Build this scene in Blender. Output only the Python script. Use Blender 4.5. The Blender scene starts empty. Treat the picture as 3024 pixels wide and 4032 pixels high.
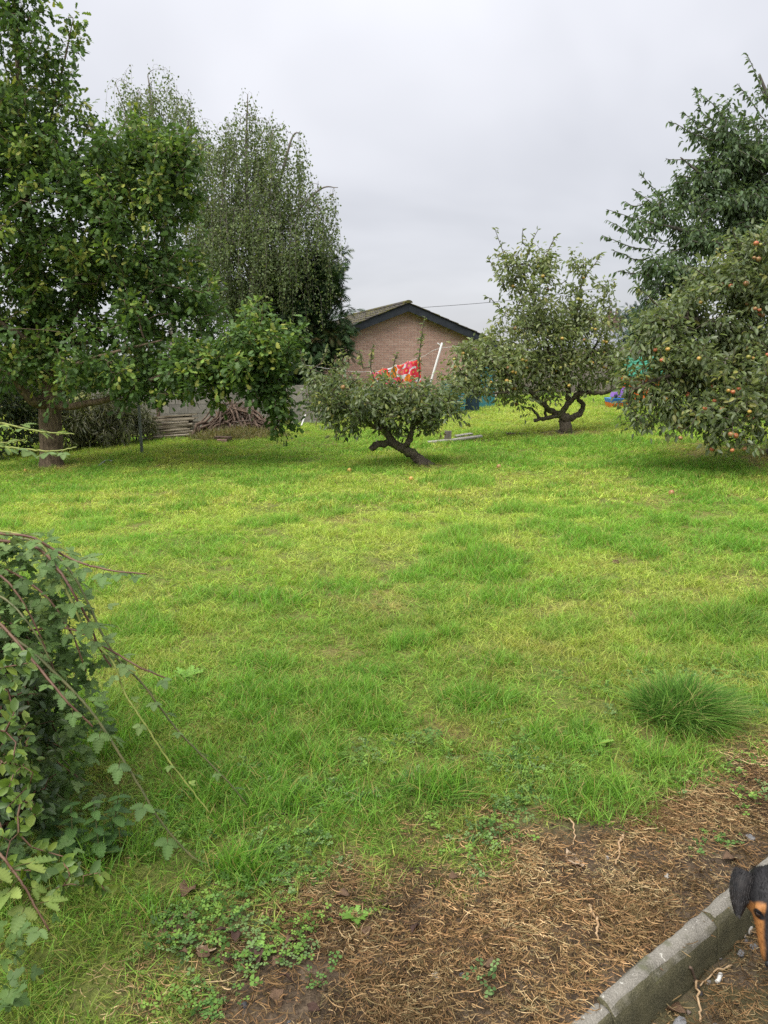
import bpy, math, random
import numpy as np
from mathutils import Vector, Matrix, Euler

# ------------------------------------------------------------------ camera, sky, sun, exposure
scene = bpy.context.scene
COL = scene.collection
FPX, CU, CV = 3028.0, 1512.0, 2016.0          # focal length and centre in photograph pixels
PITCH = math.radians(11.4)
CAM = np.array([0.0, 0.0, 1.6])
cam_data = bpy.data.cameras.new('camera')
cam_data.sensor_fit = 'VERTICAL'
cam_data.sensor_height = 36.0
cam_data.lens = 36.0 * FPX / 4032.0
cam_data.clip_start = 0.05
cam_data.clip_end = 3000.0
cam = bpy.data.objects.new('camera', cam_data)
COL.objects.link(cam)
cam.location = CAM
cam.rotation_euler = (math.radians(90) - PITCH, 0, 0)
scene.camera = cam

SUN_ELEV, SUN_AZ = math.radians(60), math.radians(-140)   # azimuth from +Y towards +X
world = bpy.data.worlds.new('World')
scene.world = world
world.use_nodes = True
wn, wl = world.node_tree.nodes, world.node_tree.links
wn.clear()
def wnode(t, **kw):
    n = wn.new(t)
    for k, v in kw.items():
        setattr(n, k, v)
    return n
w_out = wnode('ShaderNodeOutputWorld')
w_sky = wnode('ShaderNodeTexSky', sky_type='NISHITA', sun_disc=False, sun_elevation=SUN_ELEV, sun_rotation=SUN_AZ)
w_bsky = wnode('ShaderNodeBackground'); w_bsky.inputs['Strength'].default_value = 0.05
wl.new(w_sky.outputs[0], w_bsky.inputs['Color'])
w_tc = wnode('ShaderNodeTexCoord')
w_sep = wnode('ShaderNodeSeparateXYZ'); wl.new(w_tc.outputs['Generated'], w_sep.inputs[0])
w_max = wnode('ShaderNodeMath', operation='MAXIMUM'); wl.new(w_sep.outputs['Z'], w_max.inputs[0]); w_max.inputs[1].default_value = 0.0
w_add = wnode('ShaderNodeMath', operation='ADD'); wl.new(w_max.outputs[0], w_add.inputs[0]); w_add.inputs[1].default_value = 0.32
w_dx = wnode('ShaderNodeMath', operation='DIVIDE'); wl.new(w_sep.outputs['X'], w_dx.inputs[0]); wl.new(w_add.outputs[0], w_dx.inputs[1])
w_dy = wnode('ShaderNodeMath', operation='DIVIDE'); wl.new(w_sep.outputs['Y'], w_dy.inputs[0]); wl.new(w_add.outputs[0], w_dy.inputs[1])
w_cmb = wnode('ShaderNodeCombineXYZ'); wl.new(w_dx.outputs[0], w_cmb.inputs[0]); wl.new(w_dy.outputs[0], w_cmb.inputs[1])
w_noi = wnode('ShaderNodeTexNoise'); w_noi.inputs['Scale'].default_value = 1.15; w_noi.inputs['Detail'].default_value = 4.0
w_noi.inputs['Roughness'].default_value = 0.5; w_noi.inputs['Distortion'].default_value = 0.35
wl.new(w_cmb.outputs[0], w_noi.inputs['Vector'])
w_rmp = wnode('ShaderNodeValToRGB')
w_rmp.color_ramp.elements[0].position = 0.33; w_rmp.color_ramp.elements[0].color = (0.158, 0.160, 0.171, 1)
w_rmp.color_ramp.elements[1].position = 0.66; w_rmp.color_ramp.elements[1].color = (0.214, 0.215, 0.226, 1)
wl.new(w_noi.outputs['Fac'], w_rmp.inputs[0])
w_grad = wnode('ShaderNodeMath', operation='MULTIPLY_ADD'); wl.new(w_max.outputs[0], w_grad.inputs[0])
w_grad.inputs[1].default_value = 1.1; w_grad.inputs[2].default_value = 0.84     # overcast: the zenith is brighter
w_bcl = wnode('ShaderNodeBackground'); wl.new(w_rmp.outputs[0], w_bcl.inputs['Color']); wl.new(w_grad.outputs[0], w_bcl.inputs['Strength'])
w_mix = wnode('ShaderNodeMixShader'); w_mix.inputs[0].default_value = 0.93
wl.new(w_bsky.outputs[0], w_mix.inputs[1]); wl.new(w_bcl.outputs[0], w_mix.inputs[2]); wl.new(w_mix.outputs[0], w_out.inputs['Surface'])

sun_data = bpy.data.lights.new('sun', 'SUN')
sun_data.energy = 1.5
sun_data.angle = math.radians(55)
sun_data.color = (1.0, 0.96, 0.9)
sun = bpy.data.objects.new('sun', sun_data)
COL.objects.link(sun)
sd = Vector((math.sin(SUN_AZ) * math.cos(SUN_ELEV), math.cos(SUN_AZ) * math.cos(SUN_ELEV), math.sin(SUN_ELEV)))
sun.rotation_euler = sd.to_track_quat('Z', 'Y').to_euler()
sun.location = sd * 60

vs = scene.view_settings
vs.view_transform = 'Standard'; vs.look = 'None'; vs.exposure = 2.0; vs.gamma = 1.0; vs.use_curve_mapping = False
scene.cycles.max_bounces = 5
scene.cycles.diffuse_bounces = 3
scene.cycles.glossy_bounces = 1
scene.cycles.transmission_bounces = 2
scene.cycles.transparent_max_bounces = 5
scene.cycles.use_denoising = False
scene.cycles.caustics_reflective = False
scene.cycles.caustics_refractive = False

# ------------------------------------------------------------------ helpers
K = 3024.0 / 1659.0
cp, sp = math.cos(PITCH), math.sin(PITCH)
def rays(u, v):
    """direction of the sight line through a point given on the 1659-wide photograph"""
    a = (np.asarray(u, float) * K - CU) / FPX
    b = (CV - np.asarray(v, float) * K) / FPX
    return np.stack([a, cp + b * sp, -sp + b * cp], -1)
def P(u, v, Y):
    d = rays(u, v)
    t = np.asarray(Y, float) / d[..., 1]
    return CAM + d * t[..., None]
def PZ(u, v, z):
    d = rays(u, v)
    return CAM + d * ((z - CAM[2]) / d[..., 2])
def unit(a):
    a = np.asarray(a, float)
    return a / np.maximum(np.linalg.norm(a, axis=-1, keepdims=True), 1e-9)
def sstep(a, b, x):
    t = np.clip((np.asarray(x, float) - a) / (b - a), 0, 1)
    return t * t * (3 - 2 * t)
_tab = np.random.default_rng(5).random((64, 256, 256))
def vnoise(x, y, seed=0):
    x = np.asarray(x, float); y = np.asarray(y, float)
    xi = np.floor(x).astype(int); yi = np.floor(y).astype(int)
    fx = x - xi; fy = y - yi
    fx = fx * fx * (3 - 2 * fx); fy = fy * fy * (3 - 2 * fy)
    t = _tab[seed % 64]
    a = t[xi & 255, yi & 255]; b = t[(xi + 1) & 255, yi & 255]; c = t[xi & 255, (yi + 1) & 255]; d = t[(xi + 1) & 255, (yi + 1) & 255]
    return (a * (1 - fx) + b * fx) * (1 - fy) + (c * (1 - fx) + d * fx) * fy
def fbm(x, y, seed=0, o=3):
    s = 0; w = 0.5; tot = 0
    for i in range(o):
        s = s + w * vnoise(np.asarray(x) * 2 ** i + 17 * i, np.asarray(y) * 2 ** i - 9 * i, seed + i); tot += w; w *= 0.5
    return s / tot

# kerb line on the ground (its back upper edge), gravel lies on the near right side of it
KA = PZ(130 / 1.898 / K + 2150 / K, (3300 + 1380 / 1.898) / K, 0.02)
KB = PZ((2150 + 1640 / 1.898) / K, (3300 + 150 / 1.898) / K, 0.02)
kd = unit((KB - KA)[:2]); kn = np.array([kd[1], -kd[0]])      # kn points to the gravel side
def kerb_side(x, y):
    return (np.asarray(x) - KA[0]) * kn[0] + (np.asarray(y) - KA[1]) * kn[1]
KERB_W = 0.054
def tz(x, y, kerb=True):
    x = np.asarray(x, float); y = np.asarray(y, float)
    z = 0.05 * np.clip(x, -9, 9) * sstep(3, 14, y)
    near = sstep(60, 30, y)
    z = z + near * (0.10 * (fbm(x * 0.35 + 3, y * 0.35, 1) - 0.5) + 0.05 * (fbm(x * 1.3, y * 1.3, 4) - 0.5)) * sstep(2.2, 4.5, y)
    if kerb:
        k = kerb_side(x, y)
        z = z + 0.012 * (fbm(x * 6, y * 6, 9) - 0.5) - 0.112 * sstep(0.012, 0.045, k) * sstep(9, 8, y)
    return z
def G(u, v):
    """where the sight line meets the ground"""
    p = PZ(u, v, 0.0)
    for _ in range(12):
        p = PZ(u, v, float(tz(p[0], p[1])))
    return p

def np_mesh(name, V, F, tint=None, smooth=False, extra=None):
    V = np.ascontiguousarray(V, np.float32); F = np.ascontiguousarray(F, np.int32)
    me = bpy.data.meshes.new(name)
    me.vertices.add(len(V)); me.vertices.foreach_set('co', V.ravel())
    n, k = F.shape
    me.loops.add(n * k); me.loops.foreach_set('vertex_index', F.ravel())
    me.polygons.add(n); me.polygons.foreach_set('loop_start', np.arange(0, n * k, k, dtype=np.int32))
    if smooth:
        me.polygons.foreach_set('use_smooth', np.ones(n, bool))
    if tint is not None:
        at = me.attributes.new('tint', 'FLOAT_COLOR', 'POINT')
        c = np.ones((len(V), 4), np.float32); c[:, :3] = tint
        at.data.foreach_set('color', c.ravel())
    for nm, arr in (extra or {}).items():
        at = me.attributes.new(nm, 'FLOAT', 'POINT'); at.data.foreach_set('value', np.ascontiguousarray(arr, np.float32))
    me.update(calc_edges=True)
    return me
def py_mesh(name, V, F, smooth=False):
    me = bpy.data.meshes.new(name)
    me.from_pydata([tuple(map(float, v)) for v in V], [], [tuple(map(int, f)) for f in F])
    if smooth:
        me.polygons.foreach_set('use_smooth', [True] * len(me.polygons))
    me.update()
    return me
def tag(o, label=None, cat=None, group=None, kind=None):
    if label: o['label'] = label
    if cat: o['category'] = cat
    if group: o['group'] = group
    if kind: o['kind'] = kind
    return o
def thing(name, label, cat, loc, group=None):
    o = bpy.data.objects.new(name, None)
    o.empty_display_size = 0.1
    o.location = Vector(tuple(map(float, loc)))
    COL.objects.link(o)
    return tag(o, label, cat, group)
def root_of(o):
    while o.parent is not None:
        o = o.parent
    return o
def put(name, me, mat=None, parent=None, world_verts=True, matrix=None, kind=None):
    """link a mesh; with world_verts its vertices are in world coordinates and are moved into the thing's frame"""
    o = bpy.data.objects.new(name, me)
    COL.objects.link(o)
    if mat is not None and not me.materials:
        me.materials.append(mat)
    if parent is not None:
        r = root_of(parent)
        if world_verts:
            me.transform(Matrix.Translation(-r.location))
        o.parent = parent
        if matrix is not None:
            o.matrix_local = Matrix.Translation(-r.location) @ matrix
    elif matrix is not None:
        o.matrix_world = matrix
    if kind: o['kind'] = kind
    return o
def box_data(x0, x1, y0, y1, z0, z1):
    V = [(x0, y0, z0), (x1, y0, z0), (x1, y1, z0), (x0, y1, z0), (x0, y0, z1), (x1, y0, z1), (x1, y1, z1), (x0, y1, z1)]
    F = [(0, 3, 2, 1), (4, 5, 6, 7), (0, 1, 5, 4), (1, 2, 6, 5), (2, 3, 7, 6), (3, 0, 4, 7)]
    return np.array(V, float), np.array(F)
def merge(parts):
    V = []; F = []; n = 0
    for v, f in parts:
        V.append(np.asarray(v, float)); F.append(np.asarray(f) + n); n += len(v)
    return np.concatenate(V), np.concatenate(F)
def catmull(pts, per=4):
    p = np.asarray(pts, float)
    if len(p) < 3: 
        t = np.linspace(0, 1, per * (len(p) - 1) + 1)[:, None]
        return p[0] * (1 - t) + p[-1] * t
    q = np.vstack([2 * p[0] - p[1], p, 2 * p[-1] - p[-2]])
    out = []
    for i in range(1, len(q) - 2):
        t = np.linspace(0, 1, per, endpoint=False)[:, None]
        a, b, c, d = q[i - 1], q[i], q[i + 1], q[i + 2]
        out.append(0.5 * ((2 * b) + (c - a) * t + (2 * a - 5 * b + 4 * c - d) * t ** 2 + (3 * b - a - 3 * c + d) * t ** 3))
    out.append(p[-1:])
    return np.concatenate(out)
def tube(pts, rad, sides=6, rough=0.0, seed=0, cap=True):
    p = np.asarray(pts, float); n = len(p)
    r = np.broadcast_to(np.asarray(rad, float), (n,))
    t = unit(np.gradient(p, axis=0))
    m = np.abs(t.mean(0)); ref = np.eye(3)[int(np.argmin(m))]
    a = unit(np.cross(t, ref)); b = np.cross(t, a)
    th = np.linspace(0, 2 * np.pi, sides, endpoint=False)
    rr = np.repeat(r[:, None], sides, 1)
    if rough:
        rr = rr * (1 + rough * (fbm(np.arange(n)[:, None] * 0.5 + 40, np.cos(th)[None] * 1.6 + 3 * np.sin(th)[None] + seed, seed % 50, 2) - 0.5) * 2)
    V = p[:, None] + rr[..., None] * (np.cos(th)[None, :, None] * a[:, None] + np.sin(th)[None, :, None] * b[:, None])
    V = V.reshape(-1, 3)
    i = np.arange(n - 1)[:, None] * sides; j = np.arange(sides)[None]; j2 = (j + 1) % sides
    F = np.stack([i + j, i + j2, i + sides + j2, i + sides + j], -1).reshape(-1, 4)
    if cap and sides % 2 == 0:   # close both ends with fans of quads
        V = np.vstack([V, p[0] - t[0] * r[0] * 0.3, p[-1] + t[-1] * r[-1] * 0.5])
        c0, c1 = n * sides, n * sides + 1
        e = []
        for k in range(0, sides - 1, 2):
            e.append((c0, (k + 2) % sides, k + 1, k)); e.append((c1, (n - 1) * sides + k, (n - 1) * sides + k + 1, (n - 1) * sides + (k + 2) % sides))
        F = np.vstack([F, np.array(e)])
    return V, F
def rmat(x, y, z, o):
    m = Matrix.Identity(4)
    for i in range(3):
        m[i][0], m[i][1], m[i][2], m[i][3] = float(x[i]), float(y[i]), float(z[i]), float(o[i])
    return m

# ------------------------------------------------------------------ materials
class MB:
    def __init__(s, name):
        s.m = bpy.data.materials.new(name); s.m.use_nodes = True
        s.t = s.m.node_tree; s.n = s.t.nodes; s.l = s.t.links
        s.bsdf = s.n['Principled BSDF']; s.out = s.n['Material Output']
    def node(s, t, **kw):
        n = s.n.new(t)
        for k, v in kw.items(): setattr(n, k, v)
        return n
    def link(s, a, b): s.l.new(a, b)
    def obj(s):
        return s.node('ShaderNodeTexCoord').outputs['Object']
    def noise(s, scale, detail=3, vec=None, rough=0.55, dist=0.0):
        n = s.node('ShaderNodeTexNoise'); n.inputs['Scale'].default_value = scale; n.inputs['Detail'].default_value = detail
        n.inputs['Roughness'].default_value = rough; n.inputs['Distortion'].default_value = dist
        s.link(vec if vec is not None else s.obj(), n.inputs['Vector'])
        return n.outputs['Fac']
    def ramp(s, fac, stops):
        n = s.node('ShaderNodeValToRGB'); e = n.color_ramp.elements
        while len(e) < len(stops): e.new(0.5)
        for el, (p, c) in zip(e, stops):
            el.position = p; el.color = (*c, 1)
        s.link(fac, n.inputs[0]); return n.outputs[0]
    def mix(s, fac, a, b, mode='MIX'):
        n = s.node('ShaderNodeMix', data_type='RGBA', blend_type=mode)
        for sock, val in ((n.inputs[0], fac), (n.inputs[6], a), (n.inputs[7], b)):
            if hasattr(val, 'is_output'): s.link(val, sock)
            elif isinstance(val, tuple): sock.default_value = (*val, 1)
            else: sock.default_value = val
        return n.outputs[2]
    def math(s, op, a, b=0.0, clamp=False):
        n = s.node('ShaderNodeMath', operation=op, use_clamp=clamp)
        for sock, val in ((n.inputs[0], a), (n.inputs[1], b)):
            if hasattr(val, 'is_output'): s.link(val, sock)
            else: sock.default_value = val
        return n.outputs[0]
    def mapr(s, v, a, b, c=0.0, d=1.0):
        n = s.node('ShaderNodeMapRange', interpolation_type='SMOOTHSTEP'); s.link(v, n.inputs[0])
        for i, k in enumerate((a, b, c, d)): n.inputs[i + 1].default_value = k
        return n.outputs[0]
    def bump(s, h, strength=0.3, dist=0.01):
        n = s.node('ShaderNodeBump'); n.inputs['Strength'].default_value = strength; n.inputs['Distance'].default_value = dist
        s.link(h, n.inputs['Height']); s.link(n.outputs[0], s.bsdf.inputs['Normal']); return n.outputs[0]
    def fin(s, col=None, rough=0.7, spec=0.3):
        if col is not None:
            if hasattr(col, 'is_output'): s.link(col, s.bsdf.inputs['Base Color'])
            else: s.bsdf.inputs['Base Color'].default_value = (*col, 1)
        s.bsdf.inputs['Roughness'].default_value = rough
        s.bsdf.inputs['Specular IOR Level'].default_value = spec
        return s.m

def leaf_mat(name, inst=False, trans=0.35, rough=0.45, spec=0.4, under=0.35, dry=None, under_col=(0.20, 0.24, 0.16), var=8.0):
    """foliage: colour from the leaf's own tint, a paler underside and some light passing through"""
    b = MB(name)
    at = b.node('ShaderNodeAttribute', attribute_name='tint', attribute_type='INSTANCER' if inst else 'GEOMETRY')
    col = at.outputs['Color']
    if inst:
        bv = b.node('ShaderNodeAttribute', attribute_name='bv', attribute_type='GEOMETRY').outputs['Fac']
        col = b.mix(1.0, col, b.ramp(bv, [(0.0, (0.34, 0.42, 0.34)), (0.5, (0.95, 1.0, 0.9)), (1.0, (1.5, 1.45, 1.35))]), 'MULTIPLY')
        if dry:
            col = b.mix(b.mapr(bv, dry[0], dry[0] + 0.04), col, dry[1])
    else:
        pass
    if under:
        bf = b.node('ShaderNodeNewGeometry').outputs['Backfacing']
        col = b.mix(b.math('MULTIPLY', bf, under), col, under_col)
    b.link(col, b.bsdf.inputs['Base Color'])
    b.bsdf.inputs['Roughness'].default_value = rough
    b.bsdf.inputs['Specular IOR Level'].default_value = spec
    tr = b.node('ShaderNodeBsdfTranslucent')
    b.link(b.mix(1.0, col, (1.1, 1.2, 0.5), 'MULTIPLY'), tr.inputs['Color'])
    mx = b.node('ShaderNodeMixShader'); mx.inputs[0].default_value = trans
    b.link(b.bsdf.outputs[0], mx.inputs[1]); b.link(tr.outputs[0], mx.inputs[2]); b.link(mx.outputs[0], b.out.inputs['Surface'])
    return b.m

ALB = 0.7          # the photograph is exposed for the shade: painted and bare surfaces sit below their usual values
def simple(name, c1, c2=None, scale=6.0, rough=0.7, spec=0.3, bump=0.0, detail=4, dist=0.01, stretch=None):
    b = MB(name); c1 = tuple(ALB * q for q in c1); c2 = tuple(ALB * q for q in c2) if c2 else None
    vec = b.obj()
    if stretch:
        mp = b.node('ShaderNodeMapping'); mp.inputs['Scale'].default_value = stretch; b.link(vec, mp.inputs['Vector']); vec = mp.outputs[0]
    nz = b.noise(scale, detail, vec)
    col = b.ramp(nz, [(0.35, c1), (0.65, c2)]) if c2 else c1
    if bump: b.bump(nz, bump, dist)
    return b.fin(col, rough, spec)
def bark_mat(name, c1, c2, moss=None, scale=9.0, stretch=(3, 3, 0.7), bump=0.9):
    b = MB(name)
    mp = b.node('ShaderNodeMapping'); mp.inputs['Scale'].default_value = stretch; b.link(b.obj(), mp.inputs['Vector'])
    nz = b.noise(scale, 5, mp.outputs[0], 0.65, 0.4)
    col = b.ramp(nz, [(0.32, c1), (0.68, c2)])
    if moss:
        col = b.mix(b.mapr(b.noise(5.0, 3), 0.5, 0.68), col, moss)
    b.bump(nz, bump, 0.02)
    return b.fin(col, 0.85, 0.2)

M = {}
M['oak_leaf'] = leaf_mat('oak_leaf', trans=0.38, rough=0.5, spec=0.25, under=0.4, under_col=(0.10, 0.15, 0.075))
M['apple_leaf'] = leaf_mat('apple_leaf', trans=0.34, rough=0.42, spec=0.4, under=0.6, under_col=(0.27, 0.31, 0.20))
M['plum_leaf'] = leaf_mat('plum_leaf', trans=0.34, rough=0.5, spec=0.25, under=0.45, under_col=(0.17, 0.22, 0.15))
M['birch_leaf'] = leaf_mat('birch_leaf', trans=0.35, rough=0.6, spec=0.15, under=0.25, under_col=(0.22, 0.26, 0.18))
M['conifer_leaf'] = leaf_mat('conifer_leaf', trans=0.1, rough=0.6, spec=0.2, under=0.0)
M['shrub_leaf'] = leaf_mat('shrub_leaf', trans=0.3, rough=0.4, spec=0.4, under=0.3)
M['bramble_leaf'] = leaf_mat('bramble_leaf', trans=0.36, rough=0.5, spec=0.22, under=0.5, under_col=(0.26, 0.31, 0.22), var=40)
M['grass'] = leaf_mat('grass', inst=True, trans=0.42, rough=0.55, spec=0.25, under=0.0, dry=(0.88, (0.36, 0.30, 0.10)))
M['clover'] = leaf_mat('clover', inst=True, trans=0.35, rough=0.7, spec=0.1, under=0.0)
M['litter'] = leaf_mat('litter', inst=True, trans=0.15, rough=0.75, spec=0.15, under=0.0)
M['oak_bark'] = bark_mat('oak_bark', (0.05, 0.036, 0.024), (0.22, 0.165, 0.11))
M['apple_bark'] = bark_mat('apple_bark', (0.03, 0.025, 0.019), (0.15, 0.125, 0.09), (0.085, 0.095, 0.035), scale=22)
M['grey_bark'] = bark_mat('grey_bark', (0.05, 0.045, 0.04), (0.16, 0.145, 0.12), scale=12)
M['birch_bark'] = bark_mat('birch_bark', (0.06, 0.05, 0.045), (0.28, 0.25, 0.22), scale=6, stretch=(1, 1, 3))
M['mortar'] = simple('mortar', (0.60, 0.53, 0.47), (0.72, 0.64, 0.57), 20, 0.9, 0.1)
M['barge'] = simple('barge', (0.022, 0.027, 0.036), (0.038, 0.045, 0.058), 5, 0.55, 0.3)
M['block'] = simple('block', (0.27, 0.25, 0.22), (0.40, 0.375, 0.335), 5, 0.95, 0.1, 0.35, 6)
M['block_joint'] = simple('block_joint', (0.30, 0.29, 0.26), (0.38, 0.36, 0.33), 10, 0.95, 0.1)
M['plank'] = simple('plank', (0.20, 0.16, 0.11), (0.48, 0.43, 0.33), 7, 0.85, 0.15, 0.5, 5, stretch=(0.6, 5, 5))
M['stick'] = simple('stick', (0.085, 0.06, 0.045), (0.24, 0.17, 0.125), 8, 0.85, 0.15, 0.4)
M['rust'] = simple('rust', (0.10, 0.06, 0.04), (0.22, 0.17, 0.14), 9, 0.7, 0.3, 0.2)
M['galv'] = simple('galv', (0.20, 0.22, 0.23), (0.33, 0.35, 0.36), 8, 0.5, 0.5)
M['white_pole'] = simple('white_pole', (0.66, 0.66, 0.62), (0.78, 0.78, 0.75), 8, 0.5, 0.3)
M['slate'] = simple('slate', (0.20, 0.21, 0.24), (0.30, 0.31, 0.34), 2.5, 0.6, 0.4)
M['render'] = simple('render', (0.42, 0.39, 0.35), (0.52, 0.49, 0.44), 3, 0.9, 0.1)
M['fence'] = simple('fence', (0.16, 0.14, 0.12), (0.28, 0.25, 0.22), 5, 0.85, 0.1, 0.3, stretch=(4, 4, .6))
M['teal'] = simple('teal', (0.03, 0.17, 0.20), (0.05, 0.22, 0.25), 6, 0.45, 0.4)
M['navy'] = simple('navy', (0.012, 0.035, 0.06), (0.02, 0.05, 0.08), 6, 0.45, 0.4)
M['orange'] = simple('orange', (0.75, 0.16, 0.02), (0.85, 0.22, 0.04), 6, 0.4, 0.4)
M['brown_plastic'] = simple('brown_plastic', (0.22, 0.06, 0.025), (0.28, 0.08, 0.035), 6, 0.45, 0.4)
M['cream_plastic'] = simple('cream_plastic', (0.75, 0.55, 0.33), (0.82, 0.62, 0.4), 6, 0.45, 0.4)
M['green_plastic'] = simple('green_plastic', (0.02, 0.20, 0.12), (0.03, 0.25, 0.15), 6, 0.4, 0.4)
M['blue_plastic'] = simple('blue_plastic', (0.03, 0.22, 0.75), (0.06, 0.30, 0.85), 6, 0.35, 0.4)
M['purple_plastic'] = simple('purple_plastic', (0.33, 0.16, 0.62), (0.4, 0.2, 0.7), 6, 0.4, 0.4)
M['wire'] = simple('wire', (0.05, 0.05, 0.055), None, 5, 0.6, 0.2)
M['cane_brown'] = simple('cane_brown', (0.12, 0.055, 0.04), (0.20, 0.12, 0.07), 14, 0.55, 0.3, 0.3)
M['cane_green'] = simple('cane_green', (0.11, 0.13, 0.05), (0.18, 0.17, 0.07), 14, 0.5, 0.3, 0.2)
M['cane_yellow'] = simple('cane_yellow', (0.20, 0.25, 0.05), (0.30, 0.33, 0.08), 14, 0.5, 0.3, 0.2)
M['dead_leaf'] = simple('dead_leaf', (0.085, 0.05, 0.03), (0.22, 0.135, 0.075), 30, 0.65, 0.3, 0.5)
M['pale_leaf'] = simple('pale_leaf', (0.48, 0.34, 0.22), (0.62, 0.48, 0.33), 30, 0.7, 0.2, 0.5)
M['maroon_leaf'] = simple('maroon_leaf', (0.05, 0.03, 0.024), (0.11, 0.062, 0.045), 30, 0.65, 0.2, 0.5)
M['stone_grey'] = simple('stone_grey', (0.16, 0.165, 0.175), (0.34, 0.34, 0.34), 25, 0.8, 0.25, 0.5)
M['stone_pale'] = simple('stone_pale', (0.42, 0.40, 0.36), (0.58, 0.55, 0.5), 25, 0.85, 0.2, 0.4)
M['root'] = simple('root', (0.36, 0.23, 0.12), (0.58, 0.42, 0.25), 40, 0.8, 0.2, 0.4)
# ------------------------------------------------------------------ ground
rng = np.random.default_rng(11)
SOIL = np.array([G(u, v)[:2] for u, v in [(400, 2225), (440, 2120), (480, 2050), (560, 1985), (650, 1940), (850, 1890), (1000, 1835), (1120, 1800), (1250, 1790),
                                         (1400, 1755), (1520, 1690), (1600, 1640), (1700, 1590), (1900, 1560)]] +
                [G(2600, 1800)[:2], G(2300, 2150)[:2], np.array([1.2, 0.3]), np.array([-0.5, 0.3])])
def poly_sd(poly, x, y):
    """signed distance to a polygon, negative inside"""
    x = np.asarray(x, float); y = np.asarray(y, float)
    d = np.full(x.shape, 1e9); inside = np.zeros(x.shape, bool)
    n = len(poly)
    for i in range(n):
        a, b = poly[i], poly[(i + 1) % n]
        ex, ey = b - a; wx, wy = x - a[0], y - a[1]
        t = np.clip((wx * ex + wy * ey) / (ex * ex + ey * ey), 0, 1)
        d = np.minimum(d, (wx - ex * t) ** 2 + (wy - ey * t) ** 2)
        c = ((a[1] > y) != (b[1] > y)) & (x < (b[0] - a[0]) * (y - a[1]) / (b[1] - a[1] + 1e-12) + a[0])
        inside ^= c
    d = np.sqrt(d)
    return np.where(inside, -d, d)
def soil_at(x, y):
    """1 on the bare trampled soil, 0 on the lawn; worn spots in the lawn in between"""
    sdv = poly_sd(SOIL, x, y) + 0.42 * (fbm(np.asarray(x) * 3.2, np.asarray(y) * 3.2, 21) - 0.5) + 0.22 * (fbm(np.asarray(x) * 11, np.asarray(y) * 11, 23) - 0.5)
    s = sstep(0.26, -0.16, sdv)
    return np.maximum(s, (kerb_side(x, y) > 0.0).astype(float) * sstep(9, 8, y))
TREE_FEET = []           # worn ground around trunks (x, y, radius)
for u, v, Y, r in [(110, 1010, 0, 0.75), (1225, 937, 0, 0.8), (925, 1006, 0, 0.35), (1640, 985, 0, 1.3)]:
    q = G(u, v); TREE_FEET.append((q[0], q[1], r))
def worn_at(x, y):
    w = np.zeros(np.shape(x))
    for a, b, r in TREE_FEET:
        d = np.hypot(np.asarray(x) - a, (np.asarray(y) - b) * 0.8) / r + 0.9 * (fbm(np.asarray(x) * 2.5, np.asarray(y) * 2.5, 30) - 0.5)
        w = np.maximum(w, 0.85 * sstep(1.1, 0.3, d))
    pn = fbm(np.asarray(x) * 0.9 + 7, np.asarray(y) * 0.55, 33)
    return np.maximum(w, 0.4 * sstep(0.72, 0.90, pn))

xs = np.concatenate([-np.geomspace(15, 900, 10)[::-1], np.linspace(-15, -4.2, 70), np.linspace(-4, 4, 240), np.linspace(4.2, 15, 70), np.geomspace(15.5, 900, 10)])
ys = np.concatenate([np.linspace(-40, -0.5, 14), np.linspace(-0.3, 5.5, 190), np.linspace(5.6, 30, 170), np.geomspace(31, 1500, 16)])
gx, gy = np.meshgrid(xs, ys, indexing='ij')
gz = tz(gx, gy)
soilg = soil_at(gx, gy)
gz = gz + soilg * sstep(7, 5, gy) * (0.014 * (fbm(gx * 14, gy * 14, 41) - 0.5))
V = np.stack([gx, gy, gz], -1).reshape(-1, 3)
nx, ny = gx.shape
ii = np.arange(nx - 1)[:, None] * ny + np.arange(ny - 1)[None]
Fq = np.stack([ii, ii + ny, ii + ny + 1, ii + 1], -1).reshape(-1, 4)
b = MB('ground')
fine = b.noise(55, 5, None, 0.65); mid = b.noise(7, 4); big = b.noise(0.9, 3)
soilm = b.node('ShaderNodeAttribute', attribute_name='soil').outputs['Fac']
wornm = b.node('ShaderNodeAttribute', attribute_name='worn').outputs['Fac']
gravm = b.node('ShaderNodeAttribute', attribute_name='grav').outputs['Fac']
soilc = b.mix(b.mapr(mid, 0.35, 0.65), b.ramp(fine, [(0.3, (0.030, 0.023, 0.016)), (0.7, (0.11, 0.080, 0.054))]), b.ramp(fine, [(0.3, (0.052, 0.039, 0.027)), (0.7, (0.16, 0.118, 0.078))]))
gravc = b.mix(b.mapr(mid, 0.42, 0.6), b.ramp(fine, [(0.3, (0.045, 0.034, 0.024)), (0.7, (0.14, 0.105, 0.072))]), (0.095, 0.085, 0.045))
lawn = b.mix(b.mapr(big, 0.4, 0.62), b.ramp(fine, [(0.3, (0.055, 0.07, 0.018)), (0.7, (0.17, 0.20, 0.048))]), b.ramp(fine, [(0.3, (0.075, 0.068, 0.022)), (0.7, (0.22, 0.20, 0.065))]))
lawn = b.mix(wornm, lawn, b.ramp(fine, [(0.3, (0.10, 0.08, 0.035)), (0.7, (0.27, 0.22, 0.09))]))
col = b.mix(soilm, lawn, soilc)
col = b.mix(gravm, col, gravc)
b.bump(fine, 1.0, 0.02)
M['ground'] = b.fin(col, 0.95, 0.15)
ground_me = np_mesh('ground', V, Fq, smooth=True, extra={'soil': soilg.ravel(), 'worn': worn_at(gx, gy).ravel(), 'grav': (sstep(0.02, 0.05, kerb_side(gx, gy)) * sstep(9, 8, gy)).ravel()})
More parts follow.
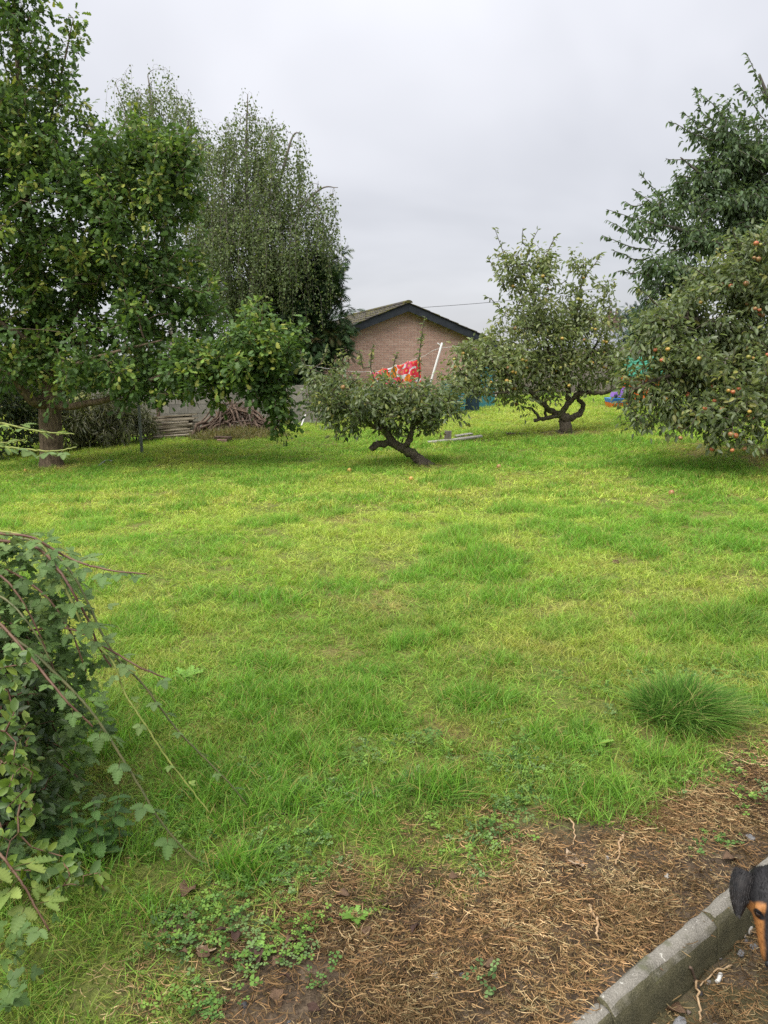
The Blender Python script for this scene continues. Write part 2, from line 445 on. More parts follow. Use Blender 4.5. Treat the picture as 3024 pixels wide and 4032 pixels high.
tag(put('ground', ground_me, M['ground']), kind='structure')

# ------------------------------------------------------------------ kerb of concrete stones, chamfered and worn
b = MB('kerb')
geo = b.node('ShaderNodeNewGeometry')
nz1 = b.noise(14, 6, geo.outputs['Position']); nz2 = b.noise(260, 4, geo.outputs['Position']); nz3 = b.noise(8, 4, geo.outputs['Position'], 0.65)
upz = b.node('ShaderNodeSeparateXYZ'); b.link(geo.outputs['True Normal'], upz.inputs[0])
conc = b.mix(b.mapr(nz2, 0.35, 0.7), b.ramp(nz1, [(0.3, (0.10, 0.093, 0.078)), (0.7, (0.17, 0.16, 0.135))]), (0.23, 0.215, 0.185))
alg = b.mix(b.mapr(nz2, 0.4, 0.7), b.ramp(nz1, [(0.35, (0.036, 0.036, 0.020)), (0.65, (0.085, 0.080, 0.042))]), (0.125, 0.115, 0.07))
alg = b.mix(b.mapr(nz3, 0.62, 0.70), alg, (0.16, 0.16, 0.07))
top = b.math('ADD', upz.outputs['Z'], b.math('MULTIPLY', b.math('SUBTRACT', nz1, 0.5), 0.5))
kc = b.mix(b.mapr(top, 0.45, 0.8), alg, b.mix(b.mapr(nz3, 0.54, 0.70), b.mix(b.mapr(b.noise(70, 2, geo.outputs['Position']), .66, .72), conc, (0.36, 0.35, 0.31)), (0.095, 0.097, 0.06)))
b.bump(nz2, 0.5, 0.006)
M['kerb'] = b.fin(kc, 0.9, 0.2)
kerb = bpy.data.objects.new('kerb', None); COL.objects.link(kerb); kerb.location = (KA[0], KA[1], 0); tag(kerb, kind='structure')
def kerb_stone(s0, s1, dz, seed):
    prof = [(-0.004, -0.2), (0.0, 0.0), (0.008, 0.010), (KERB_W * .5, 0.012), (KERB_W - 0.012, 0.004), (KERB_W, -0.014), (KERB_W + 0.006, -0.07), (KERB_W + 0.012, -0.2)]
    n = 70
    ss = np.linspace(s0, s1, n)
    V = []
    for i, s in enumerate(ss):
        edge = min(i, n - 1 - i)
        rd = 0.003 if edge == 0 else 0.0
        for j, (w, h) in enumerate(prof):
            ww = w + 0.007 * (vnoise(s * 9, j * 3.1, seed) - 0.5) + 0.005 * (vnoise(s * 32, j * 3.1, seed + 3) - 0.5)
            hh = h + (0.012 * (vnoise(s * 8, j * 2.3, seed + 1) - 0.5) + 0.005 * (vnoise(s * 36, j * 2.3, seed + 2) - 0.5)) * (h > -0.15)
            ww = ww + (KERB_W / 2 - w) * rd * 8 * 0.2
            q = np.array([KA[0], KA[1]]) + kd * s + kn * ww
            V.append((q[0], q[1], 0.012 + dz + hh - rd * (j in (1, 2, 3, 4))))
    m = len(prof); F = []
    for i in range(n - 1):
        for j in range(m - 1):
            a = i * m + j
            F.append((a, a + m, a + m + 1, a + 1))
    F.append(tuple(range(m))); F.append(tuple((n - 1) * m + j for j in range(m - 1, -1, -1)))
    put('kerb_stone', py_mesh('kerb_stone', V, F, smooth=True), M['kerb'], kerb)
# joints seen in the photo: one near the frame foot, one just before the dog
J1 = float(np.dot(PZ((2150 + 400 / 1.898) / K, (3300 + 1190 / 1.898) / K, 0.02)[:2] - KA[:2], kd))
J2 = float(np.dot(PZ((2150 + 1160 / 1.898) / K, (3300 + 545 / 1.898) / K, 0.02)[:2] - KA[:2], kd))
L = J2 - J1
for i, (a, c, dz) in enumerate([(J1 - L, J1, -0.012), (J1, J2, 0.0), (J2, J2 + L, 0.006), (J2 + L, J2 + 2 * L, 0.0), (J2 + 2 * L, J2 + 3 * L, 0.004)]):
    kerb_stone(a + 0.0015, c - 0.0015, dz, 7 + i * 5)

# ------------------------------------------------------------------ brick bungalow, seen at its gable end
APEX = P(877, 652, 25.4)
PHI = math.radians(15)
gr = np.array([math.cos(PHI), math.sin(PHI), 0]); gback = np.array([-math.sin(PHI), math.cos(PHI), 0]); gup = np.array([0, 0, 1.0])
TP = math.tan(math.radians(21)); HALF = 3.55; OVER = 0.28
bz = -0.15
bung = thing('brick_bungalow', 'low brown brick bungalow gable with dark barge boards and mossy tiled roof', 'house', (APEX[0], APEX[1], bz))
def bw(s, d, z):           # gable frame: s to the right, d back along the ridge, z up
    return np.array([APEX[0], APEX[1], 0]) + gr * s + gback * d + gup * z
az = APEX[2]               # top of the ridge
wall_top = lambda s: az - 0.16 - abs(s) * TP
WH = HALF - 0.30
V = [bw(-WH, -.007, bz), bw(WH, -.007, bz), bw(WH, -.007, wall_top(WH)), bw(0, -.007, wall_top(0)), bw(-WH, -.007, wall_top(WH))]
V += [v + gback * 9.0 for v in V]
F = [(0, 1, 2, 3, 4), (9, 8, 7, 6, 5), (0, 5, 6, 1), (1, 6, 7, 2), (4, 9, 5, 0)]
wall = put('wall', py_mesh('wall', V, F), M['mortar'], bung)
brick_cols = [((0.50, 0.31, 0.25), (0.60, 0.38, 0.31)), ((0.54, 0.34, 0.275), (0.64, 0.415, 0.34)), ((0.45, 0.28, 0.23), (0.56, 0.36, 0.295)), ((0.58, 0.38, 0.31), (0.67, 0.45, 0.37))]
brick_mes = []
for i, (c1, c2) in enumerate(brick_cols):
    v, f = box_data(-0.1075, 0.1075, -0.012, 0.03, -0.0325, 0.0325)
    v[[0, 1, 4, 5], 0] *= 0.985
    me = py_mesh('brick', v, f); me.materials.append(simple('brick_face_%d' % i, c1, c2, 12, 0.9, 0.15, 0.0)); brick_mes.append(me)
spots = []
row = 0; z = bz + 0.05
while z < az - 0.3:
    off = 0.1125 * (row % 2)
    s = -WH + 0.11 + off
    while s < WH - 0.1:
        if z + 0.04 < wall_top(abs(s) + 0.11) - 0.02:
            spots.append((s, z))
        s += 0.225
    z += 0.075; row += 1
spots.sort(key=lambda q: (q[1] < az - 1.95, abs(q[0] - 0.1) + 0.9 * abs(az - 1.0 - q[1])))
bm = rmat(gr, gback, gup, (0, 0, 0))
rest = {0: [], 1: [], 2: [], 3: []}
rnd = random.Random(3)
for i, (s, z) in enumerate(spots):
    k = rnd.choice((0, 0, 1, 1, 2, 3))
    m = Matrix.Translation(Vector(bw(s, 0.0 + rnd.uniform(-.002, .002), z))) @ bm
    if i < 300:
        put('brick', brick_mes[k], None, wall, world_verts=False, matrix=m)
    else:
        rest[k].append(m)
v0, f0 = box_data(-0.1075, 0.1075, -0.012, 0.03, -0.0325, 0.0325)
parts = []; mi = []
for k, ms in rest.items():
    for m in ms:
        parts.append(((np.c_[v0, np.ones(8)] @ np.array(m).T)[:, :3], f0)); mi += [k] * 6
V, F = merge(parts)
me = py_mesh('lower_bricks', V, F)
for k in range(4): me.materials.append(brick_mes[k].materials[0])
me.polygons.foreach_set('material_index', mi)
put('brick', me, None, wall, kind='stuff')
# barge boards and soffit
def slab(name, pts, thick_vec, mat, parent):
    pts = [np.array(p) for p in pts]; n = len(pts)
    V = pts + [p + np.array(thick_vec) for p in pts]
    F = [tuple(range(n)), tuple(range(2 * n - 1, n - 1, -1))] + [(i, i + n, (i + 1) % n + n, (i + 1) % n) for i in range(n)]
    return put(name, py_mesh(name, V, F), mat, parent)
roof = None
for sgn in (-1, 1):
    e = HALF + 0.12
    o = 0.0 if sgn < 0 else 0.003
    pts = [bw(0.002 * sgn, -OVER - o, az - 0.06), bw(sgn * e, -OVER - o, az - 0.06 - e * TP), bw(sgn * e, -OVER - o, az - 0.06 - e * TP - 0.24), bw(0.002 * sgn, -OVER - o, az - 0.06 - 0.245)]
    slab('barge_board', pts, gback * 0.025, M['barge'], bung)
    pts = [bw(0.002 * sgn, -OVER + .03, az - 0.26), bw(sgn * e, -OVER + .03, az - 0.26 - e * TP), bw(sgn * e, 0.3, az - 0.26 - e * TP), bw(0.002 * sgn, 0.3, az - 0.26)]
    slab('soffit', pts, gup * 0.02, M['barge'], bung)
    slab('box_end', [bw(sgn * (e + .004), -OVER - .03, az - .1 - e * TP), bw(sgn * (e - .3), -OVER - .03, az - .1 - e * TP), bw(sgn * (e - .3), -OVER - .03, az - .34 - e * TP), bw(sgn * (e + .004), -OVER - .03, az - .34 - e * TP)], gback * 0.02, M['barge'], bung)
    V = [bw(sgn * .001, -OVER, az - 0.075), bw(sgn * (e + .05), -OVER, az - 0.075 - (e + .05) * TP), bw(sgn * (e + .05), 9.3, az - 0.075 - (e + .05) * TP), bw(sgn * .001, 9.3, az - 0.075)]
    deck = slab('roof', V, gup * 0.012, M['barge'], bung)
    if sgn < 0: roof_l = deck
    else: roof_r = deck
b = MB('tile')
geo = b.node('ShaderNodeNewGeometry').outputs['Position']
moss = b.mapr(b.noise(3.2, 5, geo, 0.7), 0.47, 0.62)
tc = b.ramp(b.noise(9, 4, geo), [(0.3, (0.05, 0.046, 0.042)), (0.7, (0.10, 0.09, 0.08))])
tc = b.mix(moss, tc, b.ramp(b.noise(22, 3, geo), [(0.3, (0.055, 0.055, 0.018)), (0.7, (0.13, 0.12, 0.035))]))
b.bump(b.noise(60, 3, geo), 0.6, 0.02)
M['tile'] = b.fin(tc, 0.95, 0.1)
def tile_mesh():
    v, f = box_data(0, 0.325, 0.0, 0.40, 0.0, 0.03)      # x along the eaves, y up the slope
    n = 5; V = []; F = []
    for i in range(n):
        x = 0.325 * i / (n - 1); h = 0.022 * math.sin(math.pi * i / (n - 1)) 
        V += [(x, 0, 0), (x, 0, 0.03 + h), (x, 0.42, h * 0.6 + 0.012), (x, 0.42, 0)]
    for i in range(n - 1):
        a = i * 4
        F += [(a, a + 4, a + 5, a + 1), (a + 1, a + 5, a + 6, a + 2)]
    F += [(0, 1, 2, 3), tuple((n - 1) * 4 + j for j in (3, 2, 1, 0))]
    return V, F
tv, tf = tile_mesh()
tme = py_mesh('roof_tile', tv, tf); tme.materials.append(M['tile'])
ca, sa = math.cos(math.radians(21)), math.sin(math.radians(21))
for sgn, deck in ((-1, roof_l), (1, roof_r)):
    up = -sgn * gr * ca + gup * sa
    nrm = sgn * gr * sa + gup * ca
    xdir = gback
    rest_t = []
    n_rows = 10
    for r in range(n_rows):
        sl = 3.86 - 0.345 * (r + 1)
        for c in range(28 if sgn < 0 else 28):
            if sl < -0.05: continue
            xx = -OVER - 0.05 + c * 0.33
            base = bw(sgn * (sl + .0) * ca * 1.0, xx, az - 0.06 - sl * sa)
            base = base + nrm * (rnd.uniform(0.0, 0.012) + 0.004)
            if sgn < 0: m = rmat(xdir, up, nrm, base)
            else: m = rmat(-xdir, up, nrm, base + xdir * 0.325)
            ok = (c < 26) if sgn < 0 else (c < 1)
            if ok: put('roof_tile', tme, None, deck, world_verts=False, matrix=m)
            else: rest_t.append(m)
    V, F = [], []
    vv = np.array(tv)
    for m in rest_t:
        n0 = len(V); V += list((np.c_[vv, np.ones(len(vv))] @ np.array(m).T)[:, :3]); F += [tuple(i + n0 for i in f) for f in tf]
    put('roof_tile', py_mesh('far_roof_tiles', V, F), M['tile'], deck, kind='stuff')
for i in range(22):     # ridge tiles
    d = -OVER - 0.04 + i * 0.43
    V = []; F = []
    for dd in (0, 0.42):
        for k in range(7):
            a = math.pi * (k / 6.0)
            V.append(bw(-0.13 * math.cos(a), d + dd, az - 0.045 + 0.085 * math.sin(a)))
    F = [(k, k + 1, k + 8, k + 7) for k in range(6)] + [(0, 7, 13, 6), tuple(range(7)), tuple(range(13, 6, -1))]
    put('ridge_tile', py_mesh('ridge_tile', V, F), M['tile'], bung)

# ------------------------------------------------------------------ concrete block wall behind the oak
W0 = P(205, 958, 18.6); W1 = P(705, 915, 20.2)
wx = unit(np.array([W1[0] - W0[0], W1[1] - W0[1], 0])); wn_ = np.array([wx[1], -wx[0], 0])
wz0 = -0.68; wlen = float(np.hypot(*(W1 - W0)[:2]))
bwall = thing('block_wall', 'grey concrete block garden wall behind the oak and woodpile', 'wall', (W0[0], W0[1], wz0))
NR = 7
V, F = box_data(0, wlen, 0.005, 0.10, 0, 0.225 * NR - 0.008)
put('mortar_core', py_mesh('mortar_core', [W0 * [1, 1, 0] + wx * a - wn_ * bq + np.array([0, 0, wz0 + c]) for a, bq, c in V], F), M['block_joint'], bwall)
blk = []
for i in range(3):
    v, f = box_data(-0.2165, 0.2165, -0.055, 0.055, -0.1065, 0.1065)
    me = py_mesh('block', v, f); me.materials.append(simple('block_face_%d' % i, *[((0.26, 0.24, 0.21), (0.38, 0.355, 0.315)), ((0.30, 0.275, 0.24), (0.41, 0.385, 0.34)), ((0.235, 0.22, 0.195), (0.35, 0.33, 0.295))][i], 6, 0.95, 0.1, 0.4, 6)); blk.append(me)
for r in range(NR):
    s = 0.225 - (0.2225 * (r % 2)) + 0.22 * (r % 2) * 0
    s = 0.22 if r % 2 == 0 else 0.44
    while s < wlen - 0.2:
        o = W0 * [1, 1, 0] + wx * s - wn_ * (0.055 + rnd.uniform(-.002, .002)) + np.array([0, 0, wz0 + 0.225 * r + 0.1125])
        put('block', rnd.choice(blk), None, bwall, world_verts=False, matrix=rmat(wx, -wn_, (0, 0, 1), o))
        s += 0.445
# ------------------------------------------------------------------ far cottage with slate roof and chimney
hc = P(1345, 745, 46.0)
cot = thing('slate_roof_house', 'far house with grey slate roof and chimney seen between the apple trees', 'house', (hc[0], hc[1], 0))
eL, eR = P(1240, 765, 46), P(1440, 765, 46); rT = P(1300, 707, 49)
x0, x1 = eL[0], eR[0] + 1.5
ez = P(1300, 768, 46)[2]; rz = P(1300, 709, 49)[2]
V, F = box_data(x0, x1, 46.2, 51.8, 0, ez)
put('wall', py_mesh('wall', V, F), M['render'], cot)
def prism(x0, x1, ya, yb, z0, yr, z1):
    V = [(x0, ya, z0), (x1, ya, z0), (x1, yb, z0), (x0, yb, z0), (x0, yr, z1), (x1, yr, z1)]
    return V, [(0, 1, 5, 4), (1, 2, 5), (2, 3, 4, 5), (3, 0, 4), (0, 3, 2, 1)]
V, F = prism(x0 - .2, x1 + .2, 45.9, 52.1, ez + .003, 49, rz)
froof = put('roof', py_mesh('roof', V, F), M['slate'], cot)
rl = math.hypot(3.1, rz - ez); ru = np.array([0, 3.1, rz - ez]) / rl; rn = np.array([0, -(rz - ez), 3.1]) / rl
nrow = 9; ncol = 22
sv, sf = box_data(0, (x1 - x0 + .4) / ncol - .02, 0, rl / nrow + .02, 0, 0.02)
sme = py_mesh('slate', sv, sf); sme.materials.append(M['slate'])
for r in range(nrow):
    for c in range(ncol):
        o = np.array([x0 - .2 + c * (x1 - x0 + .4) / ncol, 45.9, ez + .003]) + ru * (r * rl / nrow) + rn * (0.012 + rnd.uniform(0, .015))
        put('slate', sme, None, froof, world_verts=False, matrix=rmat((1, 0, 0), ru, rn + ru * -.03, o))
c0 = P(1323, 720, 49); c1 = P(1323, 682, 49)
V, F = box_data(c0[0] - .45, c0[0] + .45, 48.6, 49.4, rz - .5, c1[2]); put('chimney', py_mesh('chimney', V, F), simple('chimney_brick', (0.16, 0.10, 0.08), (0.26, 0.19, 0.15), 6, 0.9, 0.1), froof)
for dx in (-.22, .22):
    v, f = tube([(c0[0] + dx, 49, c1[2]), (c0[0] + dx, 49, c1[2] + .2), (c0[0] + dx, 49, c1[2] + .4)], [.13, .12, .10], 8); put('chimney_pot', py_mesh('chimney_pot', v, f), M['rust'], froof)
# ------------------------------------------------------------------ board fence along the far right side
f0 = P(985, 850, 27.2); fen = thing('board_fence', 'weathered upright board fence closing the far right of the lawn', 'fence', (f0[0], 27.2, 0))
fv, ff = box_data(-0.07, 0.07, -0.01, 0.01, 0, 1.55); fme = py_mesh('board', fv, ff); fme.materials.append(M['fence'])
fx0 = P(1010, 850, 26.9)[0]
for i in range(70):
    x = fx0 + i * 0.15
    put('board', fme, None, fen, world_verts=False, matrix=Matrix.Translation((x, 27.2 + 0.012 * (i % 2), float(tz(x, 27.2)) + rnd.uniform(-.03, .03))))
for h in (0.35, 1.2):
    v, f = box_data(fx0 - .1, fx0 + 10.5, 27.225, 27.27, h + .2, h + .28); put('rail', py_mesh('rail', v, f), M['fence'], fen)
# ------------------------------------------------------------------ overhead wires
def wire(label, pts, r):
    pts = catmull(pts, 10); v, f = tube(pts, r, 6)
    tag(put('overhead_wire', py_mesh('overhead_wire', v, f, True), M['wire']), label, 'wire')
wire('thin overhead wire crossing the sky behind the bungalow roof', [P(560, 680, 44), P(800, 671, 44), P(1080, 651, 44), P(1300, 622, 44)], 0.012)
wire('upper overhead wire running to the chimney between the two right apple trees', [P(1323, 682, 48.5), P(1420, 655, 45), P(1660, 590, 38)], 0.012)
wire('lower overhead wire running towards the big apple tree from the far house', [P(1240, 705, 46), P(1400, 672, 43), P(1660, 622, 38)], 0.012)
# ------------------------------------------------------------------ trees
def tri(F):
    out = []
    for f in F:
        for i in range(1, len(f) - 1): out.append((f[0], f[i], f[i + 1]))
    return np.array(out)
def tmpl_oval(w=0.5, fold=0.12, curl=0.15, tipw=0.62):
    V = [(0, 0, 0), (-w * .42, .3, fold), (0, .3, 0), (w * .42, .3, fold), (-w * tipw * .6, .68, fold * .8 - curl * .4), (0, .68, -curl * .4), (w * tipw * .6, .68, fold * .8 - curl * .4), (0, 1, -curl)]
    F = [(0, 3, 2), (0, 2, 1), (2, 3, 6, 5), (1, 2, 5, 4), (5, 6, 7), (4, 5, 7)]
    return np.array(V), tri(F)
def tmpl_oak():
    prof = [(.16, .10), (.30, .22), (.40, .13), (.56, .30), (.67, .17), (.80, .30), (.93, .17)]
    V = [(0, 0, 0)]; F = []
    for i, (t, w) in enumerate(prof):
        z = -0.12 * t * t
        V += [(-w, t, z + w * .35), (w, t, z + w * .35)]
    V.append((0, 1, -.12))
    n = len(prof)
    F.append((0, 2, 1))
    for i in range(n - 1): F.append((1 + 2 * i, 2 + 2 * i, 4 + 2 * i, 3 + 2 * i))
    F.append((2 * n - 1, 2 * n, 2 * n + 1))
    return np.array(V), tri(F)
def tmpl_diamond(w=0.7):
    V = [(0, 0, 0), (w * .5, .4, .08), (0, 1, -.05), (-w * .5, .4, .08)]
    return np.array(V, float), np.array([(0, 1, 2), (0, 2, 3)])
def tmpl_spray():
    """flat feathery conifer spray: a spine with side fingers"""
    V = []; F = []
    def sliver(a, b, w):
        a = np.array(a); b = np.array(b); d = unit(b - a); s = np.array([-d[1], d[0], 0]) * w; n = len(V)
        V.extend([a - s * .5, a + s * .5, b]); F.append((n, n + 1, n + 2))
    sliver((0, 0, 0), (0, 1, -.12), .12)
    for t, l in ((.15, .38), (.35, .42), (.55, .36), (.75, .25)):
        for s in (-1, 1): sliver((0, t, -.12 * t), (s * l * .75, t + l * .75, -.12 * t - .05), .11)
    return np.array(V), np.array(F)
def leaves_mesh(name, T, pos, axis, nrm, size, tint):
    TV, TF = T
    y = unit(axis); x = unit(np.cross(y, nrm)); z = np.cross(x, y)
    size = np.asarray(size)[:, None, None]
    V = pos[:, None] + size * (TV[None, :, 0:1] * x[:, None] + TV[None, :, 1:2] * y[:, None] + TV[None, :, 2:3] * z[:, None])
    n, k = len(pos), len(TV)
    F = (TF[None] + (np.arange(n) * k)[:, None, None]).reshape(-1, 3)
    return np_mesh(name, V.reshape(-1, 3), F, tint=np.repeat(tint, k, 0))

class Skel:
    def __init__(s, seed):
        s.r = np.random.default_rng(seed); s.p = np.zeros((60000, 3)); s.par = np.full(60000, -1); s.rm = np.zeros(60000); s.n = 0
    def add(s, p, par, rm=0.0):
        s.p[s.n] = p; s.par[s.n] = par; s.rm[s.n] = rm; s.n += 1; return s.n - 1
    def near(s, p):
        return int(np.argmin(((s.p[:s.n] - p) ** 2).sum(1)))
    def limb(s, pts, r0, r1, per=5, wob=0.0):
        q = catmull(pts, per)
        if wob: q[1:-1] += s.r.normal(0, wob, q[1:-1].shape)
        k = s.near(q[0]) if s.n else -1
        for i, a in enumerate(q):
            if i == 0 and k >= 0: continue
            k = s.add(a, k, r0 + (r1 - r0) * i / (len(q) - 1))
        return k
    def grow(s, A, step=0.22, jit=0.07, arch=0.08):
        """join every target to the nearest wood, from the inside out"""
        A = np.asarray(A)
        d0 = np.array([np.sqrt(((s.p[:s.n] - a) ** 2).sum(1).min()) for a in A])
        tips = np.zeros((len(A), 3)); dirs = np.zeros((len(A), 3)); ends = np.zeros(len(A), int)
        for j in np.argsort(d0):
            a = A[j]; k = s.near(a); b = s.p[k].copy(); d = np.linalg.norm(a - b)
            m = max(2, int(d / step))
            off = s.r.normal(0, jit * d, 3) + np.array([0, 0, arch * d])
            prev = b
            for i in range(1, m + 1):
                t = i / m; q = b + (a - b) * t + off * math.sin(math.pi * t) + (s.r.normal(0, .012, 3) if i < m else 0)
                k = s.add(q, k); dirs[j] = q - prev; prev = q
            tips[j] = a; ends[j] = k
        return tips, unit(dirs), ends
    def mesh(s, name, tip_r=0.004, power=0.5, rmax=0.2, thick=0.02, rough=0.18, rthin=0.0):
        n = s.n; cnt = np.zeros(n); kids = [[] for _ in range(n)]
        for i in range(n - 1, -1, -1):
            if cnt[i] == 0: cnt[i] = 1
            if s.par[i] >= 0: cnt[s.par[i]] += cnt[i]; kids[s.par[i]].append(i)
        rad = np.minimum(tip_r * cnt ** power, rmax)
        rad = np.where(s.rm[:n] > 0, np.maximum(s.rm[:n], np.minimum(rad, s.rm[:n] * 1.1)), rad)
        parts = []
        starts = [(i, None) for i in range(n) if s.par[i] < 0]
        while starts:
            i, frm = starts.pop()
            ch = [] if frm is None else [frm]
            rr = [] if frm is None else [min(rad[i], rad[frm])]
            while True:
                ch.append(i); rr.append(rad[i])
                if not kids[i]: break
                ks = sorted(kids[i], key=lambda q: -(rad[q] + (10 if s.rm[q] > 0 else 0)))
                for q in ks[1:]: starts.append((q, i))
                i = ks[0]
            if len(ch) < 2: continue
            rr = np.array(rr)
            big = rr.max() > thick
            pts = s.p[ch]
            if big and len(ch) > 3:
                pts = catmull(pts, 3); rr = np.interp(np.linspace(0, 1, len(pts)), np.linspace(0, 1, len(rr)), rr)
            parts.append(tube(pts, np.maximum(rr, rthin), 12 if rr.max() > 0.06 else (8 if big else 4), rough if big else 0, seed=len(parts), cap=big))
        V, F = merge(parts)
        return np_mesh(name, V, F, smooth=True)

def gate(T, f, thr, s=0, lo=.22):
    """open gaps in a crown: keep only what lies in the denser lumps of a 3-D pattern"""
    g = (fbm(T[:, 0] * f, T[:, 2] * f, 10 + s, 2) + fbm(T[:, 1] * f + 31, T[:, 2] * f + 7, 14 + s, 2)) / 2
    return T[np.random.default_rng(s).random(len(T)) < lo + (1 - lo) * sstep(thr - .05, thr + .05, g)]
def targets(clumps, per_m3, r, shell=0.45, ymin=None):
    out = []
    for c in clumps:
        u, v, Y, ru, rv = c[:5]
        ce = P(u, v, Y)
        sc = K / FPX * Y / rays(u, v)[1]
        a, h = ru * sc, rv * sc
        dep = c[5] if len(c) > 5 else a
        n = max(3, int(per_m3 * 4.19 * a * h * dep))
        q = unit(r.normal(size=(n, 3))) * (r.random((n, 1)) ** shell)
        q *= 1 + 0.16 * r.normal(size=(n, 1)) + 0.45 * (r.random((n, 1)) < .05)
        out.append(ce + q * [a, dep, h])
    return np.concatenate(out)

def twig_leaves(r, tips, dirs, per, spread, size, droop=0.25, up=0.8, back=0.3, jit=0.35):
    """leaves round the end of each twig"""
    n = len(tips)
    cnt = r.poisson(per, n); idx = np.repeat(np.arange(n), cnt); m = len(idx)
    rad = unit(r.normal(size=(m, 3)))
    back_t = r.random((m, 1)) ** 1.3 * back
    pos = tips[idx] - dirs[idx] * back_t + rad * (spread * r.random((m, 1)) ** 0.7)
    axis = unit(dirs[idx] * 0.5 + rad * 0.9 + np.array([0, 0, -droop]) + r.normal(0, jit, (m, 3)))
    nrm = unit(np.array([0, 0, up]) + rad * 0.35 + r.normal(0, 0.45, (m, 3)))
    sz = size * (0.65 + 0.6 * r.random(m))
    return pos, axis, nrm, sz, idx
def line_leaves(r, pts, gap, size, hang=0.9, side=0.6):
    """leaves set along a free shoot, hanging from it"""
    q = catmull(pts, 8); seg = np.linalg.norm(np.diff(q, axis=0), axis=1); L = seg.sum()
    n = max(4, int(L / gap)); t = np.sort(r.random(n)) * 0.92 + 0.08; cum = np.r_[0, np.cumsum(seg)] / L
    pos = np.stack([np.interp(t, cum, q[:, i]) for i in range(3)], -1)
    d = unit(np.stack([np.interp(t, cum, np.gradient(q, axis=0)[:, i]) for i in range(3)], -1))
    rad = unit(r.normal(size=(n, 3)) * [1, 1, .4])
    axis = unit(d * 0.55 + rad * side + np.array([0, 0, -hang]) * r.random((n, 1)) + r.normal(0, .2, (n, 3)))
    nrm = unit(np.array([0, 0, .8]) + rad * .5 + r.normal(0, .3, (n, 3)))
    return pos, axis, nrm, size * (0.6 + 0.6 * r.random(n))
def tints(r, n, cols, w, var=0.18):
    c = np.array(cols)[r.choice(len(cols), n, p=np.array(w) / sum(w))]
    return c * (1 + var * r.normal(size=(n, 1))).clip(0.5, 1.6)
def clump_tints(r, idx, ntip, n, cols, w, young, pyoung, var=0.15):
    """most leaves of the tree's green; some twigs carry the lighter young growth"""
    c = tints(r, n, cols, w, var)
    yt = r.random(ntip) < pyoung
    m = yt[idx] & (r.random(n) < 0.8)
    c[m] = tints(r, int(m.sum()), young, [1] * len(young), var)
    return c
def cat(*ls):
    return [np.concatenate(x) for x in zip(*ls)]

apple_sphere = None
def apple_mesh(kind):
    V = []; F = []; nr, ns = 9, 10
    for i in range(nr):
        a = math.pi * i / (nr - 1)
        rr = math.sin(a) * (1.0 + 0.10 * math.cos(a)); zz = math.cos(a) * 0.90
        zz -= 0.22 * math.exp(-(rr / 0.28) ** 2) * (1 if zz > 0 else -0.7)
        for j in range(ns):
            t = 2 * math.pi * j / ns; V.append((rr * math.cos(t), rr * math.sin(t), zz))
    for i in range(nr - 1):
        for j in range(ns): F.append((i * ns + j, (i + 1) * ns + j, (i + 1) * ns + (j + 1) % ns, i * ns + (j + 1) % ns))
    v, f = tube([(0, 0, .6), (.04, .02, .95), (.1, .04, 1.35)], .06, 4); n0 = len(V); V += list(v); F += [tuple(x + n0 for x in q) for q in f]
    me = py_mesh('apple', V, F, True)
    b = MB('apple_' + kind)
    c1, c2 = {'green': ((0.20, 0.23, 0.05), (0.30, 0.27, 0.06)), 'gold': ((0.36, 0.29, 0.06), (0.40, 0.22, 0.06)), 'red': ((0.36, 0.17, 0.055), (0.38, 0.085, 0.05)), 'russet': ((0.26, 0.18, 0.06), (0.29, 0.13, 0.065))}[kind]
    col = b.mix(b.mapr(b.noise(1.3, 3), 0.38, 0.62), c1, c2)
    me.materials.append(b.fin(col, 0.35, 0.4)); return me
APPLE = {k: apple_mesh(k) for k in ('green', 'gold', 'red', 'russet')}
def hang_apples(tree, pos, kinds, size, r):
    for p in pos:
        k = kinds[r.integers(len(kinds))]; sc = size * (0.8 + 0.4 * r.random())
        put('apple', APPLE[k], None, tree, world_verts=False, matrix=Matrix.Translation(Vector(p)) @ Euler((r.normal() * .3, r.normal() * .3, r.random() * 6)).to_matrix().to_4x4() @ Matrix.Diagonal((sc, sc, sc, 1)))

# ---- oak on the left
OG = G(110, 1009); OY = OG[1]
r = np.random.default_rng(101)
oak = thing('oak_tree', 'tall dark green oak with thick ridged trunk on the left of the lawn', 'tree', OG)
def L3(lst, dY=0.0): return [P(u, v, OY + y + dY) for u, v, y in lst]
sk = Skel(1)
sk.limb([OG + [0, 0, -.1]] + L3([(111, 960, 0), (110, 900, 0), (112, 850, 0), (112, 800, .1)]), .20, .15)
sk.limb(L3([(112, 800, .1), (92, 720, .3), (68, 620, .5), (58, 480, .5), (52, 330, .4), (40, 150, .4), (30, 0, .4), (26, -120, .4)]), .12, .02)
sk.limb(L3([(112, 820, .1), (140, 720, .8), (175, 620, 1.0), (200, 500, 1.0), (215, 380, .9), (225, 290, .8)]), .09, .02)
sk.limb(L3([(110, 872, 0), (88, 872, -.2), (70, 865, -.4), (52, 846, -.5), (38, 825, -.6), (20, 808, -.7), (-10, 790, -.8), (-60, 760, -.9)]), .095, .05)
sk.limb(L3([(112, 872, 0), (150, 878, -.3), (190, 871, -.5), (240, 860, -.7), (330, 820, -.9), (430, 790, -1.1), (530, 775, -1.2), (590, 770, -1.2)]), .075, .008)
sk.limb(L3([(112, 815, .1), (135, 808, -.3), (160, 790, -.8), (215, 770, -1.0), (290, 750, -1.1), (350, 735, -1.0)]), .06, .012)
sk.limb(L3([(112, 800, .1), (150, 745, .5), (180, 741, .3), (226, 733, .2), (250, 720, .3), (300, 690, .5)]), .05, .012)
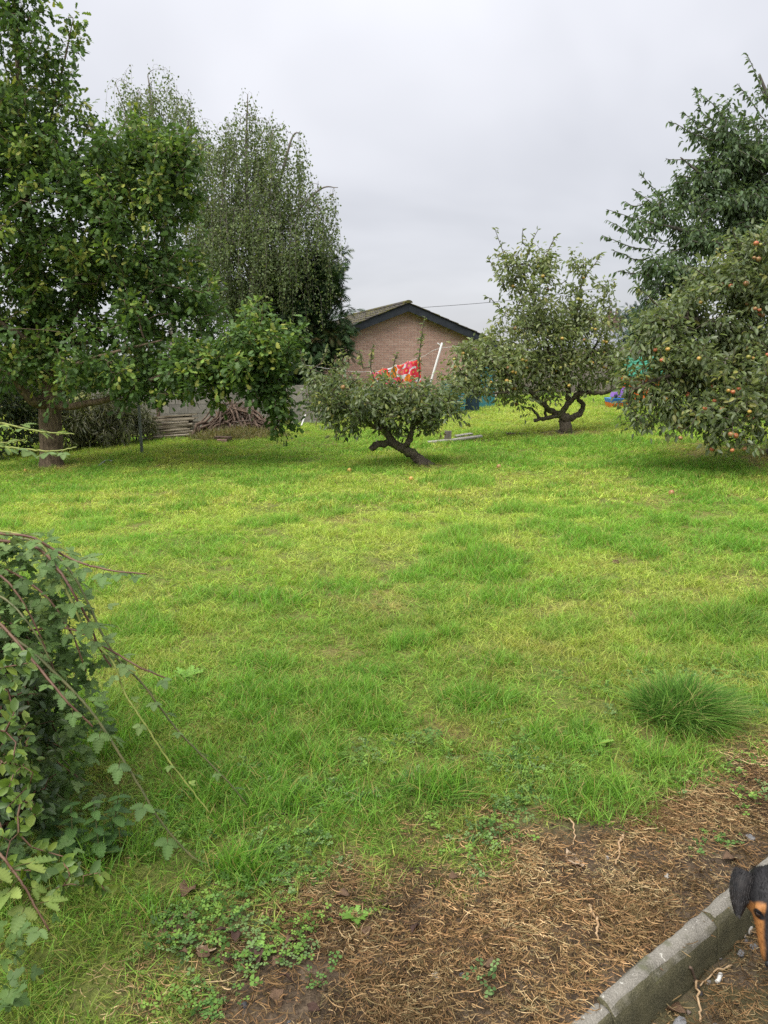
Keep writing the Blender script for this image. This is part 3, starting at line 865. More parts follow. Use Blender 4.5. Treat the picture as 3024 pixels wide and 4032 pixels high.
sk.limb(L3([(105, 780, .1), (50, 730, -.6), (-20, 680, -1.0), (-80, 600, -1.2)]), .07, .02)
sk.limb(L3([(150, 690, .8), (240, 560, .6), (300, 440, .5), (350, 350, .4)]), .05, .012)
sk.limb(L3([(55, 420, .5), (100, 280, .2), (135, 150, .1), (158, 40, .1)]), .045, .006)
sk.limb(L3([(112, 800, .1), (150, 700, 1.8), (210, 560, 2.6), (260, 420, 2.8)]), .06, .015)
oc = [(30, 20, 0, 75, 90, 1.3), (10, -70, 0, 100, 80, 1.4), (10, 190, .1, 110, 110, 1.7), (150, 70, .1, 20, 70, .35), (120, 160, .1, 45, 70, .9), (70, 110, 0, 45, 60, .8), (60, 320, .3, 135, 110, 2), (180, 270, .2, 45, 80, 1),
      (240, 320, .2, 80, 75, 1.3), (325, 310, .2, 70, 60, 1.2), (400, 320, .2, 48, 50, .9), (395, 390, .2, 52, 80, 1.0), (150, 420, .3, 140, 100, 2), (290, 430, .2, 115, 95, 1.8), (375, 480, .2, 55, 90, 1.2),
      (30, 480, .2, 110, 110, 1.9), (60, 590, .2, 130, 110, 2.0), (210, 560, .3, 130, 110, 1.9), (365, 590, .2, 80, 95, 1.4), (425, 655, 0, 60, 65, 1.0), (95, 700, .0, 135, 75, 2.0), (270, 690, -.2, 130, 85, 1.7),
      (400, 730, -.5, 100, 65, 1.3), (20, 770, -.3, 90, 70, 1.5), (200, 800, -.6, 90, 50, 1.3), (125, 858, -1.0, 46, 36, .4), (160, 825, -.9, 60, 40, .5), (310, 800, -.8, 120, 62, 1.2), (335, 845, -1.0, 40, 40, .5), (260, 835, -1.0, 60, 35, .6),
      (440, 800, -1.0, 90, 58, 1.0), (530, 770, -1.1, 75, 60, .9), (575, 705, -1.2, 32, 40, .5), (605, 735, -1.2, 45, 45, .6), (635, 765, -1.2, 25, 40, .4), (560, 830, -1.2, 55, 55, .7), (600, 880, -1.25, 38, 55, .45), (470, 850, -1.1, 30, 40, .4), (615, 925, -1.25, 18, 28, .25), (390, 840, -1.1, 55, 35, .6), (500, 830, -1.2, 55, 40, .6), (300, 870, -1.0, 40, 22, .4), (640, 720, -1.2, 18, 20, .3), (540, 690, -1.0, 50, 40, .6),
      (-60, 400, 0, 90, 260, 2), (-70, 720, -.3, 90, 150, 1.6), (575, 750, -1.2, 70, 70, .8), (600, 850, -1.25, 50, 75, .55), (520, 800, -1.2, 70, 60, .7)]
oc = [(u, v, OY + y, a, c, d) for u, v, y, a, c, d in oc]
T = gate(targets(oc, 38.0, r), 2.5, .475, 0, .10)
T = np.concatenate([T, targets([(125, 855, OY - .9, 48, 34, .4), (70, 830, OY - .9, 50, 34, .4), (60, 770, OY - .6, 80, 45, .8), (170, 790, OY - .6, 70, 45, .8), (20, 640, OY, 60, 60, .8), (150, 60, OY + .1, 16, 60, .3), (140, 110, OY + .1, 30, 50, .5), (100, 150, OY, 50, 60, .8)] + [c for c in oc if c[0] > 400 and c[1] > 640] + [(470, 765, OY - 1.15, 90, 45, .6), (540, 745, OY - 1.2, 70, 50, .6), (400, 790, OY - 1.0, 80, 45, .6), (620, 800, OY - 1.25, 35, 50, .4)], 24.0, r)])
T = T[(T[:, 2] > -0.05)]
T = T[~((np.abs(T[:, 0] - OG[0]) < .9) & (T[:, 2] < .55) & (T[:, 1] < OY))]
tips, dirs, _ = sk.grow(T, .25, .08, .10)
put('trunk', sk.mesh('trunk', .0045, .46, .2, .03, .10), M['oak_bark'], oak)
LV = twig_leaves(r, tips, dirs, 21, .18, .108, droop=.2, up=.75, back=.28)
pos, axis, nrm, sz, idx = LV
c = clump_tints(r, idx, len(tips), len(pos), [(.074, .138, .034), (.094, .168, .040), (.058, .108, .031)], [4, 4, 3], [(.20, .28, .05), (.16, .25, .045), (.27, .29, .06)], .26)
tag(put('crown', leaves_mesh('crown', tmpl_oak(), pos, axis, nrm, sz, c), M['oak_leaf'], oak), kind='stuff')
print('oak', len(tips), len(pos))
# buttressed foot of the trunk with deep ridges
th = np.linspace(0, 2 * np.pi, 40, endpoint=False); zz = np.linspace(-.12, 1.25, 34)
rr = (0.178 + 0.10 * np.exp(-(zz + .12) / 0.16))[:, None] * (1 + 0.13 * (fbm(th[None] * 3.2 + 0.25 * np.sin(zz * 5)[:, None], zz[:, None] * 1.2 + np.zeros((1, 40)), 44, 2) - .5) * 2 + 0.05 * np.sin(th * 3 + 1)[None] * np.exp(-zz / .3)[:, None])
cx = np.interp(zz, [0, 1.25], [OG[0], P(110, 900, OY)[0]])
V = np.stack([cx[:, None] + rr * np.cos(th), OG[1] + rr * np.sin(th), (OG[2] + zz)[:, None] + 0 * rr], -1).reshape(-1, 3)
ii = np.arange(33)[:, None] * 40 + np.arange(40)[None]; jj = np.arange(33)[:, None] * 40 + (np.arange(40)[None] + 1) % 40
put('trunk_foot', np_mesh('trunk_foot', V, np.stack([ii, jj, jj + 40, ii + 40], -1).reshape(-1, 4), smooth=True), M['oak_bark'], oak)

# ---- birches behind the wall
def birch(base_u, Y, label, limbs, clumps, seed, dens, per, group):
    r = np.random.default_rng(seed)
    b0 = P(base_u, 900, Y); b0[2] = float(tz(b0[0], min(Y, 30)))
    t = thing('birch_tree', label, 'tree', b0, group)
    sk = Skel(seed)
    first = True
    for pts, r0, r1 in limbs:
        q = [P(u, v, Y + y) for u, v, y in pts]
        if first: q = [b0] + q; first = False
        sk.limb(q, r0, r1)
    T = targets([(u, v, Y + y, a, c, d) for u, v, y, a, c, d in clumps], dens, r, .6)
    T = gate(T, 1.5, .42, 3)
    tips, dirs, ends = sk.grow(T, .3, .06, .18)
    # weeping strands hang from the twig ends
    P_, A_, N_, S_ = [], [], [], []
    for k in range(len(tips)):
        ln = 0.35 + 0.9 * r.random()
        q0 = tips[k]; lean = dirs[k] * [.4, .4, 0] * r.random() + r.normal(0, .06, 3) * [1, 1, 0]
        pts = [q0, q0 + lean * ln * .5 + [0, 0, -.25 * ln], q0 + lean * ln * .8 + [0, 0, -ln]]
        kk = ends[k]
        for q in catmull(pts, 2)[1:]: kk = sk.add(q, kk)
        m = r.poisson(per * ln); tt = r.random((m, 1)) ** .8
        pp = q0 + lean * ln * .8 * tt + np.array([0, 0, -1.0]) * ln * tt + r.normal(0, .07, (m, 3))
        P_.append(pp); A_.append(unit(r.normal(0, .6, (m, 3)) + [0, 0, -.6])); N_.append(unit(r.normal(size=(m, 3)) + [0, 0, .3])); S_.append(.064 * (.7 + .6 * r.random(m)))
    put('trunk', sk.mesh('trunk', .0022, .42, .13, .03, .12), M['birch_bark'], t)
    pos, axis, nrm, sz = [np.concatenate(x) for x in (P_, A_, N_, S_)]
    c = tints(r, len(pos), [(.13, .175, .07), (.105, .15, .058), (.16, .20, .078), (.17, .185, .065)], [4, 3, 2, .6], .2)
    tag(put('crown', leaves_mesh('crown', tmpl_diamond(.75), pos, axis, nrm, sz, c), M['birch_leaf'], t), kind='stuff')
    print('birch', len(tips), len(pos))
birch(380, 21.5, 'pale weeping birch showing just above the oak crown', [([(375, 750, 0), (360, 560, 0), (345, 400, 0), (330, 260, 0), (320, 160, 0)], .13, .012), ([(350, 430, 0), (390, 330, 0), (410, 250, 0)], .05, .01), ([(345, 400, 0), (290, 290, 0), (250, 180, 0)], .045, .008)],
      [(330, 190, 0, 65, 42, .9), (290, 220, 0, 60, 55, 1.0), (390, 225, 0, 48, 50, .9), (250, 160, 0, 18, 22, .3), (340, 150, 0, 25, 14, .4), (340, 280, 0, 110, 60, 1.3), (430, 300, 0, 35, 50, .8), (330, 400, 0, 110, 90, 1.5), (440, 400, 0, 50, 80, 1), (430, 520, 0, 60, 90, 1.2), (440, 640, 0, 60, 80, 1.2)], 31, 24, 46, 'birches behind the wall')
birch(545, 20.6, 'grey green weeping birch between the oak and the bungalow', [([(548, 760, 0), (545, 600, 0), (535, 460, 0), (532, 330, 0), (535, 205, 0)], .15, .01), ([(545, 520, 0), (500, 520, -.3), (480, 420, -.3), (490, 330, 0)], .07, .012), ([(545, 500, 0), (600, 400, 0), (630, 300, 0), (648, 285, 0)], .06, .008), ([(548, 560, 0), (620, 480, -.3), (690, 410, -.3), (730, 405, -.3)], .05, .008), ([(546, 620, 0), (520, 560, .5), (440, 470, .5)], .06, .01)],
      [(533, 205, 0, 15, 26, .3), (440, 330, .3, 50, 50, .8), (450, 430, .2, 60, 70, 1.0), (540, 245, 0, 35, 28, .6), (510, 270, 0, 42, 40, .8), (575, 270, 0, 45, 40, .8), (630, 285, 0, 32, 22, .5), (490, 320, 0, 48, 50, 1), (560, 330, 0, 70, 50, 1.2), (635, 345, 0, 40, 45, .8), (600, 410, 0, 85, 60, 1.3), (500, 410, 0, 70, 60, 1.2), (680, 405, 0, 45, 32, .7), (722, 415, 0, 20, 20, .4), (700, 440, 0, 40, 35, .6), (715, 490, -.1, 28, 40, .5), (560, 480, -.4, 110, 70, 1.3), (675, 470, -.3, 50, 55, .8), (480, 500, 0, 60, 80, 1.1), (600, 560, -.6, 80, 70, .9), (490, 600, 0, 60, 80, 1.1), (545, 620, -.3, 60, 60, .8), (700, 545, -.2, 25, 40, .4)], 37, 32, 50, 'birches behind the wall')

# ---- dark conifer beside the bungalow
r = np.random.default_rng(55)
CY = 21.5
b0 = P(660, 900, CY); b0[2] = float(tz(b0[0], CY))
con = thing('conifer_tree', 'very dark evergreen cypress standing left of the bungalow gable', 'tree', b0)
sk = Skel(5)
sk.limb([b0, P(658, 800, CY), P(655, 650, CY), P(640, 520, CY), P(620, 400, CY)], .16, .02)
sk.limb([P(657, 760, CY), P(700, 700, CY - .3), P(740, 640, CY - .4)], .05, .01); sk.limb([P(656, 700, CY), P(600, 660, CY), P(570, 560, CY)], .05, .01)
cc = [(690, 640, 0, 55, 60, 1.0), (735, 640, -.3, 24, 40, .5), (700, 715, -.2, 62, 55, 1.0), (620, 720, 0, 80, 75, 1.3), (640, 620, 0, 60, 80, 1.1), (660, 785, -.2, 75, 40, 1.0), (590, 620, 0, 45, 70, 1), (690, 570, -.1, 40, 50, .7), (600, 800, 0, 70, 50, 1.0), (745, 705, -.3, 24, 22, .4), (540, 680, .4, 60, 90, 1), (560, 780, .3, 80, 60, 1), (740, 560, -.2, 18, 30, .3), (715, 600, -.7, 36, 50, .6), (735, 670, -.7, 28, 48, .5), (695, 750, -.7, 62, 50, .7), (742, 735, -.7, 24, 28, .4), (640, 760, -.7, 60, 55, .7)]
T = targets([(u, v, CY + y, a, c, d) for u, v, y, a, c, d in cc], 42, r, .5); T = gate(T, 1.9, .40, 2)
tips, dirs, _ = sk.grow(T, .3, .05, .05)
put('trunk', sk.mesh('trunk', .005, .45, .16, .03), M['grey_bark'], con)
out = unit(tips - np.array([b0[0], b0[1], 0]) * [1, 1, 0] - tips * [0, 0, 1])
pos, axis, nrm, sz, idx = twig_leaves(r, tips, unit(dirs + out * [.8, .8, 0]), 14, .17, .24, droop=.15, up=.6, back=.3)
c = clump_tints(r, idx, len(tips), len(pos), [(.036, .072, .026), (.048, .092, .032), (.028, .056, .022)], [3, 3, 2], [(.06, .08, .025), (.075, .06, .022)], .14)
tag(put('crown', leaves_mesh('crown', tmpl_spray(), pos, axis, nrm, sz, c), M['conifer_leaf'], con), kind='stuff')

# ---- apple trees
def apple_tree(label, base, Y, limbs, clumps, shoots, seed, dens, per, lsize, cols, w, young, py, n_app, kinds, asize, spread=.13, rmax=.12, gthr=.42):
    r = np.random.default_rng(seed)
    t = thing('apple_tree', label, 'tree', base)
    sk = Skel(seed); first = True
    for pts, r0, r1 in limbs:
        q = [P(u, v, Y + y) for u, v, y in pts]
        fl = first
        if first: q = [np.array(base) + [0, 0, -.05]] + q; first = False
        sk.limb(q, r0, r1, wob=.008)
        if fl: sk.rm[:4] *= [1.7, 1.35, 1.15, 1.05]
    T = targets([(u, v, Y + y, a, c, d) for u, v, y, a, c, d in clumps], dens, r, .5)
    T = gate(T, 3.2 if Y < 12 else 2.2, gthr, seed % 7)
    T = T[T[:, 2] > base[2] + .12]
    tips, dirs, _ = sk.grow(T, .18, .09, .08)
    sl = []
    for pts, gap in shoots:
        q = [P(u, v, Y + y) for u, v, y in pts]
        sk.limb(q, .010, .004)
        sl.append(line_leaves(r, q, gap * .55, lsize * 1.1))
    put('trunk', sk.mesh('trunk', .0042, .45, rmax, .022, .22), M['apple_bark'], t)
    pos, axis, nrm, sz, idx = twig_leaves(r, tips, dirs, per, spread, lsize, droop=.35, up=.6, back=.25)
    c = clump_tints(r, idx, len(tips), len(pos), cols, w, young, py, .17)
    if sl:
        p2 = cat(*sl); pos, axis, nrm, sz = [np.concatenate([a, b2]) for a, b2 in zip((pos, axis, nrm, sz), p2)]
        c = np.concatenate([c, tints(r, len(p2[0]), cols + young, list(w) + [3] * len(young))])
    tag(put('crown', leaves_mesh('crown', tmpl_oval(.52, .12, .18), pos, axis, nrm, sz, c), M['apple_leaf'], t), kind='stuff')
    front = tips[np.argsort(tips[:, 1] + r.normal(0, .9, len(tips)))[:max(n_app * 4, 10)]]
    pick = front[r.choice(len(front), min(n_app, len(front)), replace=False)]
    ap = [p + np.array([r.normal(0, .04), -.03, -.07]) for p in pick]
    ap += [p + np.array([.06, .01, -.015]) for p in ap if r.random() < .3]
    hang_apples(t, ap, kinds, asize, r)
    print(label, len(tips), len(pos), len(ap)); return t
ACOL = [(.10, .135, .046), (.08, .115, .04), (.13, .16, .055), (.06, .092, .034)]; AW = [4, 4, 2, 2]; AY = [(.17, .20, .06), (.20, .20, .05)]
g = G(925, 1006); Y1 = g[1]
apple_tree('small leaning apple tree with low bushy crown in the middle of the lawn', g, Y1,
    [([(905, 992, 0), (884, 977, 0), (865, 966, 0), (850, 955, 0), (835, 935, 0), (815, 912, 0), (800, 880, 0), (780, 850, 0)], .085, .03),
     ([(850, 958, 0), (830, 958, -.05), (812, 961, -.08), (802, 970, -.08)], .05, .045), ([(868, 968, 0), (882, 955, -.05), (889, 935, -.05), (892, 890, 0), (900, 840, 0)], .05, .015),
     ([(835, 935, 0), (800, 915, -.2), (760, 890, -.3), (720, 860, -.3)], .035, .01), ([(815, 912, 0), (840, 860, .3), (870, 820, .3)], .03, .01), ([(890, 925, 0), (930, 890, -.1), (975, 865, -.1)], .025, .01), ([(820, 915, 0), (770, 870, .4), (730, 820, .4)], .03, .01)],
    [(690, 835, 0, 38, 45, .45), (745, 826, 0, 58, 38, .7), (820, 850, 0, 70, 34, .8), (900, 858, 0, 70, 36, .8), (965, 850, 0, 38, 48, .5), (715, 885, -.2, 45, 38, .5), (780, 875, -.2, 60, 45, .7), (860, 880, -.2, 60, 42, .7), (935, 890, -.1, 50, 42, .6), (722, 930, -.3, 24, 26, .3), (765, 925, -.2, 28, 22, .3), (860, 925, .1, 34, 22, .4), (690, 795, .1, 22, 20, .3), (735, 790, .2, 30, 16, .4), (990, 900, -.1, 15, 35, .25), (925, 925, -.1, 28, 18, .3), (670, 870, 0, 18, 28, .25), (655, 800, 0, 12, 28, .2), (935, 828, .1, 36, 24, .4), (985, 815, 0, 26, 30, .4), (850, 830, .2, 40, 16, .4)],
    [([(905, 830, 0), (906, 770, 0), (912, 720, 0), (918, 683, 0)], .035), ([(800, 800, 0), (802, 770, 0), (806, 745, 0)], .03), ([(785, 800, .1), (780, 775, .1), (775, 755, .1)], .03), ([(690, 790, 0), (700, 770, 0), (708, 750, 0)], .03), ([(740, 780, .2), (738, 765, .2), (735, 752, .2)], .03), ([(655, 800, 0), (652, 775, 0), (648, 755, 0)], .03), ([(850, 800, 0), (852, 780, 0), (858, 762, 0)], .03)],
    71, 270, 13, .075, ACOL, AW, AY, .18, 11, ['gold', 'green', 'gold', 'russet'], .030, .11, .09)
g = G(1222, 936); Y2 = g[1]
apple_tree('apple tree with forked mossy trunk and airy upright crown left of the far playhouse', g, Y2,
    [([(1221, 915, 0), (1219, 898, 0)], .115, .10), ([(1219, 900, 0), (1214, 892, 0), (1230, 868, 0), (1248, 853, -.1), (1267, 848, -.2), (1290, 849, -.3), (1311, 848, -.4), (1348, 831, -.6)], .062, .025), ([(1220, 905, 0), (1240, 900, .1), (1255, 890, .2), (1260, 874, .2), (1250, 862, .2), (1252, 830, .2), (1265, 780, .2)], .066, .022),
     ([(1218, 902, 0), (1205, 898, 0), (1180, 903, -.1), (1154, 908, -.2)], .045, .035), ([(1216, 896, 0), (1195, 890, 0), (1180, 880, -.2), (1162, 862, -.3), (1130, 835, -.5), (1080, 800, -.6), (1020, 780, -.7)], .06, .015), ([(1230, 868, 0), (1225, 830, .1), (1212, 785, .1), (1190, 760, 0), (1170, 720, 0), (1150, 640, 0), (1120, 570, 0)], .06, .01),
     ([(1180, 903, -.1), (1178, 880, -.1), (1180, 860, -.1)], .03, .02), ([(1165, 905, -.15), (1150, 885, -.2), (1135, 880, -.2)], .03, .012), ([(1215, 790, .1), (1240, 720, .2), (1250, 650, .2), (1260, 580, .2)], .04, .01), ([(1265, 780, .2), (1300, 720, .2), (1320, 650, .2)], .03, .01), ([(1130, 835, -.5), (1080, 850, -.7), (1010, 850, -.9)], .03, .01)],
    [(1095, 560, 0, 32, 32, .5), (1135, 545, 0, 28, 28, .5), (1180, 560, 0, 36, 34, .6), (1240, 575, 0, 26, 28, .4), (1115, 610, 0, 40, 40, .7), (1170, 630, 0, 55, 50, .9), (1230, 640, 0, 50, 48, .9), (1285, 640, 0, 40, 40, .6), (1310, 610, 0, 15, 14, .25), (1140, 700, 0, 62, 50, 1.0), (1210, 710, 0, 62, 50, 1.0), (1280, 700, 0, 55, 48, .9), (1330, 690, 0, 25, 45, .4), (1080, 725, -.2, 34, 28, .5), (1055, 765, -.4, 55, 34, .8), (1000, 775, -.6, 36, 34, .6), (1030, 815, -.6, 60, 38, .8), (985, 840, -.8, 32, 36, .5), (1115, 785, -.3, 62, 44, 1.0), (1190, 790, 0, 62, 44, 1.0), (1265, 785, 0, 60, 40, .9), (1325, 775, -.2, 36, 45, .6), (1085, 845, -.6, 50, 28, .7), (1130, 870, -.5, 32, 16, .4), (1180, 840, -.2, 44, 26, .6), (1270, 825, -.1, 44, 18, .5), (1140, 895, -.4, 20, 10, .2)],
    [([(1100, 590, 0), (1085, 540, 0), (1068, 492, 0)], .05), ([(1100, 640, 0), (1075, 590, 0), (1052, 555, 0)], .05), ([(1135, 560, 0), (1150, 520, 0), (1162, 497, 0)], .05), ([(1180, 550, 0), (1195, 520, 0), (1205, 505, 0)], .05), ([(1260, 600, 0), (1285, 570, 0), (1300, 545, 0)], .05), ([(1130, 530, 0), (1128, 510, 0), (1130, 492, 0)], .05), ([(1090, 680, 0), (1065, 650, 0), (1050, 640, 0)], .05)],
    73, 150, 12, .092, [(.165, .20, .072), (.14, .18, .062), (.20, .225, .085), (.105, .145, .055)], AW, AY, .2, 70, ['green', 'gold', 'green', 'gold', 'russet'], .029, .16, .14, .45)
g = G(1700, 985); g = np.array([P(1705, 965, 10.6)[0], 10.8, 0.1]); g[2] = float(tz(g[0], g[1])); Y3 = 10.4
apple_tree('big spreading apple tree heavy with red apples at the right edge', g, Y3,
    [([(1702, 920, .3), (1695, 860, .3), (1680, 790, .3)], .14, .10), ([(1690, 830, .3), (1620, 760, 0), (1540, 700, -.2), (1450, 690, -.4), (1390, 700, -.4)], .07, .012), ([(1685, 800, .3), (1630, 690, .2), (1600, 600, .1), (1600, 530, .1)], .07, .012), ([(1695, 850, .3), (1620, 820, -.3), (1520, 810, -.6), (1420, 820, -.7), (1360, 850, -.7)], .06, .012), ([(1697, 860, .3), (1630, 860, -.8), (1560, 870, -1.0), (1500, 900, -1.1)], .05, .012), ([(1680, 790, .3), (1720, 680, .3), (1740, 560, .3)], .07, .015)],
    [(1620, 545, 0, 48, 42, .7), (1560, 595, 0, 60, 44, .8), (1490, 640, -.1, 52, 40, .7), (1610, 640, 0, 70, 55, .9), (1420, 690, -.2, 44, 40, .6), (1500, 710, -.2, 66, 52, .9), (1600, 730, -.1, 74, 56, 1.0), (1395, 765, -.4, 44, 46, .6), (1475, 790, -.4, 66, 50, .9), (1570, 810, -.4, 74, 54, 1.0), (1650, 800, -.3, 60, 70, .9), (1372, 835, -.6, 36, 42, .5), (1435, 860, -.6, 56, 42, .7), (1515, 880, -.8, 56, 44, .7), (1600, 870, -.8, 56, 50, .8), (1352, 880, -.6, 18, 30, .25), (1395, 905, -.7, 26, 22, .3), (1545, 930, -1.0, 40, 24, .4), (1590, 925, -1.0, 34, 22, .4), (1470, 905, -.8, 36, 18, .4), (1680, 600, .1, 60, 80, .9), (1710, 760, 0, 70, 90, 1), (1710, 880, -.3, 60, 50, .9), (1525, 955, -1.0, 14, 14, .2), (1400, 925, -.8, 30, 18, .3), (1455, 930, -.9, 30, 20, .35), (1580, 955, -1.1, 36, 20, .4), (1640, 935, -1.0, 40, 30, .5), (1365, 905, -.7, 22, 22, .25), (1440, 760, -.4, 50, 50, .7)],
    [([(1600, 560, 0), (1590, 520, 0), (1580, 495, 0)], .04), ([(1640, 540, 0), (1645, 510, 0), (1655, 480, 0)], .04), ([(1420, 660, -.2), (1395, 635, -.2), (1370, 620, -.2)], .045), ([(1530, 600, 0), (1500, 580, 0), (1480, 575, 0)], .045), ([(1380, 720, -.3), (1360, 700, -.3), (1350, 685, -.3)], .045)],
    79, 210, 15, .085, [(.105, .14, .047), (.085, .12, .042), (.135, .165, .056), (.062, .094, .036)], AW, AY, .2, 85, ['red', 'red', 'russet', 'russet', 'gold', 'green'], .030, .14, .14, .42)

# ---- tall plum behind it
r = np.random.default_rng(91)
PY = 15.5
b0 = P(1720, 940, PY); b0[2] = float(tz(b0[0], PY))
plum = thing('plum_tree', 'tall dark plum tree with long arching shoots rising behind the big apple tree', 'tree', b0)
sk = Skel(9)
sk.limb([b0, P(1715, 800, PY), P(1705, 600, PY), P(1690, 400, PY), P(1670, 250, PY), P(1640, 160, PY)], .2, .02)
for lst, a, c in [([(1705, 640, 0), (1600, 560, -.5), (1480, 500, -.7), (1400, 480, -.8)], .08, .012), ([(1700, 540, 0), (1600, 440, -.3), (1520, 380, -.3), (1470, 340, -.3)], .07, .012), ([(1695, 450, 0), (1620, 340, -.2), (1560, 290, -.2)], .06, .012), ([(1706, 660, 0), (1560, 620, -.7), (1440, 590, -.9)], .07, .012), ([(1700, 520, 0), (1640, 420, 1), (1580, 350, 1.4)], .06, .012)]:
    sk.limb([P(u, v, PY + y) for u, v, y in lst], a, c)
pc = [(1645, 240, 0, 26, 44, .5), (1665, 320, 0, 40, 60, .8), (1570, 290, -.1, 60, 32, .8), (1500, 275, -.2, 34, 20, .5), (1630, 350, 0, 62, 50, 1.0), (1545, 365, -.2, 60, 36, .8), (1480, 350, -.3, 26, 14, .3), (1610, 430, 0, 75, 52, 1.2), (1520, 440, -.3, 66, 42, .9), (1440, 465, -.5, 50, 26, .6), (1590, 510, -.2, 80, 50, 1.2), (1490, 525, -.5, 70, 42, 1.0), (1405, 520, -.7, 50, 28, .6), (1420, 575, -.7, 52, 36, .8), (1500, 600, -.6, 70, 45, 1.0), (1385, 560, -.8, 24, 24, .4), (1410, 640, -.6, 40, 36, .6), (1470, 670, -.6, 50, 45, .8), (1390, 700, -.5, 30, 35, .5), (1700, 440, 0, 60, 160, 1.3), (1680, 600, 0, 80, 100, 1.3), (1600, 330, .2, 50, 50, .8), (1500, 400, -.2, 50, 35, .7), (1420, 430, -.4, 36, 26, .5), (1360, 500, -.6, 36, 22, .5), (1560, 240, 0, 30, 28, .4)]
T = targets([(u, v, PY + y, a, c, d) for u, v, y, a, c, d in pc], 100, r, .5); T = gate(T, 2.4, .41, 5, .18)
tips, dirs, _ = sk.grow(T, .22, .07, .1)
sl = []
for pts in [[(1660, 230), (1640, 180), (1622, 135), (1612, 115)], [(1650, 260), (1620, 215), (1600, 190), (1592, 180)], [(1600, 310), (1550, 265), (1515, 240), (1502, 190)], [(1590, 290), (1545, 230), (1520, 210), (1502, 188)], [(1560, 310), (1500, 290), (1465, 270), (1443, 262)], [(1560, 300), (1520, 270), (1490, 255), (1475, 240)], [(1540, 350), (1490, 345), (1450, 345), (1438, 342)], [(1560, 390), (1510, 385), (1470, 380), (1460, 378)],
            [(1490, 460), (1440, 430), (1405, 400), (1384, 376)], [(1460, 460), (1420, 445), (1390, 425), (1370, 410)], [(1450, 490), (1390, 480), (1350, 465), (1310, 452)], [(1430, 520), (1380, 510), (1340, 490), (1310, 475)], [(1420, 540), (1370, 535), (1330, 520), (1300, 508)], [(1440, 450), (1400, 440), (1370, 445), (1350, 435)], [(1400, 560), (1370, 560), (1345, 548), (1320, 540)], [(1390, 590), (1360, 590), (1340, 585), (1325, 590)], [(1650, 300), (1630, 270), (1612, 258), (1600, 240)], [(1480, 420), (1465, 400), (1460, 385), (1455, 372)]]:
    q = [P(u, v, PY - .3) for u, v in pts]; sk.limb(q, .012, .004); sl.append(line_leaves(r, q, .022, .105, 1.1, .5))
put('trunk', sk.mesh('trunk', .0045, .46, .2, .03), M['grey_bark'], plum)
pos, axis, nrm, sz, idx = twig_leaves(r, tips, dirs, 17, .19, .105, droop=.7, up=.6, back=.35)
PC = [(.082, .132, .054), (.066, .11, .047), (.105, .16, .063), (.055, .09, .042)]
c = clump_tints(r, idx, len(tips), len(pos), PC, [4, 4, 2, 2], [(.10, .145, .05)], .12)
p2 = cat(*sl); c = np.concatenate([c, tints(r, len(p2[0]), PC, [3, 3, 3, 1])])
pos, axis, nrm, sz = [np.concatenate([a, b2]) for a, b2 in zip((pos, axis, nrm, sz), p2)]
tag(put('crown', leaves_mesh('crown', tmpl_oval(.5, .10, .22), pos, axis, nrm, sz, c), M['plum_leaf'], plum), kind='stuff')
print('plum', len(tips), len(pos))

# ---- shrubs and hedges in the background
def shrub(name, label, cat_, clumps, seed, dens, per, lsize, cols, w, T_, mat, young=None, py=0.0, spread=.16, group=None, up=.6, droop=.2, ground=None):
    r = np.random.default_rng(seed)
    u, v, Y = clumps[0][:3]
    cen = np.mean([P(c[0], c[1], c[2]) for c in clumps], 0)
    b0 = np.array([cen[0], cen[1], float(tz(cen[0], min(cen[1], 30)))])
    t = thing(name, label, cat_, b0, group)
    sk = Skel(seed)
    first = True
    for c in clumps:
        ce = P(c[0], c[1], c[2]); f = np.array([ce[0], ce[1], float(tz(ce[0], min(ce[1], 30)))])
        q = [f, f + (ce - f) * .5 + r.normal(0, .08, 3) * [1, 1, 0], ce]
        k = -1
        for i, a in enumerate(catmull(q, 4)): k = sk.add(a, k, .02 * (1 - i / 10))
    T = targets(clumps, dens, r, .5); T = T[T[:, 2] > tz(T[:, 0], np.minimum(T[:, 1], 30)) + .03]
    tips, dirs, _ = sk.grow(T, .25, .07, .1)
    put('stems', sk.mesh('stems', .0035, .4, .03, .03), M['grey_bark'], t)
    pos, axis, nrm, sz, idx = twig_leaves(r, tips, dirs, per, spread, lsize, droop=droop, up=up, back=.3)
    c = clump_tints(r, idx, len(tips), len(pos), cols, w, young or cols, py, .2)
    tag(put('foliage', leaves_mesh('foliage', T_, pos, axis, nrm, sz, c), mat, t), kind='stuff')
    return t
DK = [(.038, .066, .022), (.054, .086, .027), (.028, .050, .018)]
shrub('laurel_shrub', 'dark evergreen shrub filling the corner behind the oak trunk', 'shrub', [(30, 890, 15.5, 70, 85, .8), (-50, 850, 15, 80, 120, .9), (80, 850, 16.3, 70, 80, .8), (20, 800, 16.5, 80, 70, .8), (60, 950, 15.3, 70, 35, .5), (-20, 960, 14.6, 60, 50, .5), (180, 930, 17, 60, 60, .6)], 201, 60, 16, .11, DK, [1, 1, 1], tmpl_oval(.45), M['shrub_leaf'], [(.09, .10, .03)], .12)
shrub('bamboo_clump', 'drab green narrow leaved bamboo thicket between oak trunk and clothes post', 'shrub', [(200, 900, 16.6, 50, 60, .6), (250, 895, 17, 50, 62, .6), (290, 900, 17.4, 34, 55, .5), (230, 940, 16.5, 70, 26, .5), (320, 920, 17.6, 20, 40, .35), (160, 920, 16.2, 50, 50, .6)], 203, 110, 16, .16, [(.085, .095, .035), (.065, .075, .028), (.11, .11, .04)], [1, 1, 1], tmpl_oval(.17, .05, .25), M['shrub_leaf'], [(.13, .13, .05)], .2, .17, droop=.7)
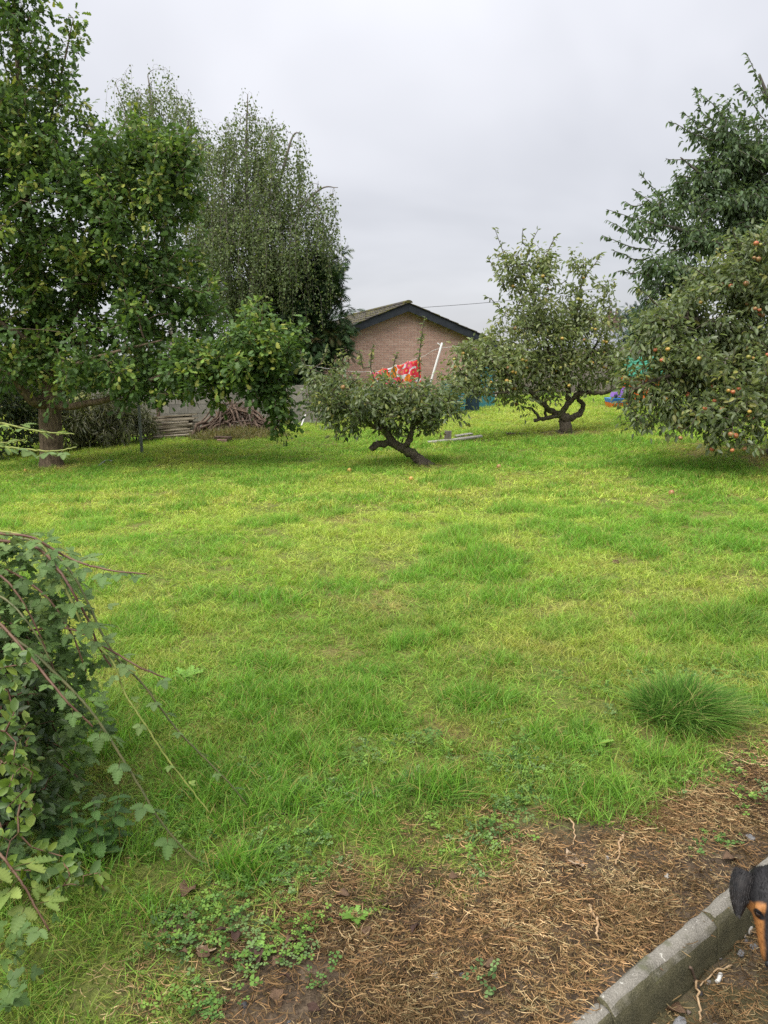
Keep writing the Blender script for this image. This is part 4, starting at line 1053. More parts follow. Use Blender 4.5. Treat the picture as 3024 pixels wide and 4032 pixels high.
shrub('hedge', 'dark hedge rising behind the block wall and oak', 'hedge', [(60 + 70 * i, 800 + 20 * (i % 2), 22.5 + .3 * (i % 3), 70, 75, .9) for i in range(9)], 205, 26, 16, .15, DK, [1, 1, 1], tmpl_diamond(.6), M['shrub_leaf'], [(.075, .10, .03)], .12)
shrub('conifer_shrub', 'blue green conifer bush beside the far chimney', 'shrub', [(1375, 705, 38, 38, 45, 1.0), (1385, 750, 38, 60, 50, 1.2), (1380, 670, 38, 16, 22, .5)], 207, 16, 14, .3, [(.04, .075, .05), (.055, .09, .06)], [1, 1], tmpl_spray(), M['conifer_leaf'], None, 0, .25)
shrub('hedge', 'mixed green hedge in front of the far slate roofed house', 'hedge', [(1200, 795, 30, 60, 35, 1), (1270, 790, 30.5, 60, 38, 1), (1340, 795, 30, 60, 40, 1), (1420, 780, 31, 60, 55, 1), (1500, 790, 30, 70, 60, 1), (1590, 790, 30, 70, 60, 1), (1670, 790, 30, 70, 60, 1)], 209, 22, 16, .16, [(.075, .11, .03), (.055, .085, .025), (.10, .13, .04)], [1, 1, 1], tmpl_diamond(.6), M['shrub_leaf'], [(.14, .17, .05)], .2)
# ------------------------------------------------------------------ middle distance things
def bar(a, c, r, sides=8, mat=None, name='bar', parent=None, rough=0):
    v, f = tube([a, (np.array(a) + c) / 2, c], r, sides); return put(name, py_mesh(name, v, f, True), mat, parent)
def beam_matrix(a, c, roll=0.0):
    a = np.array(a, float); c = np.array(c, float); x = unit(c - a); up = np.array([0, 0, 1.0]); y = unit(np.cross(up, x)); z = np.cross(x, y)
    y, z = y * math.cos(roll) + z * math.sin(roll), z * math.cos(roll) - y * math.sin(roll)
    return rmat(x, y, z, (a + c) / 2)
# clothes post, line, prop and the printed cloth
pg = G(307, 981)
post = thing('clothes_post', 'slim grey steel clothes post standing in front of the timber stack', 'post', pg)
ptop = np.array([pg[0] - .02, pg[1], pg[2] + 2.35])
bar(pg - [0, 0, .1], ptop, .028, 10, M['galv'], 'pole', post)
bar(ptop - [.12, 0, .12], ptop + [.12, 0, -.12], .012, 6, M['galv'], 'cross_arm', post)
LY = 17.0
la, lb = P(800, 803, LY), P(908, 772, LY)
ld = unit(lb - la)
line_pts = [ptop - [0, 0, .1], la + (ptop - la) * .35 + [0, 0, -.12], la, lb, P(953, 752, LY), P(1060, 745, 19.0), P(1180, 735, 22)]
v, f = tube(catmull(line_pts, 6), .004, 4); tag(put('washing_line', py_mesh('washing_line', v, f), M['white_pole']), 'thin washing line strung from the grey post across the lawn', 'line')
pa = P(955, 741, LY - .05); pb = G(912, 960); pb = P(922, 880, LY - .05); pb[2] = float(tz(pb[0], pb[1])); pb[0] = pa[0] - (pa[2] - pb[2]) * .28
prop = thing('clothes_prop', 'leaning white clothes prop holding up the washing line', 'pole', pb)
bar(pb, pa, .024, 10, M['white_pole'], 'pole', prop)
bar(pa - [.03, 0, .06], pa + [-.10, 0, .0], .012, 6, M['white_pole'], 'hook', prop)
# cloth
b = MB('floral_cloth')
uvn = b.node('ShaderNodeUVMap'); uvv = uvn.outputs[0]
def vor(scale, rand=0.75, off=0.0):
    mp = b.node('ShaderNodeMapping'); mp.inputs['Location'].default_value = (off, off * .6, 0); b.link(uvv, mp.inputs[0])
    n = b.node('ShaderNodeTexVoronoi', voronoi_dimensions='2D'); n.inputs['Scale'].default_value = scale; n.inputs['Randomness'].default_value = rand; b.link(mp.outputs[0], n.inputs['Vector']); return n
wv = b.noise(9, 2, uvv)
v1 = vor(6.5); d1 = b.math('ADD', v1.outputs['Distance'], b.math('MULTIPLY', b.math('SUBTRACT', wv, .5), .35))
hue = b.node('ShaderNodeSeparateColor'); b.link(v1.outputs['Color'], hue.inputs[0])
petal = b.ramp(hue.outputs[0], [(0.0, (0.50, 0.02, 0.03)), (0.55, (0.58, 0.05, 0.07)), (0.60, (0.60, 0.18, 0.02)), (0.74, (0.60, 0.2, 0.02)), (0.78, (0.58, 0.09, 0.16))])
n_ = b.t.nodes
for nd in n_:
    if nd.type == 'VALTORGB': nd.color_ramp.interpolation = nd.color_ramp.interpolation
v2 = vor(13, .6, 3.3)
base = b.mix(b.mapr(v2.outputs['Distance'], .30, .24), (0.52, 0.52, 0.54), (0.07, 0.15, 0.26))
base = b.mix(b.mapr(b.noise(4, 1, uvv), .52, .56), (0.52, 0.51, 0.52), base)
colr = b.mix(b.mapr(d1, .56, .52), base, petal)
colr = b.mix(b.mapr(d1, .13, .10), colr, (0.6, 0.3, 0.08))
M['cloth'] = b.fin(colr, .85, .1)
nu, nv = 60, 22; W_, H_ = float(np.linalg.norm(lb - la)), 0.62
V = []; UV = []
for i in range(nu):
    for j in range(nv):
        s, t = i / (nu - 1), j / (nv - 1)
        fold = .05 * t * math.sin(s * 34 + 2 * math.sin(s * 9)) + .03 * t * math.sin(s * 13 + 1)
        sagz = -.045 * abs(math.sin(s * math.pi * 4)) * (1 - t) ** 2
        q = la + (lb - la) * s + np.array([.03 * t * math.sin(s * 20), fold, -t * H_ * (1 - .1 * math.sin(s * 5)) + sagz])
        V.append(q); UV.append((s * W_, t * H_))
F = [(i * nv + j, (i + 1) * nv + j, (i + 1) * nv + j + 1, i * nv + j + 1) for i in range(nu - 1) for j in range(nv - 1)]
me = py_mesh('cloth_sheet', V, F, True)
uvl = me.uv_layers.new(name='UVMap')
for lp in me.loops: uvl.data[lp.index].uv = UV[lp.vertex_index]
sheet = thing('printed_cloth', 'white cloth with red and orange flower print hung on the washing line', 'cloth', la)
so = put('sheet', me, M['cloth'], sheet)
sm = so.modifiers.new('thick', 'SOLIDIFY'); sm.thickness = .003
for k in range(5):
    q = la + (lb - la) * (k / 4); v, f = box_data(-.008, .008, -.012, .012, -.05, .02)
    put('peg', py_mesh('peg', v + q, f), M['cream_plastic'], sheet)

# timber stack of grey boards against the wall
r = np.random.default_rng(301); rnd = random.Random(31)
tb = P(372, 955, 17.7); tb[2] = float(tz(tb[0], tb[1]))
stack = thing('timber_stack', 'stack of weathered grey timber boards against the block wall', 'timber', tb)
tl = P(312, 945, 17.7); tr_ = P(412, 938, 17.7)
pv, pf = box_data(-.5, .5, -.06, .06, -.018, .018)
plank_me = []
for k in range(3):
    vv = pv.copy(); vv[:, 2] += rnd.uniform(-.003, .003); me = py_mesh('board', vv, pf); me.materials.append(M['plank']); plank_me.append(me)
zt = P(370, 905, 17.7)[2]
for k in range(11):
    h = tb[2] + .03 + (zt - tb[2]) * k / 10
    for dd in (0, .14):
        ln = (tr_[0] - tl[0]) * rnd.uniform(.82, 1.08); cx = (tl[0] + tr_[0]) / 2 + rnd.uniform(-.10, .10)
        a = np.array([cx - ln / 2, 17.72 + dd + rnd.uniform(-.05, .05) + .03 * k, h - .02 + rnd.uniform(-.012, .012)]); c = np.array([cx + ln / 2, 17.86 + dd + rnd.uniform(-.05, .05) + .03 * k, h + .035 + rnd.uniform(-.02, .02)])
        m = beam_matrix(a, c, rnd.uniform(-.15, .15)) @ Matrix.Diagonal((float(np.linalg.norm(c - a)), 1, 1, 1))
        put('board', plank_me[k % 3], None, stack, world_verts=False, matrix=m)
# brushwood pile and metal frames
bp = P(510, 930, 17.8); bp[2] = float(tz(bp[0], bp[1]))
pile = thing('brushwood_pile', 'heap of brown cut branches leaning against the block wall', 'branches', bp)
smes = []
for k in range(5):
    q = np.linspace(-.5, .5, 7); pts = np.stack([q, .05 * np.sin(q * 5 + k) + r.normal(0, .012, 7), .05 * np.cos(q * 4 + k * 2) + r.normal(0, .012, 7)], -1)
    v, f = tube(pts, np.linspace(.016, .007, 7), 6); me = py_mesh('branch', v, f, True); me.materials.append(M['stick']); smes.append(me)
zp = P(510, 868, 17.8)[2]
for k in range(170):
    side = -1 if rnd.random() < .55 else 1
    if side < 0:
        a = P(425 + rnd.gauss(28, 22), 948, 17.6 + rnd.uniform(-.2, .4)); c = P(508 + rnd.gauss(0, 14), 885 + rnd.gauss(0, 14), 18.2 + rnd.uniform(-.2, .3))
    else:
        a = P(585 + rnd.gauss(-22, 24), 935, 17.6 + rnd.uniform(-.2, .4)); c = P(515 + rnd.gauss(0, 16), 880 + rnd.gauss(0, 15), 18.2 + rnd.uniform(-.2, .3))
    a[2] = float(tz(a[0], a[1])) + rnd.uniform(0, .12)
    ln = np.linalg.norm(c - a) * rnd.uniform(.55, 1.15); c = a + unit(c - a) * ln
    th_ = rnd.choice((.8, 1, 1.2, 1.9, 2.6))
    put('branch', rnd.choice(smes), None, pile, world_verts=False, matrix=beam_matrix(a, c, rnd.uniform(0, 6)) @ Matrix.Diagonal((float(ln), th_, th_, 1)))
fr = thing('metal_frame', 'rusty square metal frame propped in the brushwood pile', 'frame', P(515, 935, 17.35))
c4 = [P(474, 935, 17.3), P(478, 872, 17.6), P(532, 872, 17.5), P(548, 935, 17.2)]
for i, (a, c) in enumerate([(c4[0], c4[1]), (c4[1], c4[2]), (c4[2], c4[3]), (P(500, 912, 17.45), P(540, 908, 17.4))]): bar(a, c, .016, 6, M['rust'], 'rail', fr)
hoop = [P(600 + 28 * math.cos(a), 925 - 48 * math.sin(a), 17.2) for a in np.linspace(0.1, 2.6, 9)]
v, f = tube(catmull(hoop, 4), .011, 6); tag(put('hoop', py_mesh('hoop', v, f, True), M['rust']), 'dark bent hoop leaning at the right end of the brushwood', 'hoop')
for (a, c, lab) in [((666, 905), (682, 845), 'rusty curved rod standing right of the brushwood against the wall')]:
    v, f = tube(catmull([P(682, 925, 18.6), P(684, 890, 18.7), P(674, 862, 18.8), P(658, 848, 18.8)], 5), .013, 6); tag(put('rod', py_mesh('rod', v, f, True), M['rust']), lab, 'rod')
v, f = box_data(-.5, .5, -.05, .05, -.012, .012)
wpl = [(P(650, 922, 18.3), P(661, 893, 18.6), 'short white board leaning on the wall right of the brushwood'), (P(500, 880, 17.6), P(487, 905, 17.3), None)]
a, c, lab = wpl[0]; me = py_mesh('board', v, f); me.materials.append(M['white_pole'])
tag(put('board', me, None, None, matrix=beam_matrix(a, c) @ Matrix.Diagonal((float(np.linalg.norm(c - a)) * .8, .3, .8, 1))), lab, 'board')
pst = P(207 + 480 / 1, 800, 18)  # wooden stake by the wall
sa = P(342, 905, 18.1); sb = P(340, 855, 18.1); v, f = box_data(-.5, .5, -.05, .05, -.03, .03); me = py_mesh('stake', v, f); me.materials.append(M['stick'])
tag(put('stake', me, None, None, matrix=beam_matrix([sa[0], 18.1, -.5], sb) @ Matrix.Diagonal((float(sb[2] + .5), 1, 1, 1))), 'dark wooden stake standing against the wall beside the clothes post', 'stake')
# mound of dried clippings on an old board
mg = P(520, 948, 16.9); mg[2] = float(tz(mg[0], mg[1]))
mound = thing('clippings_mound', 'low mound of dry grass clippings in front of the brushwood', 'compost', mg)
n1, n2 = 36, 14; V = []
for i in range(n1):
    for j in range(n2):
        a = 2 * math.pi * i / n1; q = j / (n2 - 1)
        x = 1.1 * q * math.cos(a); y = .42 * q * math.sin(a); V.append((mg[0] + x, mg[1] + y, mg[2] - .03 + .20 * (1 - q ** 2) * (.7 + .6 * float(vnoise(x * 4 + 9, y * 6, 12)))))
F = [(i * n2 + j, i * n2 + j + 1, ((i + 1) % n1) * n2 + j + 1, ((i + 1) % n1) * n2 + j) for i in range(n1) for j in range(n2 - 1)]
put('heap', py_mesh('heap', V, F, True), simple('clippings', (.13, .10, .04), (.30, .25, .10), 18, .95, .1, 1.0), mound)
r = np.random.default_rng(411); n = 2600
a = r.random(n) * 6.28; q = np.sqrt(r.random(n)); x = 1.12 * q * np.cos(a); y = .44 * q * np.sin(a)
pos = np.stack([mg[0] + x, mg[1] + y, mg[2] + .17 * (1 - q ** 2)], -1)
ax = unit(r.normal(size=(n, 3)) * [1, 1, .5] + [0, 0, .45]); 
tag(put('straw', leaves_mesh('straw', tmpl_oval(.06, .01, .3), pos, ax, unit(r.normal(size=(n, 3))), .16 * (.6 + .8 * r.random(n)), tints(r, n, [(.30, .25, .10), (.20, .16, .06), (.16, .20, .05)], [2, 2, 1])), M['shrub_leaf'], mound), kind='stuff')
v, f = box_data(-.5, .5, -.09, .09, -.025, .025); me = py_mesh('board', v, f); me.materials.append(M['stick'])
a, c = P(466, 953, 16.45), P(500, 958, 16.4); a[2] = mg[2] + .08; c[2] = mg[2] + .07
put('board', me, None, mound, world_verts=False, matrix=beam_matrix(a, c) @ Matrix.Diagonal((float(np.linalg.norm(c - a)), 1, 1, 1)))
v, f = box_data(-.10, .10, -.05, .05, -.035, .035); q = P(480, 962, 16.3); q[2] = float(tz(q[0], q[1])) + .03
tag(put('loose_brick', py_mesh('loose_brick', v + q, f), brick_mes[1].materials[0]), 'loose brick lying under the clippings mound', 'brick')
# old boards lying on the lawn behind the leaning apple tree
v, f = box_data(-.5, .5, -.05, .05, -.012, .012); me = py_mesh('board', v, f); me.materials.append(simple('grey_board', (.30, .28, .25), (.48, .46, .42), 7, .85, .15, .4, stretch=(.6, 5, 5)))
gb = G(975, 955)
for i, (p0, p1, lab) in enumerate([((925, 961), (1030, 950), 'long grey board lying on the grass behind the leaning apple tree'), ((985, 949), (1018, 944), 'short grey board lying behind the long one on the grass'), ((990, 957), (1040, 951), 'grey board end poking right of the long board on the grass')]):
    a, c = G(*p0), G(*p1); a[2] += .05 + .012 * i; c[2] += .06 + .012 * i; c[1] = a[1] + (c[1] - a[1]) * .7
    tag(put('old_board', me, None, None, matrix=beam_matrix(a, c, .1) @ Matrix.Diagonal((float(np.linalg.norm(c - a)), 1, 1, 1))), lab, 'board')
q = G(966, 957); v, f = box_data(-.06, .06, -.05, .05, -.03, .22); v[4:, 0] += .015
tag(put('stump_post', py_mesh('stump_post', v + q, f), M['fence']), 'dark short post stub beside the grey boards on the lawn', 'post')
q = G(1112, 941); v, f = box_data(-.16, .16, -.06, .06, -.03, .05); tag(put('timber_offcut', py_mesh('timber_offcut', v + q, f), M['stick']), 'brown timber offcut lying left of the forked apple trunk', 'timber')

# crates and bin in front of the bungalow
def crate(label, cx, Y, z0, w, h, mat):
    t = thing('crate', label, 'crate', (cx, Y, z0), 'crates by the bungalow')
    d = .36
    v, f = box_data(cx - w / 2, cx + w / 2, Y - d / 2, Y + d / 2, z0 + .003, z0 + .03); put('bottom', py_mesh('bottom', v, f), mat, t)
    for k in range(4):
        zz = z0 + .04 + k * (h - .05) / 4
        for yy in (Y - d / 2, Y + d / 2 - .02):
            v, f = box_data(cx - w / 2, cx + w / 2, yy, yy + .02, zz, zz + (h - .05) / 4 - .025); put('slat', py_mesh('slat', v, f), mat, t)
    for xx in (cx - w / 2 - .004, cx + w / 2 - .016):
        v, f = box_data(xx, xx + .02, Y - d / 2 - .003, Y + d / 2 + .003, z0 + .002, z0 + h - .004); put('side', py_mesh('side', v, f), mat, t)
cg = G(980, 886); CYY = 21.0; cx = P(978, 880, CYY)[0]; cz = float(tz(cx, CYY)) - .02
crate('teal slatted crate on the grass in front of the bungalow, lowest of the stack', cx, CYY, cz, .62, .30, M['teal'])
crate('teal slatted crate in the middle of the stack before the bungalow', cx + .02, CYY, cz + .303, .60, .30, M['teal'])
crate('teal slatted crate on top of the stack before the bungalow', cx - .02, CYY, cz + .606, .60, .30, M['teal'])
bx_ = P(1018, 880, 21.4)[0]; bzz = float(tz(bx_, 21.4))
wb = thing('wheelie_bin', 'dark blue wheeled bin beside the teal crates', 'bin', (bx_, 21.4, bzz))
v, f = box_data(bx_ - .22, bx_ + .22, 21.15, 21.6, bzz + .05, bzz + .92); v[:4, 0] = bx_ + (v[:4, 0] - bx_) * .82; v[:4, 1] = 21.4 + (v[:4, 1] - 21.4) * .85
put('body', py_mesh('body', v, f), M['navy'], wb)
v, f = box_data(bx_ - .25, bx_ + .25, 21.1, 21.66, bzz + .925, bzz + .985); put('lid', py_mesh('lid', v, f), M['navy'], wb)
for s in (-.18, .18):
    v, f = tube([(bx_ + s - .03, 21.62, bzz + .1), (bx_ + s + .03, 21.62, bzz + .1)], .1, 12); put('wheel', py_mesh('wheel', v, f), M['barge'], wb)
tx = P(1050, 800, 23)[0]; td = thing('garden_chest', 'tall teal storage chest half hidden by the apple branches', 'chest', (tx, 23, 0))
v, f = box_data(tx - .25, tx + .25, 22.8, 23.2, 0, 1.25); put('body', py_mesh('body', v, f), M['teal'], td)
v, f = box_data(tx - .28, tx + .28, 22.77, 23.23, 1.253, 1.31); put('lid', py_mesh('lid', v, f), M['teal'], td)

# play house and toys at the far right
HY = 21.5
hx0, hx1 = P(1350, 800, HY)[0], P(1412, 800, HY)[0]; hg = float(tz((hx0 + hx1) / 2, HY)) - .05
zE = P(1380, 812, HY)[2]; zT = P(1380, 772, HY)[2]; zM = P(1380, 840, HY)[2]
ph = thing('playhouse', 'orange plastic children play house with brown shutters and green roof behind apple branches', 'playhouse', ((hx0 + hx1) / 2, HY, hg))
def hb(name, x0, x1, y0, y1, z0, z1, m, par=None):
    v, f = box_data(x0, x1, y0, y1, z0, z1); return put(name, py_mesh(name, v, f), m, par or ph)
wdt = hx1 - hx0
hb('front_wall', hx0 + .05, hx1 - .05, HY - .5, HY - .46, hg, zM, M['orange'])
hb('side_wall', hx0 + .05, hx0 + .09, HY - .458, HY + .5, hg, zE, M['orange'])
hb('side_wall', hx1 - .09, hx1 - .05, HY - .458, HY + .5, hg, zE, M['orange'])
hb('window_sill', hx0 + .02, hx1 - .02, HY - .56, HY - .462, zM + .003, zM + .07, M['cream_plastic'])
for x in (hx0, hx1 - .08): hb('corner_post', x, x + .08, HY - .58, HY - .502, hg, zE, M['orange'])
hb('shutter', hx0 + .10, hx0 + .10 + wdt * .28, HY - .53, HY - .503, zM + .075, zE - .05, M['brown_plastic'])
hb('shutter', hx1 - .10 - wdt * .28, hx1 - .10, HY - .53, HY - .503, zM + .075, zE - .05, M['brown_plastic'])
hb('door', hx0 + wdt * .62, hx0 + wdt * .85, HY - .53, HY - .503, hg + .02, zM - .03, M['cream_plastic'])
for k in range(6):
    t0, t1 = k / 6, (k + .8) / 6
    for sgn in (0, 1):
        ya, yb = HY - .7, HY
        pts = [np.array([hx0 - .12, ya + (yb - ya) * t0, zE + (zT - zE) * t0]), np.array([hx1 + .12, ya + (yb - ya) * t0, zE + (zT - zE) * t0]), np.array([hx1 + .12, ya + (yb - ya) * t1, zE + (zT - zE) * t1]), np.array([hx0 - .12, ya + (yb - ya) * t1, zE + (zT - zE) * t1])]
        if sgn: 
            for q in pts: q[1] = 2 * HY - q[1]
            pts = pts[::-1]
        slab('roof_slat', pts, np.array([0, 0, .04]), M['green_plastic'], ph)
tx0, tx1 = P(1314, 860, 20.6)[0], P(1348, 860, 20.6)[0]; tg = float(tz(tx0, 20.6))
toy = thing('toy_sandpit', 'bright blue plastic sandpit tray with orange front on the far lawn', 'toy', ((tx0 + tx1) / 2, 20.6, tg))
def tray(z0, z1, a, m, name, inset):
    xm = (tx0 + tx1) / 2; w = (tx1 - tx0) / 2
    V = [(xm - w * a, 20.3, z0), (xm + w * a, 20.3, z0), (xm + w * a, 20.9, z0), (xm - w * a, 20.9, z0), (xm - w * (a + .12), 20.25, z1), (xm + w * (a + .12), 20.25, z1), (xm + w * (a + .12), 20.95, z1), (xm - w * (a + .12), 20.95, z1)]
    put(name, py_mesh(name, V, [(0, 3, 2, 1), (4, 5, 6, 7), (0, 1, 5, 4), (1, 2, 6, 5), (2, 3, 7, 6), (3, 0, 4, 7)]), m, toy)
tray(tg - .02, tg + .13, .85, M['orange'], 'base', 0); tray(tg + .133, tg + .24, .95, M['blue_plastic'], 'rim', 0)
tq = thing('toy_car', 'small purple ride on toy standing on the blue tray', 'toy', ((tx0 + tx1) / 2 + .05, 20.6, tg + .245))
xm = (tx0 + tx1) / 2 + .05
V, F = box_data(xm - .18, xm + .2, 20.45, 20.75, tg + .28, tg + .40); V[4:, 0] = xm + (V[4:, 0] - xm) * .8; put('body', py_mesh('body', V, F), M['purple_plastic'], tq)
V, F = box_data(xm - .02, xm + .16, 20.47, 20.73, tg + .402, tg + .52); put('seat_back', py_mesh('seat_back', V, F), M['purple_plastic'], tq)
for s in (-.11, .13):
    for yy in (20.42, 20.74):
        v, f = tube([(xm + s, yy, tg + .30), (xm + s, yy + .03, tg + .30)], .05, 10); put('wheel', py_mesh('wheel', v, f), M['barge'], tq)
# fallen apples on the lawn
for u, v_, k, lab in [(755, 1021, 'gold', 'yellow fallen apple on the grass left of the leaning apple trunk'), (1078, 1013, 'russet', 'brownish fallen apple on the grass right of the leaning apple trunk'), (55, 1021, 'gold', 'yellow fallen apple at the left edge in the shade of the oak'), (888, 1040, 'gold', 'yellow fallen apple below the leaning apple trunk'), (1450, 1071, 'russet', 'pale brown fallen apple on the open lawn at right')]:
    q = G(u, v_); q[2] += .035; tag(put('fallen_apple', APPLE[k], None, None, matrix=Matrix.Translation(Vector(q)) @ Euler((1.2, .4, u)).to_matrix().to_4x4() @ Matrix.Diagonal((.034, .034, .034, 1))), lab, 'apple')
# ------------------------------------------------------------------ left foreground: brambles, glossy shrub, nettles
def serrated(name, cols, teeth=7, w=0.62, trifol=True, seed=0):
    """one toothed bramble leaf of three leaflets, creased along the ribs; unit length along +Y"""
    r = np.random.default_rng(seed)
    V = []; F = []; C = []
    def leaflet(o, ang, size, pitch):
        n = teeth; n0 = len(V)
        d = np.array([math.sin(ang), math.cos(ang), 0]); s = np.array([d[1], -d[0], 0])
        mid = []
        cc = np.array(cols[r.integers(len(cols))]) * (.85 + .3 * r.random())
        for i in range(2 * n + 1):
            t = i / (2 * n); ww = w * .5 * math.sin(math.pi * min(1, t * .92 + .06) ** .75) ** .85
            if i == 2 * n: ww = 0.0
            tooth = .07 if i % 2 else -.02
            zz = -pitch * t * t + (.03 if i % 2 else -.015)
            for sd_ in (-1, 0, 1):
                wv = 0 if sd_ == 0 else max(ww + tooth * (ww > .05), 0.0)
                q = o + size * (d * (t + (.05 * abs(sd_) if i % 2 else 0)) + s * sd_ * wv + np.array([0, 0, zz + (.10 * wv if sd_ else 0) - (0.02 if sd_ == 0 else 0)]))
                V.append(q); C.append(cc * (1.0 if sd_ else 1.15))
        for i in range(2 * n):
            a = n0 + 3 * i
            F.extend([(a, a + 1, a + 4, a + 3), (a + 1, a + 2, a + 5, a + 4)])
    if trifol:
        leaflet(np.array([0, .42, -.02]), 0, .58, .18 + .1 * r.random())
        leaflet(np.array([0.0, .36, -.02]), 1.15 + .2 * r.random(), .46, .25)
        leaflet(np.array([0.0, .36, -.02]), -1.15 - .2 * r.random(), .46, .25)
        st, sf = tube([(0, 0, 0), (0, .2, .01), (0, .44, -.02)], .012, 4, cap=False); n0 = len(V); V.extend(st); C.extend([np.array([.12, .11, .04])] * len(st)); F.extend([tuple(np.array(f) + n0) for f in sf])
    else:
        leaflet(np.zeros(3), 0, 1.0, .2)
    V = np.array(V); Ft = tri(F)
    return np_mesh(name, V, Ft, tint=np.array(C))
BR_DK = [(.105, .18, .055), (.13, .21, .064), (.085, .145, .048)]
BR_LT = [(.17, .24, .06), (.21, .27, .07), (.14, .21, .06)]
BR_MD = [(.13, .20, .07), (.15, .22, .075)]
bl = {'dark': [serrated('leaf', BR_DK, 6, seed=i) for i in range(5)], 'light': [serrated('leaf', BR_LT, 6, seed=10 + i) for i in range(3)], 'mid': [serrated('leaf', BR_MD, 6, seed=20 + i) for i in range(3)]}
for ms in bl.values():
    for me in ms: me.materials.append(M['bramble_leaf'])
r = np.random.default_rng(501)
BB = np.array([-1.75, 2.75, 0.0])
bramble = thing('bramble_bush', 'bramble with long arching thorny canes and toothed leaves at the left edge', 'bramble', BB)
n_leaf = 0
def cane(pts, r0, r1, mat, kinds, gap, lsize, start=.1, end=.97, thorn=True, wob=.012):
    global n_leaf
    q = catmull(pts, 8); q[1:-1] += r.normal(0, .0006, q[1:-1].shape)
    rad = np.linspace(r0, r1, len(q)) * .72
    parts = [tube(q, rad, 8)]
    seg = np.linalg.norm(np.diff(q, axis=0), axis=1); cum = np.r_[0, np.cumsum(seg)]; L = cum[-1]
    tg_ = unit(np.gradient(q, axis=0))
    if thorn:
        for s in np.arange(.03, L, .028):
            p = np.array([np.interp(s, cum, q[:, i]) for i in range(3)]); t = np.array([np.interp(s, cum, tg_[:, i]) for i in range(3)]); rr = np.interp(s, cum, rad)
            d = unit(np.cross(t, r.normal(size=3))); parts.append(tube([p + d * rr * .6, p + d * (rr + .003) - t * .001, p + d * (rr + .006) - t * .003], [rr * .45, rr * .22, .0003], 4, cap=False))
    V, F = merge(parts)
    co = put('cane', np_mesh('cane', V, F, smooth=True), mat, bramble)
    s = L * start; side = 1
    while s < L * end:
        p = np.array([np.interp(s, cum, q[:, i]) for i in range(3)]); t = unit(np.array([np.interp(s, cum, tg_[:, i]) for i in range(3)]))
        side_v = unit(np.cross(t, [0, 0, 1])) * side; side = -side
        ax = unit(t * .45 + side_v * (.7 + .3 * r.random()) + np.array([0, 0, .35 * r.normal() - .05])); nr = unit(np.array([0, -.12, 1.0]) + r.normal(0, .22, 3))
        x = unit(np.cross(ax, nr)); z = np.cross(x, ax); sc = lsize * .78 * (.65 + .6 * r.random()) * (1 if s < L * .85 else .75)
        k = kinds[r.integers(len(kinds))]
        ms = bl[k]
        if n_leaf < 300:
            put('leaf', ms[r.integers(len(ms))], None, co, world_verts=False, matrix=rmat(x, ax, z, p) @ Matrix.Diagonal((sc, sc, sc, 1))); n_leaf += 1
        s += gap * (.6 + .8 * r.random())
    return co
def C3(l): return [P(u, v, Y) for u, v, Y in l]
tipA = G(548, 1762); tipB = G(464, 1876)
cane(C3([(-60, 1200, 2.65), (60, 1165, 2.55), (150, 1230, 2.5), (222, 1371, 2.45), (254, 1423, 2.45), (309, 1479, 2.45), (381, 1574, 2.45), (433, 1629, 2.45), (496, 1693, 2.45)]) + [tipA + [0, 0, .01]], .0065, .0035, M['cane_green'], ['dark', 'dark', 'mid'], 0.0744, .085)
cane(C3([(-40, 1140, 2.5), (80, 1170, 2.4), (140, 1270, 2.35), (190, 1371, 2.3), (242, 1427, 2.28), (270, 1498, 2.25), (309, 1558, 2.22), (357, 1633, 2.2), (413, 1705, 2.18), (452, 1756, 2.17)]), .006, .0032, M['cane_yellow'], ['mid', 'light', 'dark'], 0.0930, .06, start=.2)
cane(C3([(-40, 1330, 2.4), (60, 1400, 2.3), (155, 1490, 2.25), (210, 1554, 2.22), (258, 1629, 2.2), (305, 1705, 2.18), (337, 1760, 2.17), (381, 1816, 2.17), (421, 1855, 2.17)]) + [tipB + [0, 0, .01]], .007, .004, M['cane_green'], ['dark'], 0.0744, .095)
cane(C3([(-40, 1142, 2.3), (0, 1152, 2.25), (66, 1160, 2.2), (120, 1190, 2.2), (172, 1215, 2.18), (240, 1232, 2.15), (316, 1240, 2.12)]), .007, .003, M['cane_brown'], ['dark', 'dark', 'mid'], 0.0310, .085)
cane(C3([(-30, 1165, 2.5), (73, 1180, 2.4), (125, 1230, 2.35), (155, 1275, 2.3), (190, 1340, 2.3), (215, 1400, 2.3), (240, 1440, 2.3)]), .0075, .004, M['cane_brown'], ['dark', 'dark', 'mid'], 0.0434, .09)
cane(C3([(-30, 1210, 2.6), (50, 1250, 2.5), (110, 1300, 2.45), (160, 1380, 2.4), (185, 1450, 2.4)]), .006, .004, M['cane_brown'], ['dark'], 0.0434, .09)
cane(C3([(-40, 1370, 2.5), (60, 1362, 2.45), (150, 1358, 2.4), (230, 1400, 2.35), (300, 1440, 2.3), (370, 1470, 2.3)]), .006, .003, M['cane_brown'], ['dark', 'mid'], 0.0496, .085)
cane(C3([(-60, 1280, 2.3), (30, 1380, 2.2), (90, 1450, 2.15), (140, 1510, 2.1), (200, 1570, 2.1)]), .007, .004, M['cane_brown'], ['dark'], 0.0434, .09)
cane(C3([(-40, 1830, 1.75), (0, 1846, 1.7), (30, 1885, 1.68), (52, 1915, 1.66), (80, 1965, 1.64), (107, 2010, 1.63)]), .0055, .003, M['cane_brown'], ['light', 'light', 'mid'], 0.035, .125, start=.35, end=1.0)
cane(C3([(-60, 908, 1.9), (0, 914, 1.85), (46, 924, 1.82), (96, 933, 1.8), (160, 938, 1.78)]), .0042, .002, M['cane_yellow'], ['light'], 0.0279, .055, start=.2, end=.99)
